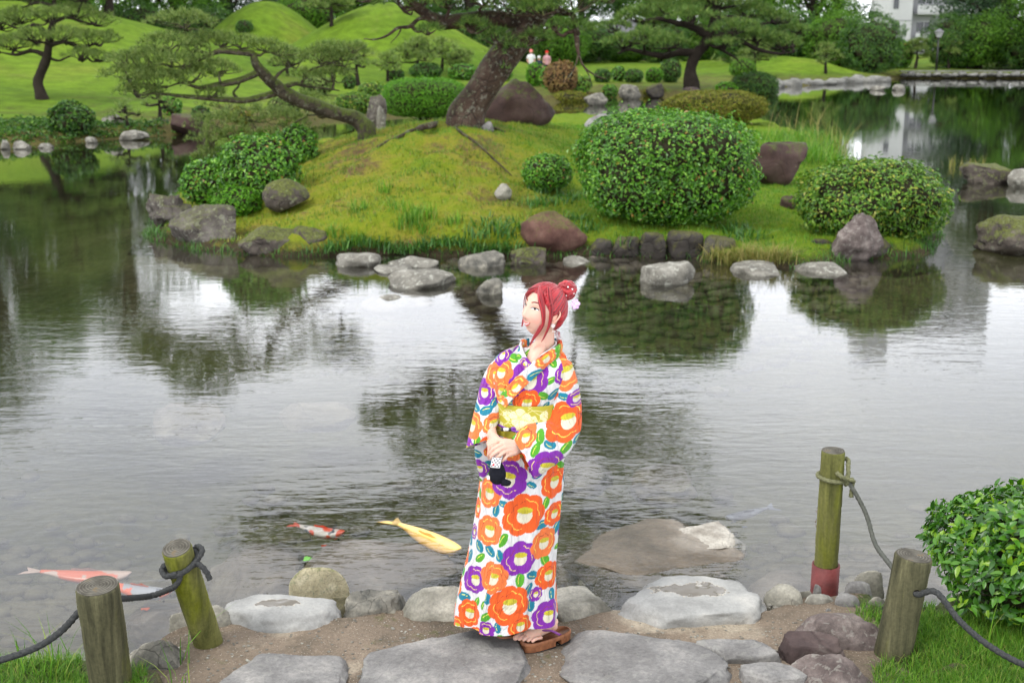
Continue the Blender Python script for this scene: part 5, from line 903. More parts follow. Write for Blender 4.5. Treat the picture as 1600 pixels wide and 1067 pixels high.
# back right post with red sleeve
e1, B1, T1, ax1 = post((1302, 704), (1293, 914), .057, -.05, M['post_g'], 'tall moss-green post standing in a red metal sleeve at the water')
mb = MB(); tube(mb, [B1 - [0, 0, .10], B1 + [0, 0, .088], B1 + [0, 0, .088], B1 + [0, 0, .07]], [.068, .068, .060, .058], 40, caps=False); mb.build('metal_sleeve', M['sleeve'], e1)
mb = MB(); 
for k in range(26):
    a = rng.uniform(3.3, 6.1); q = ringpts(B1, T1, .42 + rng.uniform(-.05, .14), .0585, a, a + rng.uniform(-.4, .4), 4); q = [p_ + rng.normal(0, .004, 3) for p_ in q]; tube(mb, q, .0013, 4, caps=False)
mb.build('bark_fibre', plain('dry_fibre', (.20, .11, .05), .9, .1), e1, kind='stuff')
mb = MB(); rp = ringpts(B1, T1, .80, .066, 0, 6.4, 34, .008); tube(mb, rp, .0105, 10, 110, twist=170)
fr_ = B1 + (T1 - B1) * .86 + np.array([.012, -.060, 0]); sd2 = B1 + (T1 - B1) * .80 + np.array([.066, -.03, 0]); up_ = B1 + (T1 - B1) * .93 + np.array([.07, -.005, 0])
tube(mb, [fr_ + [0, .03, 0], fr_ + [0, -.004, .0], fr_ + [.02, -.016, -.014], sd2 + [-.01, -.018, .0], sd2 + [.012, -.01, -.02]], .0105, 10, 50, twist=170)
tube(mb, [sd2 + [-.03, -.02, 0], sd2 + [0, -.012, .02], up_ + [0, -.02, -.02], up_ + [.006, .01, .0], up_ + [-.01, .03, .0]], .0105, 10, 60, twist=170)
tube(mb, [sd2 + [-.015, -.02, .015], sd2 + [.018, -.03, .006], sd2 + [.03, -.005, -.01], sd2 + [.012, .01, -.012], sd2 + [-.01, -.02, -.02]], .010, 10, 60, twist=170)
tube(mb, [sd2 + [.022, .0, .01], sd2 + [.026, -.012, -.03], sd2 + [.024, -.012, -.06], sd2 + [.024, -.012, -.085]], [.010, .010, .010, .011], 10, 30, twist=170)
o = mb.build('rope_knot', M['ropeg']); tag(o, 'greenish rope knotted around the top of the red-sleeved post', 'rope')
# front right post
e2, B2, T2, ax2 = post((1428, 868), (1403, 1032), .077, 0.0, M['post_b'], 'weathered brown post with an orange-stained top in front of the near shrub')
hole = B2 + (T2 - B2) * .70 + np.array([.014, -.0755, 0]); mb = MB(); tube(mb, [hole + [0, .02, 0], hole + [0, -.0035, 0]], [.015, .015], 18); mb.build('rope_hole', M['hole'], e2)
mb = MB(); sag = [sd2 + [.01, -.012, -.012], PY(1352, 800, B1[1] - .1), PY(1368, 850, B1[1] - .25), PY(1394, 886, B2[1] + .07), B2 + (T2 - B2) * .72 + [-.02, .04, 0]]; tube(mb, sag, .0105, 10, 150, twist=170)
o = mb.build('rope', M['rope']); tag(o, 'slack rope hanging between the two right posts', 'rope')
mb = MB(); tube(mb, [hole + [-.01, .02, .002], hole + [.004, -.012, 0], PY(1463, 925, B2[1] - .14), PY(1500, 970, B2[1] - .22), PY(1548, 1010, B2[1] - .30), PY(1610, 1042, B2[1] - .38), PY(1700, 1065, B2[1] - .45)], .0125, 10, 240, twist=150)
o = mb.build('rope', M['roped']); tag(o, 'dark rope running from the front right post to the bottom right corner', 'rope')
# left posts
e3, B3, T3, ax3 = post((276, 856), (322, 1016), .062, -.01, M['post_g'], 'leaning mossy post with a dark rope wound round its top at left', Ytop=-.16)
mb = MB(); rp = ringpts(B3, T3, .85, .072, -.4, 6.6, 40, -.022); tube(mb, rp, .0115, 10, 120, twist=160)
c_ = B3 + (T3 - B3) * .86; tube(mb, [c_ + [.055, -.03, -.005], c_ + [.08, -.01, .03], c_ + [.085, .02, .045], c_ + [.06, .05, .05], c_ + [.04, .06, .03]], .0115, 10, 60, twist=160)
tube(mb, [c_ + [.06, -.03, .01], c_ + [.09, -.035, -.0], c_ + [.115, -.04, -.03], c_ + [.125, -.04, -.06]], .0115, 10, 50, twist=160)
tube(mb, [c_ + [-.06, -.02, .0], c_ + [-.075, -.03, -.02], c_ + [-.05, -.06, -.035], c_ + [.0, -.068, -.02]], .0115, 10, 50, twist=160)
tube(mb, [c_ + [.01, -.062, -.01], c_ + [.005, -.066, -.05], c_ + [-.02, -.06, -.085]], .011, 10, 40, twist=160)
o = mb.build('rope_knot', M['roped']); tag(o, 'dark rope wound and knotted around the leaning left post', 'rope')
e4, B4, T4, ax4 = post((152, 915), (166, 1095), .084, -.02, M['post_b'], 'dark weathered post at the bottom left corner', Ytop=-.04)
mb = MB(); tube(mb, [c_ + [-.02, -.06, -.085], PY(238, 930, B4[1] + .25), PY(205, 934, B4[1] + .1), B4 + (T4 - B4) * .86 + [.07, .02, 0]], .0125, 10, 120, twist=150)
o = mb.build('rope', M['roped']); tag(o, 'short dark rope between the two left posts', 'rope')
mb = MB(); tube(mb, [B4 + (T4 - B4) * .80 + [-.07, -.01, 0], PY(90, 990, B4[1] - .05), PY(40, 1018, B4[1] - .08), PY(-60, 1048, B4[1] - .12)], .0135, 10, 120, twist=150)
o = mb.build('rope', M['roped']); tag(o, 'dark rope running from the corner post to the left edge', 'rope')
# ================================================================== near grass and shrub
def near_grass(name, regs, n, H, w_, label, mat='grassb'):
    mb = MB()
    for (x0, x1, y0, y1, f) in regs:
        m_ = int(n * f); P = np.array([G(rng.uniform(x0, x1), rng.uniform(y0, y1), 0.0) for _ in range(m_)]); P[:, 2] = near_h(P[:, 0], P[:, 1]) - .005
        k = (fbm(P, 7, 2, 3) > -.95) & ((np.abs(P[:, 0]) > 1.60 + .18 * fbm(P, 4, 2, 9)) | (P[:, 0] < -1.2)); blades(mb, P[k], H, w_, .8, seg=3)
    o = mb.build(name, M[mat], smooth=False); return tag(o, label, 'grass', kind='stuff')
near_grass('grass', [(-60, 128, 1022, 1110, 1.0), (192, 232, 1050, 1110, .25), (100, 200, 1062, 1110, .4)], 3600, .06, .0035, 'bright grass at the bottom left around the corner post')
near_grass('grass', [(1330, 1460, 950, 1100, 1.3), (1450, 1620, 1000, 1100, 2.0), (1440, 1600, 975, 1010, .9)], 3600, .055, .0035, 'bright grass at the bottom right around the front post')
near_grass('tall_grass_blades', [(30, 110, 1030, 1080, .7), (265, 300, 1030, 1085, .2), (1540, 1600, 960, 1040, .6)], 60, .2, .007, 'few tall grass blades standing at both bottom corners')
# shrub, bottom right: nearest leaves are single objects
r = np.random.default_rng(91); g = G(1560, 1010, 0.0); cx_, cy_ = 2.47, g[1] + .30
e = empty('near_shrub', (cx_, cy_, 0), 'bright leafy shrub filling the right edge behind the front post', 'shrub')
d = sph_dirs(6500, r); d[:, 2] = np.abs(d[:, 2]) * np.where(r.random(len(d)) < .75, 1, -1); k = (np.abs(d) ** 2.4).sum(1) ** (-1 / 2.4); f = 1 + .14 * fbm(d, 2.2, 3, 17)
P = d * (k * f * (1 - .12 * r.random(len(d)) ** 1.5))[:, None] * [.53, .42, .285] + [cx_, cy_, .285]
N = d + r.normal(0, .55, d.shape); N[:, 2] += .55; N /= np.linalg.norm(N, axis=1)[:, None]; kp = P[:, 2] > .02; P, N, d = P[kp], N[kp], d[kp]
def leafshape():
    t = np.array([0, .25, .5, .75, 1.0]); wv_ = np.array([.03, .34, .40, .26, .0]); rows = []
    for a, b_ in zip(t, wv_): rows += [(a, b_ / 2, .06 * math.sin(a * 3) + b_ * .16), (a, 0, .06 * math.sin(a * 3)), (a, -b_ / 2, .06 * math.sin(a * 3) + b_ * .16)]
    V = np.array(rows); V[:, 0] -= .0; F = []
    for q in range(4):
        for s_ in range(2): a = q * 3 + s_; F.append([a, a + 1, a + 4, a + 3])
    return V, np.array(F)
LV, LF = leafshape()
A = np.cross(N, r.normal(0, 1, N.shape)); A = A - .0 * A; A += d * .5; A -= N * (A * N).sum(1)[:, None]; A /= np.linalg.norm(A, axis=1)[:, None]; Bv = np.cross(N, A); size = r.uniform(.035, .065, len(P))
vis = -(P[:, 1] - cy_) * 1.5 + (P[:, 2] - .3) * 1.0 - (P[:, 0] - cx_) * .3 + r.normal(0, .05, len(P)); order = np.argsort(-vis); top300 = order[:290]; rest = order[290:]
V = (P[rest][:, None] + LV[None, :, 0:1] * A[rest][:, None] * size[rest][:, None, None] + LV[None, :, 1:2] * Bv[rest][:, None] * size[rest][:, None, None] + LV[None, :, 2:3] * N[rest][:, None] * size[rest][:, None, None]).reshape(-1, 3)
F = (LF[None] + (np.arange(len(rest)) * len(LV))[:, None, None]).reshape(-1, 4); MB().add(V, F).build('foliage', M['leaf_near'], e, kind='stuff')
m = NT('single_leaf', .33, .5); c = m.ramp(m.objrand(), [(0, (.02, .085, .008)), (.4, (.05, .17, .012)), (.75, (.10, .27, .015)), (1, (.26, .42, .02))]); m.base(c); t_ = m.t.nodes.new('ShaderNodeBsdfTranslucent'); m.L(c, t_.inputs[0]); x_ = m.t.nodes.new('ShaderNodeMixShader'); x_.inputs[0].default_value = .25; m.L(m.p.outputs[0], x_.inputs[1]); m.L(t_.outputs[0], x_.inputs[2]); m.L(x_.outputs[0], m.out.inputs[0]); M['leaf_one'] = m.m
lm = MB().add(LV, LF).mesh('leaf'); lm.materials.append(M['leaf_one'])
for q in top300:
    o = bpy.data.objects.new('leaf', lm); COL.objects.link(o); o.parent = e; o.matrix_parent_inverse = Matrix.Translation(-Vector(e.location)); s_ = size[q] * 1.15
    o.matrix_basis = Matrix(((A[q][0] * s_, Bv[q][0] * s_, N[q][0] * s_, P[q][0]), (A[q][1] * s_, Bv[q][1] * s_, N[q][1] * s_, P[q][1]), (A[q][2] * s_, Bv[q][2] * s_, N[q][2] * s_, P[q][2]), (0, 0, 0, 1)))
tb = MB()
for q in range(70):
    i = r.integers(len(P)); tube(tb, [[cx_ + r.normal(0, .05), cy_ + r.normal(0, .05), .0], (P[i] + [cx_, cy_, .1]) / 2 + r.normal(0, .03, 3), P[i] * 1.0], [.008, .005, .002], 5, 8, caps=False)
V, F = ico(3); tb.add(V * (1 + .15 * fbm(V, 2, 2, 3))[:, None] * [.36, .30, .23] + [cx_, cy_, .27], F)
tb.build('branches', M['twig'], e, kind='stuff')
# ================================================================== carp, leaf
def carp(name, head, tail, top, Lw, cols, label, bend=.12, fade=None):
    """fish from head pixel to tail pixel, back at depth `top` under the surface"""
    H_ = G(head[0], head[1], WZ + top); T_ = G(tail[0], tail[1], WZ + top); ax = H_ - T_; L_ = np.linalg.norm(ax); ax /= L_; sd_ = np.array([ax[1], -ax[0], 0]); up = np.array([0, 0, 1.0])
    n, s = 46, 28; t = np.linspace(0, 1, n); prof = np.interp(t, [0, .02, .08, .2, .36, .55, .72, .88, 1.0], [.12, .40, .68, .92, 1.0, .94, .72, .40, .26]); W_ = Lw; V = []
    a = np.linspace(0, 2 * np.pi, s, endpoint=False)
    for k in range(n):
        r_ = prof[k] * W_ * .5; c = H_ - ax * L_ * .82 * t[k] + sd_ * bend * L_ * math.sin(t[k] * 2.6) * .35 - up * r_ * .5
        V.append(c + sd_ * (np.cos(a) * r_ * .92)[:, None] + up * (np.sin(a) * r_ * .5)[:, None])
    V = np.array(V).reshape(-1, 3); F = grid_faces(s, n, close_u=True); k = np.arange(s); V = np.vstack([V, H_ - up * W_ * .05 + ax * .004, V[-s:].mean(0)]); 
    col = cols(np.concatenate([np.repeat(t, s), [0, 1]]), np.concatenate([np.tile(a, n), [0, 0]]), V)
    mb = MB(); mb.add(V, [F, np.stack([np.full(s, n * s), (k + 1) % s, k], 1), np.stack([np.full(s, n * s + 1), (n - 1) * s + k, (n - 1) * s + (k + 1) % s], 1)])
    mt = attr_mat(name + '_skin', .3, .5, .3, 90)
    o = mb.build(name, mt, None, colors=col); tag(o, label, 'fish')
    ctr = V[(n - 1) * s:(n) * s].mean(0); fc = cols(np.array([.95]), np.array([1.5]), V[:1])[0]; fm = plain(name + '_fin', tuple(np.clip(fc, 0, 1)), .5, .3)
    fm2 = fm
    def fin(nm, root, d1, d2, ln, wv__):
        q = np.linspace(-1, 1, 9); inner = [root + d2 * (x * wv__ * .18) for x in q]; outer = [root + d1 * ln * (1 - .35 * (1 - abs(x)) if nm == 'tail_fin' else 1 - .3 * x * x) + d2 * x * wv__ + up * .003 * math.sin(x * 6) for x in q]
        V_ = np.array(inner + outer + [p - up * .003 for p in inner + outer]); F_ = np.array([[i, i + 1, i + 10, i + 9] for i in range(8)] + [[i + 18, i + 27, i + 28, i + 19] for i in range(8)]); MB().add(V_, F_).build(nm, fm2, o)
    fin('tail_fin', ctr + ax * .01, -ax, (sd_ * .9 + up * .15) / 1.0, L_ * .2, W_ * .62)
    m1 = H_ - ax * L_ * .24 - up * W_ * .75
    for sg in (-1, 1): fin('pectoral_fin', m1 + sd_ * sg * W_ * .38, (sd_ * sg * .8 - ax * .5), ax, W_ * .34, W_ * .18)
    dfp = H_ - ax * L_ * .42 + up * -.0 * W_; fin('dorsal_fin', dfp - up * W_ * .06, up, ax, W_ * .16, L_ * .13)
    for sg in (-1, 1):
        ev = H_ - ax * L_ * .065 + sd_ * sg * W_ * .27 - up * W_ * .42; v_, f_ = ico(2); MB().add(v_ * W_ * .055 + ev, f_).build('eye', M['hole'], o)
    return o
gold = lambda t, a, V: np.clip(np.array([.98, .52, .07])[None] * (1 - .12 * (fbm(V, 22, 2, 3)[:, None] > .2)) * (.9 + .2 * (1 - t)[:, None]) + np.array([.0, .12, .12])[None] * np.sin(a)[:, None].clip(0), 0, 1)
def patchy(base, p1, p2, s1, th1=.05, th2=.3, seed=1, sc=9):
    def f(t, a, V):
        c = np.tile(np.array(base, float), (len(t), 1)); c[fbm(V, sc, 2, seed) > th1] = p1; c[fbm(V, sc * 1.3, 2, seed + 7) > th2] = p2
        c[t < .13] = p1 if s1 else base; return c
    return f
carp('golden_carp', (718, 856), (602, 810), .006, .155, gold, 'golden yellow carp nosing toward the kimono', bend=-.12)
carp('red_carp', (538, 829), (452, 816), -.002, .11, patchy((.62, .58, .54), (.72, .09, .04), (.05, .06, .09), True, .0, .25, 4, 14), 'red, white and black carp near the golden one', bend=.1)
carp('white_carp', (205, 893), (34, 888), -.02, .13, patchy((.55, .40, .34), (.70, .13, .05), (.5, .42, .36), False, -.08, .9, 6, 8), 'long pale carp with red patches at the left edge', bend=.08)
carp('spotted_carp', (268, 922), (150, 905), -.012, .12, patchy((.35, .36, .40), (.80, .13, .04), (.12, .13, .17), True, -.1, .35, 9, 12), 'grey-and-orange carp behind the left posts', bend=.08)
carp('grey_carp', (1135, 806), (1215, 790), -.02, .09, patchy((.12, .13, .17), (.06, .065, .09), (.14, .15, .2), False, .0, .5, 12, 10), 'dim bluish-grey carp under the surface right of the pine reflection', bend=.1)
g = G(475, 873, WZ + .02); mb = MB(); A_ = []
for k in range(5):
    a = -1.2 + k * .6; d1 = np.array([math.cos(a), math.sin(a), .08]); d2 = np.array([-math.sin(a), math.cos(a), 0]); L_ = .045 * (1.1 - .12 * abs(k - 2)); V_ = np.array([g, g + d1 * L_ * .5 + d2 * .011, g + d1 * L_, g + d1 * L_ * .5 - d2 * .011]) ; V_ = np.vstack([V_, V_ - [0, 0, .001]]); mb.add(V_, np.array([[0, 3, 2, 1], [4, 5, 6, 7], [0, 1, 5, 4], [1, 2, 6, 5], [2, 3, 7, 6], [3, 0, 4, 7]]))
o = mb.build('fallen_leaf', plain('green_leaf', (.10, .35, .02), .4, .4), smooth=False); tag(o, 'small bright green leaf lying on the submerged slab', 'leaf')
# ================================================================== the woman
WY = 4.88
wp = lambda px, py, dy=0.0: PY(px, py, WY + dy)
PM = 366.0
who = empty('person', (float(wp(815, 985)[0]), WY, 0), 'red-haired woman in a white kimono with orange and purple flowers standing on the stone path', 'person')
ORG, ORG2, PUR, TEAL, GRN, WHT, YEL, CRM = (.68, .10, .02), (.68, .16, .045), (.19, .025, .31), (.015, .18, .26), (.08, .31, .025), (.60, .595, .59), (.52, .45, .035), (.60, .565, .43)
def paint(S, Hh_, flowers, seed, basec=WHT, extra=70):
    """flat textile print in cloth coordinates: big camellias, buds and leaves"""
    r = np.random.default_rng(seed); C = np.tile(np.array(basec), (len(S), 1)); fl = list(flowers)
    s0, s1, h0, h1 = S.min(), S.max(), Hh_.min(), Hh_.max(); tries = 0
    while tries < extra * 12:
        tries += 1; a, b_, q = r.uniform(s0, s1), r.uniform(h0, h1), r.uniform(.042, .074)
        if all(math.hypot(a - f[0], b_ - f[1]) > (q + f[2]) * .84 for f in fl): fl.append((a, b_, q, 'o' if r.random() < .6 else 'p', r.uniform(-1, 1)))
    lv = []; tries = 0
    while tries < 5200:
        tries += 1; a, b_, q = r.uniform(s0, s1), r.uniform(h0, h1), r.uniform(.022, .036)
        if all(math.hypot(a - f[0], b_ - f[1]) > f[2] * .93 + q * .45 for f in fl) and all(math.hypot(a - f[0], b_ - f[1]) > (q + f[2]) * .78 for f in lv): lv.append((a, b_, q, r.random(), r.uniform(0, 3.14)))
    for a, b_, q, k, ro in lv:
        m_ = (np.abs(S - a) < q * 1.3) & (np.abs(Hh_ - b_) < q * 1.3); x, y = S[m_] - a, Hh_[m_] - b_; u, v = x * math.cos(ro) + y * math.sin(ro), -x * math.sin(ro) + y * math.cos(ro)
        ins = (u / q) ** 2 + (v / (q * .58)) ** 2 < 1; c = C[m_]; c[ins] = TEAL if k < .55 else GRN
        ln = ins & (np.abs(v - .22 * q + .3 * u * u / q) < .0011) & (u > -.5 * q) & (u < .6 * q); c[ln] = (.75, .72, .12); C[m_] = c
    for f in fl:
        a, b_, q, ty, ro = f; m_ = (np.abs(S - a) < q * 1.15) & (np.abs(Hh_ - b_) < q * 1.15); x, y = S[m_] - a, Hh_[m_] - b_; d = np.hypot(x, y); th = np.arctan2(y, x) + ro
        lob = .86 + .14 * np.abs(np.cos(3.5 * th)) ** .7 + .03 * np.sin(2 * th + a * 40); c = C[m_]; base = {'o': ORG, 'q': ORG2, 'p': PUR}[ty]; ins = d < q * lob
        c[ins] = base
        arc = np.abs(d - q * (.62 + .10 * np.abs(np.cos(3.5 * th + .5)))) < .0013; on = np.sin(th * 2.0 + a * 9) > -.1
        c[ins & arc & on] = (.85, .60, .10) if ty != 'p' else (.80, .62, .20)
        arc2 = np.abs(d - q * (.50 + .08 * np.abs(np.cos(4 * th)))) < .0011; c[ins & arc2 & ~on & (np.sin(th) > 0)] = (.25, .04, .02)
        cx_, cy_ = x - .05 * q, y - .02 * q; u, v = cx_ * math.cos(ro * .3) + cy_ * math.sin(ro * .3), -cx_ * math.sin(ro * .3) + cy_ * math.cos(ro * .3)
        cup = ((u / (q * .34)) ** 2 + ((v + .08 * q) / (q * .36)) ** 2 < 1) & (v < .16 * q); top = (u / (q * .34)) ** 2 + ((v - .15 * q) / (q * .15)) ** 2 < 1
        c[cup] = CRM; c[top] = YEL; dots = top & (np.sin(u * 900) * np.sin(v * 900) > .45); c[dots] = (.30, .25, .03); C[m_] = c
    return C
def at_px(V, S, Hh_, fl):
    """cloth coordinates of flowers seen at photo pixels on the side of the cloth turned to the camera"""
    px, py = proj(V); front = V[:, 1] < np.median(V[:, 1]) + 0.02; out = []
    for f in fl:
        d = (px - f[0]) ** 2 + (py - f[1]) ** 2 + np.where(front, 0, 1e6); k = int(np.argmin(d))
        if d[k] < 400: out.append((S[k], Hh_[k], f[2] / PM, f[3], f[4] if len(f) > 4 else .2 * math.sin(f[0])))
    return out
m = NT('kimono_cloth', .85, .12); c_ = m.attr(); m.base(m.mix(.10, c_, m.ramp(m.noise(500, 2), [(.3, .6), (.7, 1.0)]), 'MULTIPLY')); m.p.inputs['Sheen Weight'].default_value = .15
m.nrm(m.bump(m.noise(10, 3, .5, m.mapv((2.2, 2.2, .55)), 1.5), .9, .03)); M['kim'] = m.m
def folds(th, h):     # soft vertical folds that deepen toward the hem, plus the overlap edge of the front panel
    low = np.clip((.82 - h) / .8, 0, 1)
    f = .009 * low * np.sin(th * 5 + 1.2 + h * 1.5) + .007 * low * np.sin(th * 9 - h * 3) + .005 * np.sin(th * 3 + h * 9) * (h > .8)
    f = f + (.010 * np.clip(.9 - h, 0, 1) + .004) * (1 - np.abs(vnoise(np.stack([th * 3.2 + h * 1.3, h * 1.6, th * 0], -1).reshape(-1, 3), 7).reshape(np.shape(th))) * 2)
    e1 = th - (-.28 - .35 * (.8 - h)); f = f + .014 * low ** .5 * sstep(.0, .03, e1) * (1 - sstep(.05, .9, e1))
    e2 = th - (.62 - .25 * (.8 - h)); return f - .010 * low * np.exp(-(e2 / .07) ** 2)
prof = [  # photo row, left, right, half depth, dy
    (966, 711.5, 872, .185, 0), (940, 714, 870.5, .18, 0), (900, 723, 867, .172, 0), (860, 733, 868, .165, 0), (820, 741, 872, .158, 0), (780, 747, 877, .15, 0), (740, 752, 880, .145, 0), (700, 760, 878, .135, 0), (670, 769, 868, .122, 0), (645, 773, 866, .115, 0), (622, 770, 870, .115, 0), (600, 766, 882, .12, 0), (580, 767, 888, .115, 0), (566, 771, 888, .10, .005), (556, 778, 884, .085, .01), (549, 788, 879, .072, .015), (544, 800, 874, .062, .02), (539, 812, 870, .056, .025)]
rows = []
for y, l, r_, hd, dy in prof:
    a, b_ = wp(l, y, dy), wp(r_, y, dy); rows.append([(a[0] + b_[0]) / 2, WY + dy, a[2], (b_[0] - a[0]) / 2, hd])
rows = np.array(rows); NR = 600; rows = spline(rows, NR)[:, :]; nth = 560; th = np.linspace(-np.pi, np.pi, nth, endpoint=False)
X = np.zeros((NR, nth, 3)); SS = np.zeros((NR, nth))
for k, (cx_, cy_, z, rx, ry) in enumerate(rows):
    e_ = 2.25; cs, sn = np.sin(th), -np.cos(th); kk = (np.abs(cs) ** e_ + np.abs(sn) ** e_) ** (-1 / e_); fo = folds(th, np.full(nth, z)) * np.clip(-sn + .6, 0, 1)
    X[k, :, 0] = cx_ + (rx + fo) * cs * kk; X[k, :, 1] = cy_ + (ry + fo) * sn * kk; X[k, :, 2] = z
    dd = np.linalg.norm(np.diff(X[k], axis=0, append=X[k, :1]), axis=1); s = np.concatenate([[0], np.cumsum(dd)[:-1]]); SS[k] = s - s[nth // 2]
# hem: a little lower in front, gently wavy; thickness turned inside
hem = np.clip(1 - (rows[:, 2] - rows[0, 2]) / .35, 0, 1)[:, None]; X[:, :, 2] += hem ** 2 * (.018 * np.clip(np.cos(th), -1, 1)[None] + .006 + .005 * np.sin(th * 6)[None] + .016 * np.clip(np.sin(th), 0, 1)[None])
V = X.reshape(-1, 3); S = SS.ravel(); Hc = V[:, 2].copy()
fl = [(818, 803, 35, 'o', .0), (812, 872, 29, 'p', .1), (742, 905, 23, 'p', .5), (769, 903, 26, 'q', -.3), (795, 946, 33, 'o', .1), (733, 957, 22, 'o'), (856, 962, 27, 'p', -.3), (764, 828, 25, 'q'), (764, 770, 24, 'q'), (793, 748, 32, 'p', -.4), (849, 848, 25, 'q'), (857, 898, 23, 'o'), (866, 752, 26, 'o'), (866, 802, 20, 'o'),
      (813, 978, 21, 'o'), (759, 984, 15, 'p'), (741, 830, 12, 'p'), (837, 928, 12, 'p'), (826, 596, 31, 'p', .3), (782, 582, 20, 'q'), (783, 611, 17, 'q'), (797, 545, 17, 'p'), (822, 630, 22, 'o'), (800, 700, 20, 'q'), (868, 925, 12, 'q')]
col = paint(S, Hc, at_px(V, S, Hc, fl), 5)
kim = MB().add(V, grid_faces(nth, NR, close_u=True)).build('kimono', M['kim'], who, colors=col)
def bag(name, stations, seed, fl, n=230, m_=230, extra=10, e_=2.0, parent=None, wav=.004):
    """sleeve: stations (top px, top py, bottom px, bottom py, dy, half thickness)"""
    st = np.array([[*wp(a, b_, dy), *wp(c, d, dy), ht] for a, b_, c, d, dy, ht in stations]); st = spline(st, n); a = np.linspace(0, 2 * np.pi, m_, endpoint=False); V = np.zeros((n, m_, 3))
    for k in range(n):
        A_, B_, ht = st[k, :3], st[k, 3:6], st[k, 6]; c = (A_ + B_) / 2; ax = (A_ - B_) / 2; ca, sa = np.cos(a), np.sin(a); kk = (np.abs(ca) ** e_ + np.abs(sa) ** e_) ** (-1 / e_)
        t_ = st[min(k + 1, n - 1), :3] + st[min(k + 1, n - 1), 3:6] - st[max(k - 1, 0), :3] - st[max(k - 1, 0), 3:6]; nn = np.cross(ax, t_); nn /= np.linalg.norm(nn) + 1e-9; nn = nn * .6 + np.array([0, -1 if nn[1] < 0 else 1, 0]) * .4
        wv_ = 1 + wav * 8 * np.sin(a * 3 + k * .03) * (.3 + .7 * k / n); V[k] = c + ax * (ca * kk)[:, None] + nn * (ht * sa * kk * wv_ + .35 * wav * np.sin(k * .11 + ca * 4))[:, None]
    V = V.reshape(-1, 3); S_, H_ = V[:, 0] - V[:, 1] * .25, V[:, 2]; back = V[:, 1] > np.repeat(((st[:, 1] + st[:, 4]) / 2), m_); S2 = S_.copy(); col = paint(S2, H_, [(f[0], f[1], f[2], f[3], f[4]) for f in at_px(V, S2, H_, fl)], seed, extra=extra)
    o = MB().add(V, grid_faces(m_, n, close_u=True)).build(name, M['kim'], parent or who, colors=col); return o
bag('sleeve', [(858, 544, 893, 566, .015, .055), (858, 572, 899, 582, .0, .068), (856, 602, 905, 606, -.01, .070), (853, 632, 909, 640, -.02, .070), (847, 652, 906, 676, -.05, .066), (828, 660, 888, 708, -.11, .060), (814, 671, 860, 731, -.165, .052), (800, 684, 835, 748, -.20, .040)], 11, [(882, 582, 28, 'q', .5), (886, 656, 31, 'o', .6), (858, 722, 28, 'p', -.9), (900, 622, 13, 'p'), (870, 752, 14, 'o'), (832, 668, 16, 'q'), (862, 612, 12, 'o')])
bag('sleeve', [(806, 541, 784, 552, .015, .05), (800, 566, 765, 570, .0, .062), (795, 596, 752, 596, -.01, .064), (790, 625, 744, 628, -.03, .062), (782, 648, 737, 660, -.07, .058), (776, 665, 732, 684, -.11, .048), (769, 686, 728, 700, -.14, .036)], 12, [(756, 612, 19, 'p', .2), (745, 655, 20, 'q'), (770, 662, 15, 'q'), (776, 586, 20, 'q'), (784, 553, 15, 'p')])
bag('sleeve_pouch', [(742, 690, 768, 680, -.08, .028), (742, 710, 775, 700, -.08, .030), (746, 730, 772, 722, -.075, .026), (749, 745, 764, 738, -.07, .014), (750, 752, 754, 750, -.07, .004)], 13, [(753, 727, 16, 'p', .2), (764, 706, 9, 'o')], n=90, m_=90, extra=0)
bag('sleeve_pouch', [(846, 706, 882, 702, -.05, .030), (850, 730, 881, 725, -.045, .030), (855, 750, 879, 748, -.04, .024), (860, 768, 872, 768, -.035, .006)], 14, [(866, 748, 22, 'o', .1)], n=90, m_=90, extra=0)
def ribbon(name, pts, wd, mat, th_=.004, ncol=None, n=90, wdir=None, parent=None, seed=1, arch=0.0):
    P = spline(pts, n); T_ = np.gradient(P, axis=0); T_ /= np.linalg.norm(T_, axis=1)[:, None]; outd = P - np.array([wp(828, 600)[0], WY, 0]); outd[:, 2] = 0; outd /= np.linalg.norm(outd, axis=1)[:, None] + 1e-9
    W_ = np.cross(T_, outd); W_ /= np.linalg.norm(W_, axis=1)[:, None]; N_ = np.cross(W_, T_); N_ *= np.sign((N_ * outd).sum(1))[:, None]; m_ = 24; u = np.linspace(-1, 1, m_); Vt = P[:, None] + W_[:, None] * (u * wd / 2)[None, :, None] + N_[:, None] * (th_ + arch * (1 - u ** 2))[None, :, None]; Vb = P[:, None] + W_[:, None] * (u * wd / 2)[None, ::-1, None] - N_[:, None] * th_
    V = np.concatenate([Vt, Vb], 1); s = np.repeat(np.linspace(0, 1, n), 2 * m_); uu = np.tile(np.concatenate([u, u[::-1]]), n); V = V.reshape(-1, 3); return MB().add(V, grid_faces(2 * m_, n, close_u=True)).build(name, mat, parent or who, colors=ncol(s, uu, V) if ncol else None)
def colr(s, u, V):
    L_ = s * .34; return paint(L_, u * .022, [(.06, -.004, .035, 'o', 0), (.15, .006, .036, 'q', 0), (.255, -.004, .035, 'q', 0), (.33, 0, .03, 'q', 0)], 3, extra=0)
ribbon('collar', [wp(862, 537, .045), wp(876, 541, .005), wp(872, 549, -.045), wp(855, 560, -.085), wp(834, 578, -.112), wp(812, 598, -.122), wp(793, 618, -.122), wp(784, 630, -.118)], .052, M['kim'], ncol=colr, arch=.004)
ribbon('collar', [wp(826, 536, .035), wp(815, 539, .0), wp(812, 549, -.05), wp(817, 562, -.085), wp(828, 577, -.107)], .040, M['kim'], ncol=lambda s, u, V: paint(s * .2, u * .02, [(.04, 0, .026, 'q', 0), (.17, 0, .026, 'p', 0)], 9, extra=0), arch=.003, n=70)
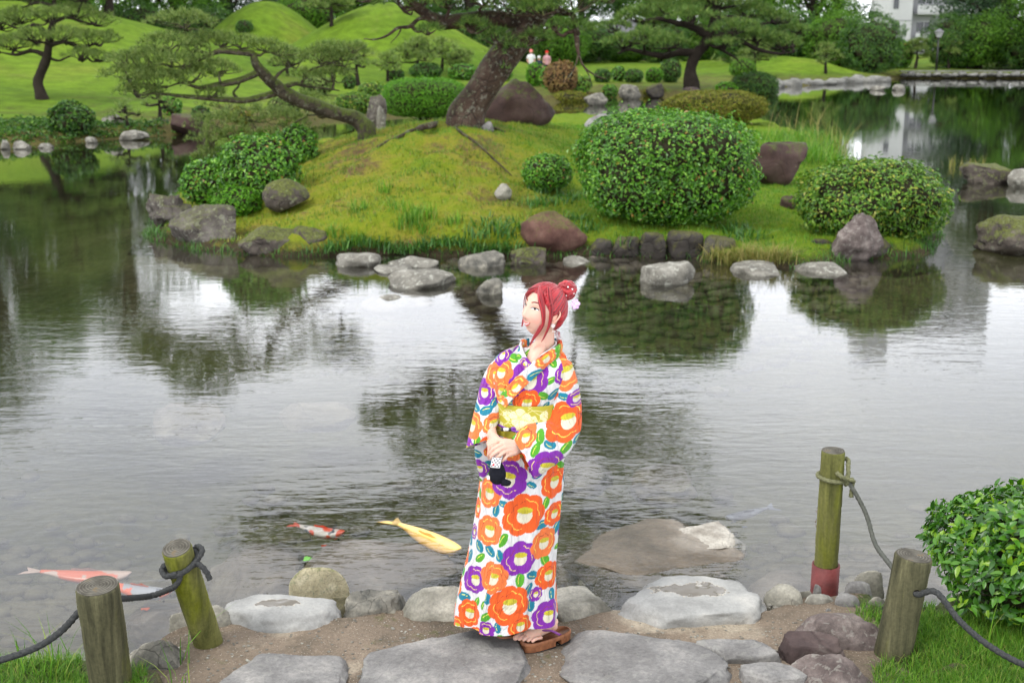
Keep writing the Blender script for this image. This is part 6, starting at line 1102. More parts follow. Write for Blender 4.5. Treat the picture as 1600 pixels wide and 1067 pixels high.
ribbon('under_collar', [wp(858, 534, .04), wp(869, 539, .0), wp(862, 548, -.045), wp(848, 558, -.078), wp(834, 570, -.098)], .026, plain('white_collar', (.75, .78, .80), .8, .1, .05), th_=.003, n=60)
# obi, cord
orow = spline(np.array([[*(lambda a, b_: [(a[0] + b_[0]) / 2, a[2], (b_[0] - a[0]) / 2])(wp(l, y, 0), wp(r_, y, 0)), hd] for y, l, r_, hd in [(694, 776, 874, .128), (675, 772, 870, .128), (650, 771, 868, .125), (635, 770, 868, .125), (624, 769, 869, .126)]]), 110)
th2 = np.linspace(-np.pi, np.pi, 420, endpoint=False); V = np.array([np.stack([c[0] + c[2] * np.sign(np.sin(th2)) * np.abs(np.sin(th2)) ** .92, WY - c[3] * np.sign(np.cos(th2)) * np.abs(np.cos(th2)) ** .92, np.full(420, c[1] - .0) - .028 * np.sin(th2) * 0 + .010 * np.sin(th2 + 2.2)], 1) for c in orow])
Vv = V.reshape(-1, 3); s_ = np.tile(th2 * .14, 110); h_ = np.repeat(orow[:, 1], 420); px, py = proj(Vv)
c0 = wp(812, 655); oc = np.tile(np.array([.40, .36, .035]), (len(Vv), 1)); kf = int(np.argmin((px - 812) ** 2 + (py - 657) ** 2 + np.where(Vv[:, 1] < WY, 0, 1e6))); fs, fh = s_[kf], Vv[kf, 2]
for (a, b_, q, lo) in [(fs, fh + .012, .042, 5), (fs + .01, fh - .035, .034, 5), (fs + .05, fh + .0, .022, 5), (fs - .055, fh + .02, .022, 3), (fs + .105, fh + .014, .024, 3), (fs - .09, fh - .03, .016, 3)]:
    d = np.hypot(s_ - a, Vv[:, 2] - b_); t_ = np.arctan2(Vv[:, 2] - b_, s_ - a); ins = d < q * (.8 + .2 * np.abs(np.cos(lo / 2 * t_ + a * 20))) ; pet = ins & (np.abs(np.sin(lo * t_ * .5 + 1)) > .12) & (np.sin(d * 900 + 3 * np.cos(t_ * 6)) > -.75); oc[pet] = (.74, .72, .45)
    oc[(d < q * .25) & (np.sin(d * 2600) > 0)] = (.45, .40, .06)
for q in range(6):
    a = np.abs(Vv[:, 2] - (fh + .05 * math.sin(q * 2) + .5 * (s_ - fs) * math.cos(q * 1.7) + .02 * np.sin((s_ - fs) * 40 + q))) < .0011; oc[a & (np.abs(s_ - fs) > .03) & (np.abs(s_ - fs) < .12)] = (.70, .66, .35)
m = NT('obi_cloth', .6, .3); m.base(m.attr()); m.nrm(m.bump(m.noise(260, 2), .25, .003)); M['obi'] = m.m
ob = MB().add(Vv, grid_faces(420, 110, close_u=True)).build('obi', M['obi'], who, colors=oc); so = ob.modifiers.new('thickness', 'SOLIDIFY'); so.thickness = .005; so.offset = 1
mb = MB(); bk = np.array([wp(822, 655)[0], WY + .17, wp(822, 655)[2]])
for sg in (-1, 1):
    V_, F_ = ico(4); mb.add(V_ * [.085, .035, .055] * (1 + .1 * fbm(V_, 2, 2, 4))[:, None] + bk + [sg * .075, 0, .02], F_)
box(mb, bk + [0, 0, 0], (.05, .07, .06)); box(mb, bk + [0, .0, -.10], (.15, .02, .2)); mb.build('obi_bow', plain('obi_back', (.40, .36, .035), .6, .3, .1), who)
M['cord'] = plain('purple_cord', (.22, .06, .42), .6, .3, .2, 200)
mid = wp(800, 660)[2]; cz = lambda t_: float(np.interp(math.sin(t_), [-1, 0, 1], [wp(770, 652)[2], wp(806, 661)[2], wp(866, 662)[2]]))
mb = MB(); tube(mb, [[orow[55][0] + (orow[55][2] + .007) * math.sin(t_), WY - (.125 + .010) * math.cos(t_), cz(t_)] for t_ in np.linspace(-np.pi, np.pi, 60)], .0042, 8, 160, twist=300); kn = wp(789, 660); t_ = -.55; kn = np.array([orow[55][0] + (orow[55][2] + .012) * math.sin(t_), WY - .142 * math.cos(t_), cz(t_)])
tube(mb, [kn + [.02, 0, .002], kn + [.03, -.004, .006], kn + [.04, 0, -.003]], .006, 8, 20, twist=300); mb.build('cord', M['cord'], who)
V_, F_ = ico(3); mb = MB(); cc = []
for k, (dx, cl) in enumerate([(-.018, (.03, .03, .03)), (-.008, (.8, .8, .78)), (.003, (.8, .78, .76)), (.013, (.03, .03, .03))]): mb.add(V_ * [.0075, .0065, .008] + kn + [dx, -.004, 0], F_); cc.append(np.tile(cl, (len(V_), 1)))
mb.build('cord_charm', attr_mat('bead', .3, .5), who, colors=np.concatenate(cc))
# ------------------------------------------------------------------ body: one continuous skin
HC = wp(849, 486, -.012); yaw, pit = R(52), R(12)
f_ = np.array([-math.sin(yaw) * math.cos(pit), -math.cos(yaw) * math.cos(pit), math.sin(pit)]); l_ = np.array([math.cos(yaw), -math.sin(yaw), 0]); u_ = np.cross(f_, l_) * -1; u_ = np.cross(l_, f_) if np.cross(l_, f_)[2] > 0 else -np.cross(l_, f_)
rl = R(-6); l2 = l_ * math.cos(rl) + u_ * math.sin(rl); u_ = u_ * math.cos(rl) - l_ * math.sin(rl); l_ = l2
HW, HDp, HHt = .072, .088, .106
hl = lambda p: HC + np.asarray(p)[..., 0:1] * l_ + np.asarray(p)[..., 1:2] * f_ + np.asarray(p)[..., 2:3] * u_
G2 = lambda x, z, x0, z0, sx, sz: np.exp(-((x - x0) / sx) ** 2 - ((z - z0) / sz) ** 2)
def face_feat(x, z):
    y = .0165 * G2(x, z, 0, -.026, .0115, .014) + .009 * G2(x, z, 0, -.004, .009, .024) + .0035 * G2(x, z, 0, -.060, .020, .010) - .0035 * G2(x, z, 0, -.0755, .022, .005) + .006 * G2(x, z, 0, -.088, .022, .014)
    for sg in (-1, 1): y = y - .0075 * G2(x, z, sg * .030, .010, .017, .012) + .0055 * G2(x, z, sg * .038, -.030, .020, .020) + .004 * G2(x, z, sg * .012, -.032, .006, .006) + .003 * G2(x, z, sg * .03, .032, .02, .008)
    return y
def head_pts(d):
    s = np.clip(-d[:, 2], 0, 1); wf = 1 - .17 * s ** 2.2; X_ = d[:, 0] * HW * wf; Y_ = d[:, 1] * HDp; Z_ = d[:, 2] * HHt
    Y_ = np.where(d[:, 1] < 0, Y_ * (1 - .45 * s) * 1.04, Y_ * (1 - .04 * s)); Y_ = Y_ + np.where(d[:, 1] > 0, face_feat(X_, Z_) * np.clip(d[:, 1] * 1.8, 0, 1), 0); return np.stack([X_, Y_, Z_], 1)
def face_y(x, z):
    s = np.clip(-z / HHt, 0, 1); wf = 1 - .17 * s ** 2.2; q = 1 - (x / (HW * wf)) ** 2 - (z / HHt) ** 2; dy = math.sqrt(max(q, 0)); return dy * HDp * (1 - .04 * s) + float(face_feat(np.array(x), np.array(z))) * min(1, dy * 1.8)
fp = lambda x, z, o=0.0: hl(np.array([x, face_y(x, z) + o, z]))
bm_ = MB(); d_, F_ = ico(6); bm_.add(hl(head_pts(d_)), F_)
nb_ = hl(np.array([0, -.022, -.055]))
tube(bm_, [nb_, nb_ * .5 + wp(852, 536, -.005) * .5 + [.0, .0, 0], wp(850, 541, .0), wp(843, 552, .0), wp(835, 575, .0)], [.043, .040, .042, .056, .09], 28, 24)
chest = wp(828, 585); tube(bm_, [wp(845, 538, -.015), wp(838, 556, -.055), wp(832, 575, -.07)], [.030, .036, .035], 16, 10)
for a, b_ in (((835, 575, .0), (822, 650, 0)), ((822, 650, 0), (822, 730, 0)), ((822, 720, 0), (820, 760, 0))): tube(bm_, [wp(*a), (wp(*a) + wp(*b_)) / 2, wp(*b_)], [.09, .085, .088], 20, 8)
tube(bm_, [wp(800, 566), wp(835, 562), wp(875, 570)], [.045, .05, .045], 16, 10)
WL, WR = wp(811, 697, -.195), wp(769, 683, -.150)
tube(bm_, [wp(876, 572), wp(884, 610, .01), wp(884, 645, .0), wp(876, 668, -.03), wp(846, 690, -.12), WL], [.042, .038, .035, .033, .027, .021], 18, 40)
tube(bm_, [wp(798, 568), wp(778, 605, .01), wp(764, 640, -.0), wp(760, 658, -.04), wp(764, 670, -.11), WR], [.045, .040, .036, .034, .029, .0235], 18, 40)
FINR = .0068; nails = []
def hand(wr, kn, fing, thumb, pr=.0165):
    for k, q in enumerate(kn): 
        tube(bm_, [wr + (np.array([0, 0, .010]) * (1.5 - k) * .8), wr * .5 + q * .5 + np.array([0, 0, .008]) * (1.5 - k) * .5, q], [.017, pr, .0118], 12, 8)
        pts = [q] + fing[k]; rr = FINR * (1.0 if k < 3 else .88); tube(bm_, pts, [rr * 1.25, rr * 1.08, rr * .98, rr * .80][:len(pts)] if len(pts) == 4 else rr, 12, 16); nails.append((pts[-1], pts[-1] - pts[-2]))
    tube(bm_, [wr + [0, -.004, 0]] + thumb, [.018, .0125, .0095, .0075][:1 + len(thumb)], 12, 14)
hand(WL, [wp(785, 693, -.235), wp(786, 699, -.242), wp(789, 705, -.243), wp(794, 710, -.238)],
     [[wp(775, 698, -.252), wp(767, 705, -.248), wp(764, 711, -.238)], [wp(777, 705, -.258), wp(770, 711, -.255), wp(766, 717, -.243)], [wp(781, 711, -.258), wp(775, 716, -.254), wp(773, 720, -.242)], [wp(789, 716, -.250), wp(785, 720, -.246), wp(783, 722, -.236)]], [wp(800, 691, -.215), wp(788, 688, -.225), wp(779, 688, -.228)])
hand(WR, [wp(781, 692, -.200), wp(776, 695, -.208), wp(770, 696, -.208), wp(764, 694, -.200)],
     [[wp(787, 702, -.212), wp(788, 712, -.214), wp(786, 720, -.212)], [wp(780, 706, -.222), wp(780, 716, -.222), wp(778, 724, -.218)], [wp(771, 706, -.222), wp(771, 715, -.222), wp(771, 722, -.216)], [wp(764, 703, -.212), wp(763, 710, -.212), wp(764, 717, -.206)]], [wp(778, 686, -.185), wp(788, 692, -.195), wp(794, 700, -.200)])
GZ = .052
HL_, TL_ = G(872, 983, GZ), G(818, 1002, GZ); HR_, TR_ = G(846, 972, GZ), G(785, 989, GZ)
def foot(h, t_, side, knee):
    ax = (t_ - h); L_ = np.linalg.norm(ax); ax = ax / L_; sd = np.array([-ax[1], ax[0], 0]) * side; ak = h + ax * .060 + [0, .01, .075]
    tube(bm_, [knee, (knee + ak) / 2, ak, h + ax * .035 + [0, 0, .035]], [.055, .045, .033, .034], 16, 16); tube(bm_, [h + ax * .02 + [0, 0, .028], h + ax * .09 + [0, 0, .034], h + ax * .15 + [0, 0, .026], h + ax * .175 + [0, 0, .018]], [.024, .030, .030, .018], 16, 16); tube(bm_, [ak, h + ax * .10 + [0, 0, .045], h + ax * .15 + [0, 0, .028]], [.030, .028, .020], 14, 10)
    for k in range(5):
        o = (k - 1.6) * .0165; ln = [.048, .045, .040, .034, .028][k]; r_ = [.0125, .0095, .009, .0085, .008][k]; b_ = h + ax * (.165 - k * .006) + sd * -o + [0, 0, .016]; tube(bm_, [b_ - ax * .02, b_ + ax * ln * .5 + [0, 0, .003], b_ + ax * ln - [0, 0, .003]], [r_ * 1.1, r_, r_ * .9], 10, 10); tip = b_ + ax * ln; V_, F2 = ico(2); bm_.add(V_ * r_ * .92 + tip - [0, 0, .003], F2)
        nails.append((tip + [0, 0, r_ * .8], ax))
foot(HL_, TL_, -1, wp(828, 850, .02)); foot(HR_, TR_, -1, wp(805, 850, .02))
for x0 in (805, 835): tube(bm_, [wp(820, 740), wp(x0, 850, .01)], [.085, .055], 16, 8)
me0 = bm_.mesh('body'); ob0 = bpy.data.objects.new('body_src', me0); COL.objects.link(ob0); rm = ob0.modifiers.new('r', 'REMESH'); rm.mode = 'VOXEL'; rm.voxel_size = .0028; rm.use_smooth_shade = True; sm_ = ob0.modifiers.new('s', 'SMOOTH'); sm_.iterations = 2; sm_.factor = .5
dg = bpy.context.evaluated_depsgraph_get(); meb = bpy.data.meshes.new_from_object(ob0.evaluated_get(dg)); bpy.data.objects.remove(ob0); bpy.data.meshes.remove(me0); meb.name = 'body'
co = np.empty(len(meb.vertices) * 3, np.float32); meb.vertices.foreach_get('co', co); co = co.reshape(-1, 3).astype(float); rel = co - HC; lx, ly, lz_ = rel @ l_, rel @ f_, rel @ u_
SK = np.array([.62, .39, .30]); cs = np.tile(SK, (len(co), 1)); cs *= (1 + .03 * fbm(co, 30, 3, 2))[:, None]; infc = (ly > .02) & (np.abs(lz_) < .12)
def tint(mask, c, w_): cs[:] = cs * (1 - (mask * w_)[:, None]) + np.array(c) * (mask * w_)[:, None]
for sg in (-1, 1): tint(np.where(infc, G2(lx, lz_, sg * .040, -.030, .020, .017), 0), (.85, .30, .25), .40); tint(np.where(infc, G2(lx, lz_, sg * .03, .016, .016, .007), 0), (.50, .25, .18), .30)
tint(np.where(infc, G2(lx, lz_, 0, -.03, .012, .010), 0), (.85, .38, .30), .25)
for p, ax in nails: tint(np.clip(1.6 - np.linalg.norm(co - p, axis=1) / .006, 0, 1), (.85, .50, .44), .6)
hm = co[:, 2] < .3; tint(np.where(hm, .5, 0) * 1.0, (.72, .42, .31), .4)
ca = meb.color_attributes.new('col', 'FLOAT_COLOR', 'POINT'); cc = np.ones((len(co), 4), np.float32); cc[:, :3] = cs; ca.data.foreach_set('color', cc.ravel())
M['skin'] = attr_mat('skin', .5, .35, .15, 250, sss=.35); meb.materials.clear(); body = link('body', meb, M['skin'], who)
# eyes, brows, mouth, ear
M['ink'] = plain('lash', (.02, .012, .012), .5, .3, .1); M['brow'] = plain('brow', (.22, .07, .06), .8, .1, .2); M['lip'] = plain('lip', (.62, .10, .09), .35, .5, .1); M['white'] = plain('eye_white', (.75, .72, .70), .3, .5, .05)
for sg in (-1, 1):
    ex = .031 * sg; c = fp(ex, .010); V_, F_ = ico(3)
    sur = lambda x, z: fp(x, z, .0006)
    q = MB(); P8 = []; nn_ = 14
    up_ = [sur(ex + .0145 * math.cos(a), .0095 + .0052 * math.sin(a)) for a in np.linspace(np.pi, 0, nn_)]; lo_ = [sur(ex + .0145 * math.cos(a), .0095 - .0016 * math.sin(a)) for a in np.linspace(np.pi, 0, nn_)]
    Vq = np.array(up_ + lo_); q.add(Vq, np.array([[k, k + 1, nn_ + k + 1, nn_ + k] for k in range(nn_ - 1)])); eye = q.build('eye', M['white'], who)
    q = MB(); ic = ex - .001; rr = [fp(ic + .0048 * math.cos(a), .0112 + .0038 * math.sin(a), .0011) for a in np.linspace(0, 2 * np.pi, 18, endpoint=False)]; q.add(np.array(rr + [fp(ic, .0112, .0016)]), np.array([[k, (k + 1) % 18, 18] for k in range(18)])); q.build('iris', M['ink'], eye)
    q = MB(); tube(q, [fp(ex + .0160 * math.cos(a), .0098 + .0062 * math.sin(a), .0012) for a in np.linspace(np.pi, -.15, 9)] if sg > 0 else [fp(ex + .0160 * math.cos(a), .0098 + .0062 * math.sin(a), .0012) for a in np.linspace(np.pi + .15, 0, 9)], [.0006, .0012, .0015, .0017, .0018, .0018, .0018, .0016, .0007], 8, 24); q.build('eyelash', M['ink'], who)
    q = MB(); tube(q, [fp(sg * .014, .0335, .001), fp(sg * .026, .0385, .0012), fp(sg * .038, .0380, .0012), fp(sg * .048, .0325, .001)], [.0020, .0026, .0022, .0008], 8, 20); q.build('eyebrow', M['brow'], who)
    q = MB(); 
sm2 = lambda t: -.0600 + .0110 * t * t
q = MB(); tube(q, [fp(.0235 * t, sm2(t) + .0030, .0014) for t in np.linspace(-1, 1, 11)], [.0006, .0012, .0016, .0020, .0023, .0020, .0023, .0020, .0016, .0012, .0006], 10, 40); q.build('upper_lip', M['lip'], who)
q = MB(); tube(q, [fp(.021 * t, sm2(t) - .0050 * (1 - t * t) - .0010, .0016) for t in np.linspace(-1, 1, 11)], [.0006, .0014, .0022, .0028, .0031, .0032, .0031, .0028, .0022, .0014, .0006], 10, 40); q.build('lower_lip', M['lip'], who)
q = MB(); tube(q, [fp(.018 * t, sm2(t) - .0005, .0018) for t in np.linspace(-1, 1, 9)], [.0006, .0018, .0024, .0027, .0028, .0027, .0024, .0018, .0006], 8, 30); q.build('teeth', M['white'], who)
for sg in (-1, 1):
    nc = fp(sg * .0068, -.0355, -.001); V_, F_ = ico(2); MB().add(V_ * .0022 + nc, F_).build('nostril', plain('nostril_shade', (.25, .08, .06), .8, .1), who)
def ear(sg):
    b_ = lambda y, z, o: hl(np.array([sg * (HW * .985 + o), y, z])); q = MB()
    tube(q, [b_(.002, -.030, -.002), b_(-.006, -.026, .003), b_(-.016, -.008, .009), b_(-.020, .010, .011), b_(-.012, .022, .010), b_(.002, .022, .005), b_(.008, .012, .0)], [.0055, .005, .0042, .004, .004, .004, .003], 12, 50)
    V_, F_ = ico(3); loc = V_ * [.0045, .0125, .021] + [sg * (HW * .985 + .001), -.005, -.003]; q.add(hl(loc), F_); return q.build('ear', plain('ear_skin', (.82, .46, .34), .5, .35, .05), who)
ear(1); ear(-1)
# earring
M['ear_r'] = plain('earring', (.80, .70, .66), .3, .6, .1); q = MB(); ec = hl(np.array([HW + .006, .0, -.040])); 
for k in range(6): V_, F_ = ico(2); q.add(V_ * [.0042, .003, .0042] + ec + [.005 * math.cos(k * 1.05), -.003, .005 * math.sin(k * 1.05)], F_)
tube(q, [ec + [0, 0, .012], ec], .0008, 6); tube(q, [ec, ec + [0, 0, -.022]], .0008, 6); V_, F_ = ico(2); q.add(V_ * .003 + ec + [0, 0, -.024], F_); q.build('earring', M['ear_r'], who)
# ------------------------------------------------------------------ hair
m = NT('red_hair', .38, .5); m.base(m.attr()); m.p.inputs['Sheen Weight'].default_value = .2; M['hair'] = m.m
def hcol(v): return np.array([.17, .005, .010]) * (1 - v[:, None]) + np.array([.46, .016, .024]) * v[:, None]
pb = np.array([0, -.62, .78]); pb = pb / np.linalg.norm(pb); pe1 = np.cross(pb, [1, 0, 0]); pe1 /= np.linalg.norm(pe1); pe1 = -pe1 if pe1[1] < 0 else pe1; pe2 = np.array([1.0, 0, 0])
line = [(0.10, .74, .66), (.50, .66, .60), (.74, .52, .36), (.90, .30, .12), (.96, .14, -.06), (.97, -.12, .10), (.96, -.26, -.05), (.86, -.42, -.42), (.5, -.6, -.66), (0, -.66, -.74)]
pts = []
for sgn in (1, -1):
    for x, y, z in line:
        v = np.array([sgn * x, y, z]); v /= np.linalg.norm(v); t_ = math.acos(np.clip(v @ pb, -1, 1)); w_ = v - pb * (v @ pb); pts.append((math.atan2(w_ @ pe2, w_ @ pe1), t_))
pts = sorted(pts); pa = np.array([p[0] for p in pts]); pt = np.array([p[1] for p in pts]); pa = np.concatenate([pa - 2 * np.pi, pa, pa + 2 * np.pi]); pt = np.tile(pt, 3)
nph, nth_ = 420, 70; ph = np.linspace(-np.pi, np.pi, nph, endpoint=False); tm = np.interp(ph, pa, pt); V = []
for k in range(nth_):
    t_ = tm * (k / (nth_ - 1)); d = pb[None] * np.cos(t_)[:, None] + (pe1[None] * np.cos(ph)[:, None] + pe2[None] * np.sin(ph)[:, None]) * np.sin(t_)[:, None]
    edge = 1 - sstep(.90, 1.0, np.full(nph, k / (nth_ - 1))); g_ = .0012 * np.sin(ph * 34 + 2 * np.sin(ph * 5)) + .0009 * np.sin(ph * 61 + 1) + .0015 * vnoise(np.stack([ph * 9, t_ * 2, ph * 0], 1), 3)
    base = head_pts(d); base[:, 1] -= np.where(d[:, 1] > 0, face_feat(base[:, 0], base[:, 2]) * np.clip(d[:, 1] * 1.8, 0, 1), 0); V.append(base + d * ((.002 + .013 * edge) + g_ * edge)[:, None])
V = np.array(V).reshape(-1, 3); vv = np.clip(.45 + .75 * np.tile(vnoise(np.stack([ph * 26, ph * 0, ph * 0], 1), 4), nth_) + .2 * fbm(V, 30, 2, 2), 0, 1)
hb = MB().add(hl(V), grid_faces(nph, nth_, close_u=True)).build('hair', M['hair'], who, colors=hcol(vv))
def strands(name, guides, n, spread, rad, seed, taper=True, taperend=.25):
    r = np.random.default_rng(seed); q = MB(); cl = []
    for k in range(n):
        o = r.normal(0, 1, 3); c = r.random(); n0 = q.n; pts = [np.asarray(g) + o * spread * s_ + r.normal(0, spread * .12, 3) for g, s_ in guides]; tube(q, pts, np.linspace(rad, rad * taperend, len(pts)), 6, 40); cl.append(np.full(q.n - n0, c))
    return q.build(name, M['hair'], who, colors=hcol(np.concatenate(cl)), kind=None)
hp = lambda x, y, z: hl(np.array([x, y, z]))
strands('side_lock', [(hp(.012, .060, .095), .7), (hp(.040, .070, .070), 1.3), (hp(.056, .060, .035), 1.3), (hp(.062, .048, -.005), 1.1), (hp(.060, .040, -.040), 1.0), (hp(.050, .046, -.075), .9), (hp(.040, .052, -.105), .6), (hp(.034, .056, -.135), .25)], 26, .0052, .0036, 1)
strands('side_lock', [(hp(.030, .030, .105), .8), (hp(.060, .040, .075), 1.2), (hp(.074, .026, .030), 1.2), (hp(.078, .020, -.010), .9), (hp(.076, .018, -.045), .6), (hp(.066, .020, -.090), .35), (hp(.060, .024, -.115), .1)], 14, .0042, .0028, 2)
strands('side_lock', [(hp(.004, .062, .094), .6), (hp(-.030, .070, .072), 1.2), (hp(-.052, .058, .040), 1.2), (hp(-.062, .046, .0), .9), (hp(-.062, .042, -.045), .5), (hp(-.056, .046, -.085), .2)], 16, .0042, .0030, 3)
BC = hl(np.array([0.014, -.088, .098])); q = MB(); r3 = np.random.default_rng(4); cl = []
for k in range(22):
    ax = r3.normal(0, 1, 3); ax[0] *= .5; ax /= np.linalg.norm(ax); u1 = np.cross(ax, [0, 0, 1.0]); u1 /= np.linalg.norm(u1); u2 = np.cross(ax, u1); rr = r3.uniform(.018, .036); a0 = r3.uniform(0, 6); n0 = q.n
    tube(q, [BC + ax * r3.normal(0, .004) + (u1 * math.cos(a) + u2 * math.sin(a)) * rr + ax * .010 * math.sin(a * .7 + k) for a in np.linspace(a0, a0 + 4.6, 12)], [.004] + [.0085] * 10 + [.003], 8, 40, rough=.10, seed=k); cl.append(np.full(q.n - n0, r3.random()))
V_, F_ = ico(3); n0 = q.n; q.add(V_ * .024 + BC, F_); cl.append(np.full(len(V_), .2)); q.build('hair_bun', M['hair'], who, colors=hcol(np.concatenate(cl)))
q = MB(); cl = []
for k in range(46):
    if k < 24: s_ = BC + r3.normal(0, .016, 3); d = r3.normal(0, 1, 3) * [1, 1, .7] + [.5, 0, .3]
    elif k < 36: s_ = hl(np.array([r3.uniform(.02, .05), -.07, -.07])) ; d = np.array([.2, 0, -1]) + r3.normal(0, .3, 3)
    else: s_ = hl(np.array([r3.uniform(-.03, .05), r3.uniform(-.05, .05), .108])); d = np.array([.6, 0, .5]) + r3.normal(0, .5, 3)
    d /= np.linalg.norm(d); L_ = r3.uniform(.02, .045); n0 = q.n; tube(q, [s_, s_ + d * L_ * .5 + r3.normal(0, .004, 3), s_ + d * L_ + r3.normal(0, .007, 3) - [0, 0, .006]], [.0009, .0007, .0004], 4, 10, caps=False); cl.append(np.full(q.n - n0, r3.random()))
fo_ = q.build('loose_hair', M['hair'], who, colors=hcol(np.concatenate(cl)), kind='stuff')
q = MB(); cl = []
for k in range(150):
    a = r3.uniform(-np.pi, np.pi); tmx = float(np.interp(a, pa, pt)); pts = []
    for t_ in np.linspace(.06, .985, 9):
        tt = t_ * tmx; aa = a + .05 * math.sin(t_ * 5 + k); d = pb * math.cos(tt) + (pe1 * math.cos(aa) + pe2 * math.sin(aa)) * math.sin(tt); b_ = head_pts(d[None])[0]
        if d[1] > 0: b_[1] -= float(face_feat(np.array(b_[0]), np.array(b_[2]))) * min(1, d[1] * 1.8)
        pts.append(hl(b_ + d * (.0148 - .011 * max(0, t_ - .88) / .1)))
    n0 = q.n; tube(q, pts, [.0006] + [.0015] * 7 + [.0006], 5, 34, caps=False); cl.append(np.full(q.n - n0, r3.random()))
q.build('hair_strands', M['hair'], who, colors=hcol(np.concatenate(cl)), kind='stuff')
def blossom(c, sz, n_, mat):
    q = MB(); n_ = np.array(n_, float); n_ /= np.linalg.norm(n_); a1 = np.cross(n_, [0, 0, 1.0]); a1 /= np.linalg.norm(a1); a2 = np.cross(n_, a1)
    for k in range(6):
        a = k * math.pi / 3; d = a1 * math.cos(a) + a2 * math.sin(a); t_ = -a1 * math.sin(a) + a2 * math.cos(a); V_, F_ = ico(2); q.add(c + d * sz * .55 + (V_[:, :1] * d * sz * .5 + V_[:, 1:2] * t_ * sz * .42 + V_[:, 2:] * n_ * sz * .12) + n_ * sz * .12 * (k % 2), F_)
    o = q.build('hair_flower', mat, who); V_, F_ = ico(2); MB().add(V_ * sz * .2 + c + n_ * sz * .2, F_).build('flower_centre', M['pearl'], o)
M['pearl'] = plain('pearl', (.85, .82, .80), .25, .6, .05); M['pinkf'] = plain('pink_petal', (.72, .30, .66), .6, .3, .1); M['lilac'] = plain('lilac_petal', (.75, .50, .80), .6, .3, .1)
blossom(BC + np.array([.008, -.012, -.052]) + [.026, -.01, .0], .022, (.5, -.8, .2), M['lilac']); blossom(BC + np.array([.030, -.004, -.066]), .013, (.7, -.6, .0), M['lilac']); blossom(BC + np.array([-.058, -.006, .006]), .015, (-.3, -.8, .5), M['pinkf']); 
for k, d in enumerate([(-.020, -.030, .012), (.002, -.034, .022), (-.022, -.026, -.018), (.020, -.030, .012), (.026, -.028, -.006), (-.004, -.034, -.014)]): V_, F_ = ico(2); MB().add(V_ * .0036 + BC + np.array(d), F_).build('hair_pearl', M['pearl'], who)
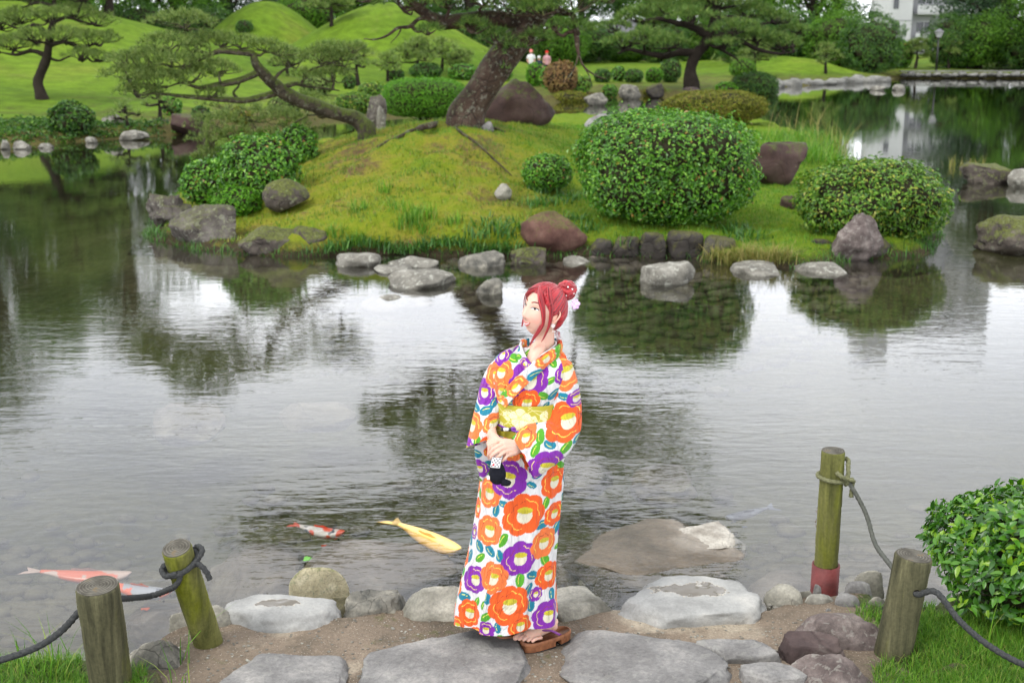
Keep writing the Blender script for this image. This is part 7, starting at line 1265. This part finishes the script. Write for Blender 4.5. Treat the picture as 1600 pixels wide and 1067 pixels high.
# ------------------------------------------------------------------ sandals
m = NT('sandal_wood', .55, .35); v = m.mapv((3, 40, 10), rot=(0, 0, .3)); m.base(m.ramp(m.noise(2.5, 5, .6, v), [(.3, (.16, .055, .025)), (.7, (.34, .14, .06))])); M['geta'] = m.m; M['sole'] = plain('sandal_sole', (.03, .03, .03), .8, .2); M['strap'] = plain('purple_strap', (.26, .07, .30), .7, .3, .4, 150)
def geta(h, t_, label):
    ax = t_ - h; ax[2] = 0; ax /= np.linalg.norm(ax); sd = np.array([-ax[1], ax[0], 0]); L_ = .252; h = np.array([h[0], h[1], 0]) - ax * .02; e = empty('sandal', h + ax * .12, label, 'sandal', None)
    n = 48; a = np.linspace(0, 2 * np.pi, n, endpoint=False); ox = L_ / 2 + L_ / 2 * np.sign(np.cos(a)) * np.abs(np.cos(a)) ** .75; oy = .046 * np.sign(np.sin(a)) * np.abs(np.sin(a)) ** .7 * (1 + .06 * np.cos(a))
    V = [];
    for z, s_ in ((GZ, .94), (GZ - .003, 1.0), (GZ - .018, 1.0), (GZ - .021, .97)): 
        c = h + ax * L_ / 2; q = (ox - L_ / 2) * s_; V.append(c + ax * q[:, None] + sd * (oy * s_)[:, None] + np.array([0, 0, z]))
    V = np.concatenate(V + [np.array([h + ax * L_ / 2 + [0, 0, GZ], h + ax * L_ / 2 + [0, 0, GZ - .021]])]); k = np.arange(n); mb = MB(); mb.add(V, [grid_faces(n, 4, close_u=True), np.stack([np.full(n, 4 * n), k, (k + 1) % n], 1), np.stack([np.full(n, 4 * n + 1), 3 * n + (k + 1) % n, 3 * n + k], 1)]); mb.build('foot_board', M['geta'], e)
    for s0, s1 in ((.0, .30), (.40, 1.0)):
        mb = MB(); q = ox / L_; xs = np.clip(q, s0 + .01, s1 - .01); V = []
        for z in (GZ - .019, .008): V.append(h + ax * (xs * L_ * .98 + .002)[:, None] + sd * (oy * .93)[:, None] + np.array([0, 0, z]))
        V = np.concatenate(V + [np.array([h + ax * L_ * (s0 + s1) / 2 + [0, 0, .008]])]); mb.add(V, [grid_faces(n, 2, close_u=True), np.stack([np.full(n, 2 * n), n + (k + 1) % n, n + k], 1)]); hb_ = mb.build('heel' if s0 == 0 else 'platform', M['geta'], e, smooth=False)
        mb = MB(); V = np.concatenate([h + ax * (xs * L_ * .985 + .002)[:, None] + sd * (oy * .95)[:, None] + np.array([0, 0, z]) for z in (.008, .001)]); mb.add(V, grid_faces(n, 2, close_u=True)); mb.build('rubber_sole', M['sole'], hb_)
    root = h + ax * (L_ * .74) + [0, 0, GZ]
    for sg in (-1, 1):
        P = spline([root, root - ax * .02 + sd * sg * .016 + [0, 0, .032], root - ax * .06 + sd * sg * .036 + [0, 0, .034], root - ax * .105 + sd * sg * .044 + [0, 0, .004]], 24); mb = MB(); wv_ = np.linspace(.009, .016, 24); T_ = np.gradient(P, axis=0); T_ /= np.linalg.norm(T_, axis=1)[:, None]; V = []
        for k2 in range(24):
            b1 = np.cross(T_[k2], [0, 0, 1.0]); b1 /= np.linalg.norm(b1); b2 = np.cross(b1, T_[k2]); V += [P[k2] + (b1 * math.cos(q) * .35 + b2 * math.sin(q) * 0 + (b1 * .6 + b2 * .8) * math.cos(q) * .0) * wv_[k2] + (ax * .75 + np.array([0, 0, .5])) * math.cos(q) * wv_[k2] * .9 + b2 * math.sin(q) * .005 for q in np.linspace(0, 2 * np.pi, 10, endpoint=False)]
        mb.add(np.array(V), grid_faces(10, 24, close_u=True)); mb.build('strap', M['strap'], e)
    mb = MB(); tube(mb, [root - [0, 0, .01], root + [0, 0, .012]], [.004, .006], 8); mb.build('toe_post', M['strap'], e)
geta(G(884, 981, GZ), G(818, 1002, GZ), 'brown wooden sandal with purple straps on her front foot'); geta(G(846, 972, GZ), G(785, 989, GZ), 'brown wooden sandal mostly hidden under the kimono hem')
# ------------------------------------------------------------------ plush pouch in her hands
M['plush'] = plain('black_plush', (.012, .013, .02), .95, .2, .4, 40, .8, 220); c = wp(777, 738, -.245); V_, F_ = ico(4); e = empty('plush_pouch', c - [0, 0, .06], 'small black plush pouch with a patterned tag hanging from her hands', 'pouch')
X = V_ * np.array([.034, .024, .050]); X[:, 0] *= 1 + .18 * np.clip(-V_[:, 2], -1, 1); X *= (1 + .05 * fbm(V_, 3, 3, 5))[:, None]; X += np.outer(np.clip(-V_[:, 2] - .5, 0, 1) * np.clip(V_[:, 0], 0, 1), [.035, 0, .0]); mb = MB().add(X + c, F_); mb.build('bag', M['plush'], e)
mb = MB(); tube(mb, [c + [.018, -.004, -.038], c + [.040, -.006, -.042], c + [.046, -.006, -.034]], [.016, .014, .012], 14, 12, rough=.08); mb.build('corner_tassel', M['plush'], e)
n = 60; xs, zs = np.meshgrid(np.linspace(-1, 1, n), np.linspace(-1, 1, n)); x, z = xs.ravel(), zs.ravel(); tc_ = wp(775, 723, -.278)
cc = np.tile((.62, .61, .62), (n * n, 1)); cc[(np.sin(x * 9 + 2) * np.sin(z * 8 + 1) > .35)] = (.06, .06, .07); cc[np.hypot(x + .45, z + .45) < .22] = (.6, .05, .05); cc[(np.abs(x) > .93) | (np.abs(z) > .93)] = (.7, .7, .7)
V = np.stack([x * .019 + z * .004, .003 * x * x, z * .021 - x * .002], 1) + tc_; tg = MB().add(V, grid_faces(n, n)).build('tag', attr_mat('tag_print', .6, .3), e, colors=cc); q_ = tg.modifiers.new('thickness', 'SOLIDIFY'); q_.thickness = .002
mb = MB(); box(mb, c + [-.036, -.012, -.018], (.012, .003, .014)); mb.build('label', M['white'], e, smooth=False)
# ------------------------------------------------------------------ distant visitors
def visitor(px, py_head, D, top, hat, trousers, label, turn=0.0):
    hz_ = PY(px, py_head, D)[2]; b = FG(px, D); z0 = hz_ - 1.62; x = b[0]; e = empty('person', (x, D, z0), label, 'person', None); mb = MB(); p = lambda a, b_, c_: (x + a, D + b_, z0 + c_)
    sk = MB()
    tube(sk, [p(0, 0, 1.38), p(0, 0, 1.46), p(0, -.01, 1.53), p(0, 0, 1.60), p(0, 0, 1.66)], [.055, .07, .085, .09, .05], 14, 20)
    for sg in (-1, 1): tube(sk, [p(sg * .18, 0, 1.32), p(sg * .23, .0, 1.08), p(sg * .19, -.14, .93), p(sg * .12, -.24, .95)], [.045, .04, .032, .03], 10, 16)
    for sg in (-1, 1): tube(sk, [p(sg * .09, 0, .85), p(sg * .10, -.02, .45), p(sg * .10, .0, .08), p(sg * .11, -.12, .03)], [.07, .055, .04, .035], 10, 18)
    tube(sk, [p(0, 0, .85), p(0, 0, 1.15), p(0, 0, 1.40)], [.13, .12, .07], 14, 12); sk.build('body', M['vskin'], e)
    q = MB(); tube(q, [p(0, 0, .82), p(0, 0, 1.0), p(0, 0, 1.2), p(0, 0, 1.36), p(0, 0, 1.43)], [.18, .165, .185, .17, .06], 18, 20); [tube(q, [p(sg * .15, 0, 1.35), p(sg * .23, .0, 1.14)], [.075, .065], 12, 6) for sg in (-1, 1)]; q.build('shirt', top, e)
    q = MB(); [tube(q, [p(sg * .08, 0, .9), p(sg * .10, -.01, .5), p(sg * .10, 0, .1)], [.11, .09, .075], 12, 10) for sg in (-1, 1)]; q.build('trousers', trousers, e)
    q = MB(); tube(q, [p(0, .0, 1.57), p(0, .0, 1.62), p(0, 0, 1.69), p(0, 0, 1.72)], [.14 if hat is M['hatp'] else .105, .105, .09, .03], 16, 12); q.build('hat', hat, e); return e
M['vskin'] = plain('visitor_skin', (.55, .33, .24), .6, .2); M['hatp'] = plain('pink_hat', (.75, .22, .20), .8, .1); M['hatr'] = plain('red_cap', (.65, .03, .02), .7, .2); M['shw'] = plain('white_shirt', (.75, .75, .76), .8, .1); M['shd'] = plain('navy_shirt', (.03, .035, .06), .8, .1); M['shp'] = plain('pink_shirt', (.55, .30, .33), .8, .1)
visitor(829, 80, 78, M['shw'], M['hatp'], M['shd'], 'distant visitor in a pink hat and white top beyond the boulder'); visitor(853, 82, 82, M['shp'], M['hatr'], M['shd'], 'distant visitor in a red cap standing right of the pink hat'); visitor(841, 90, 80, M['shd'], M['shw'], M['shw'], 'distant visitor in dark top between the two capped visitors')
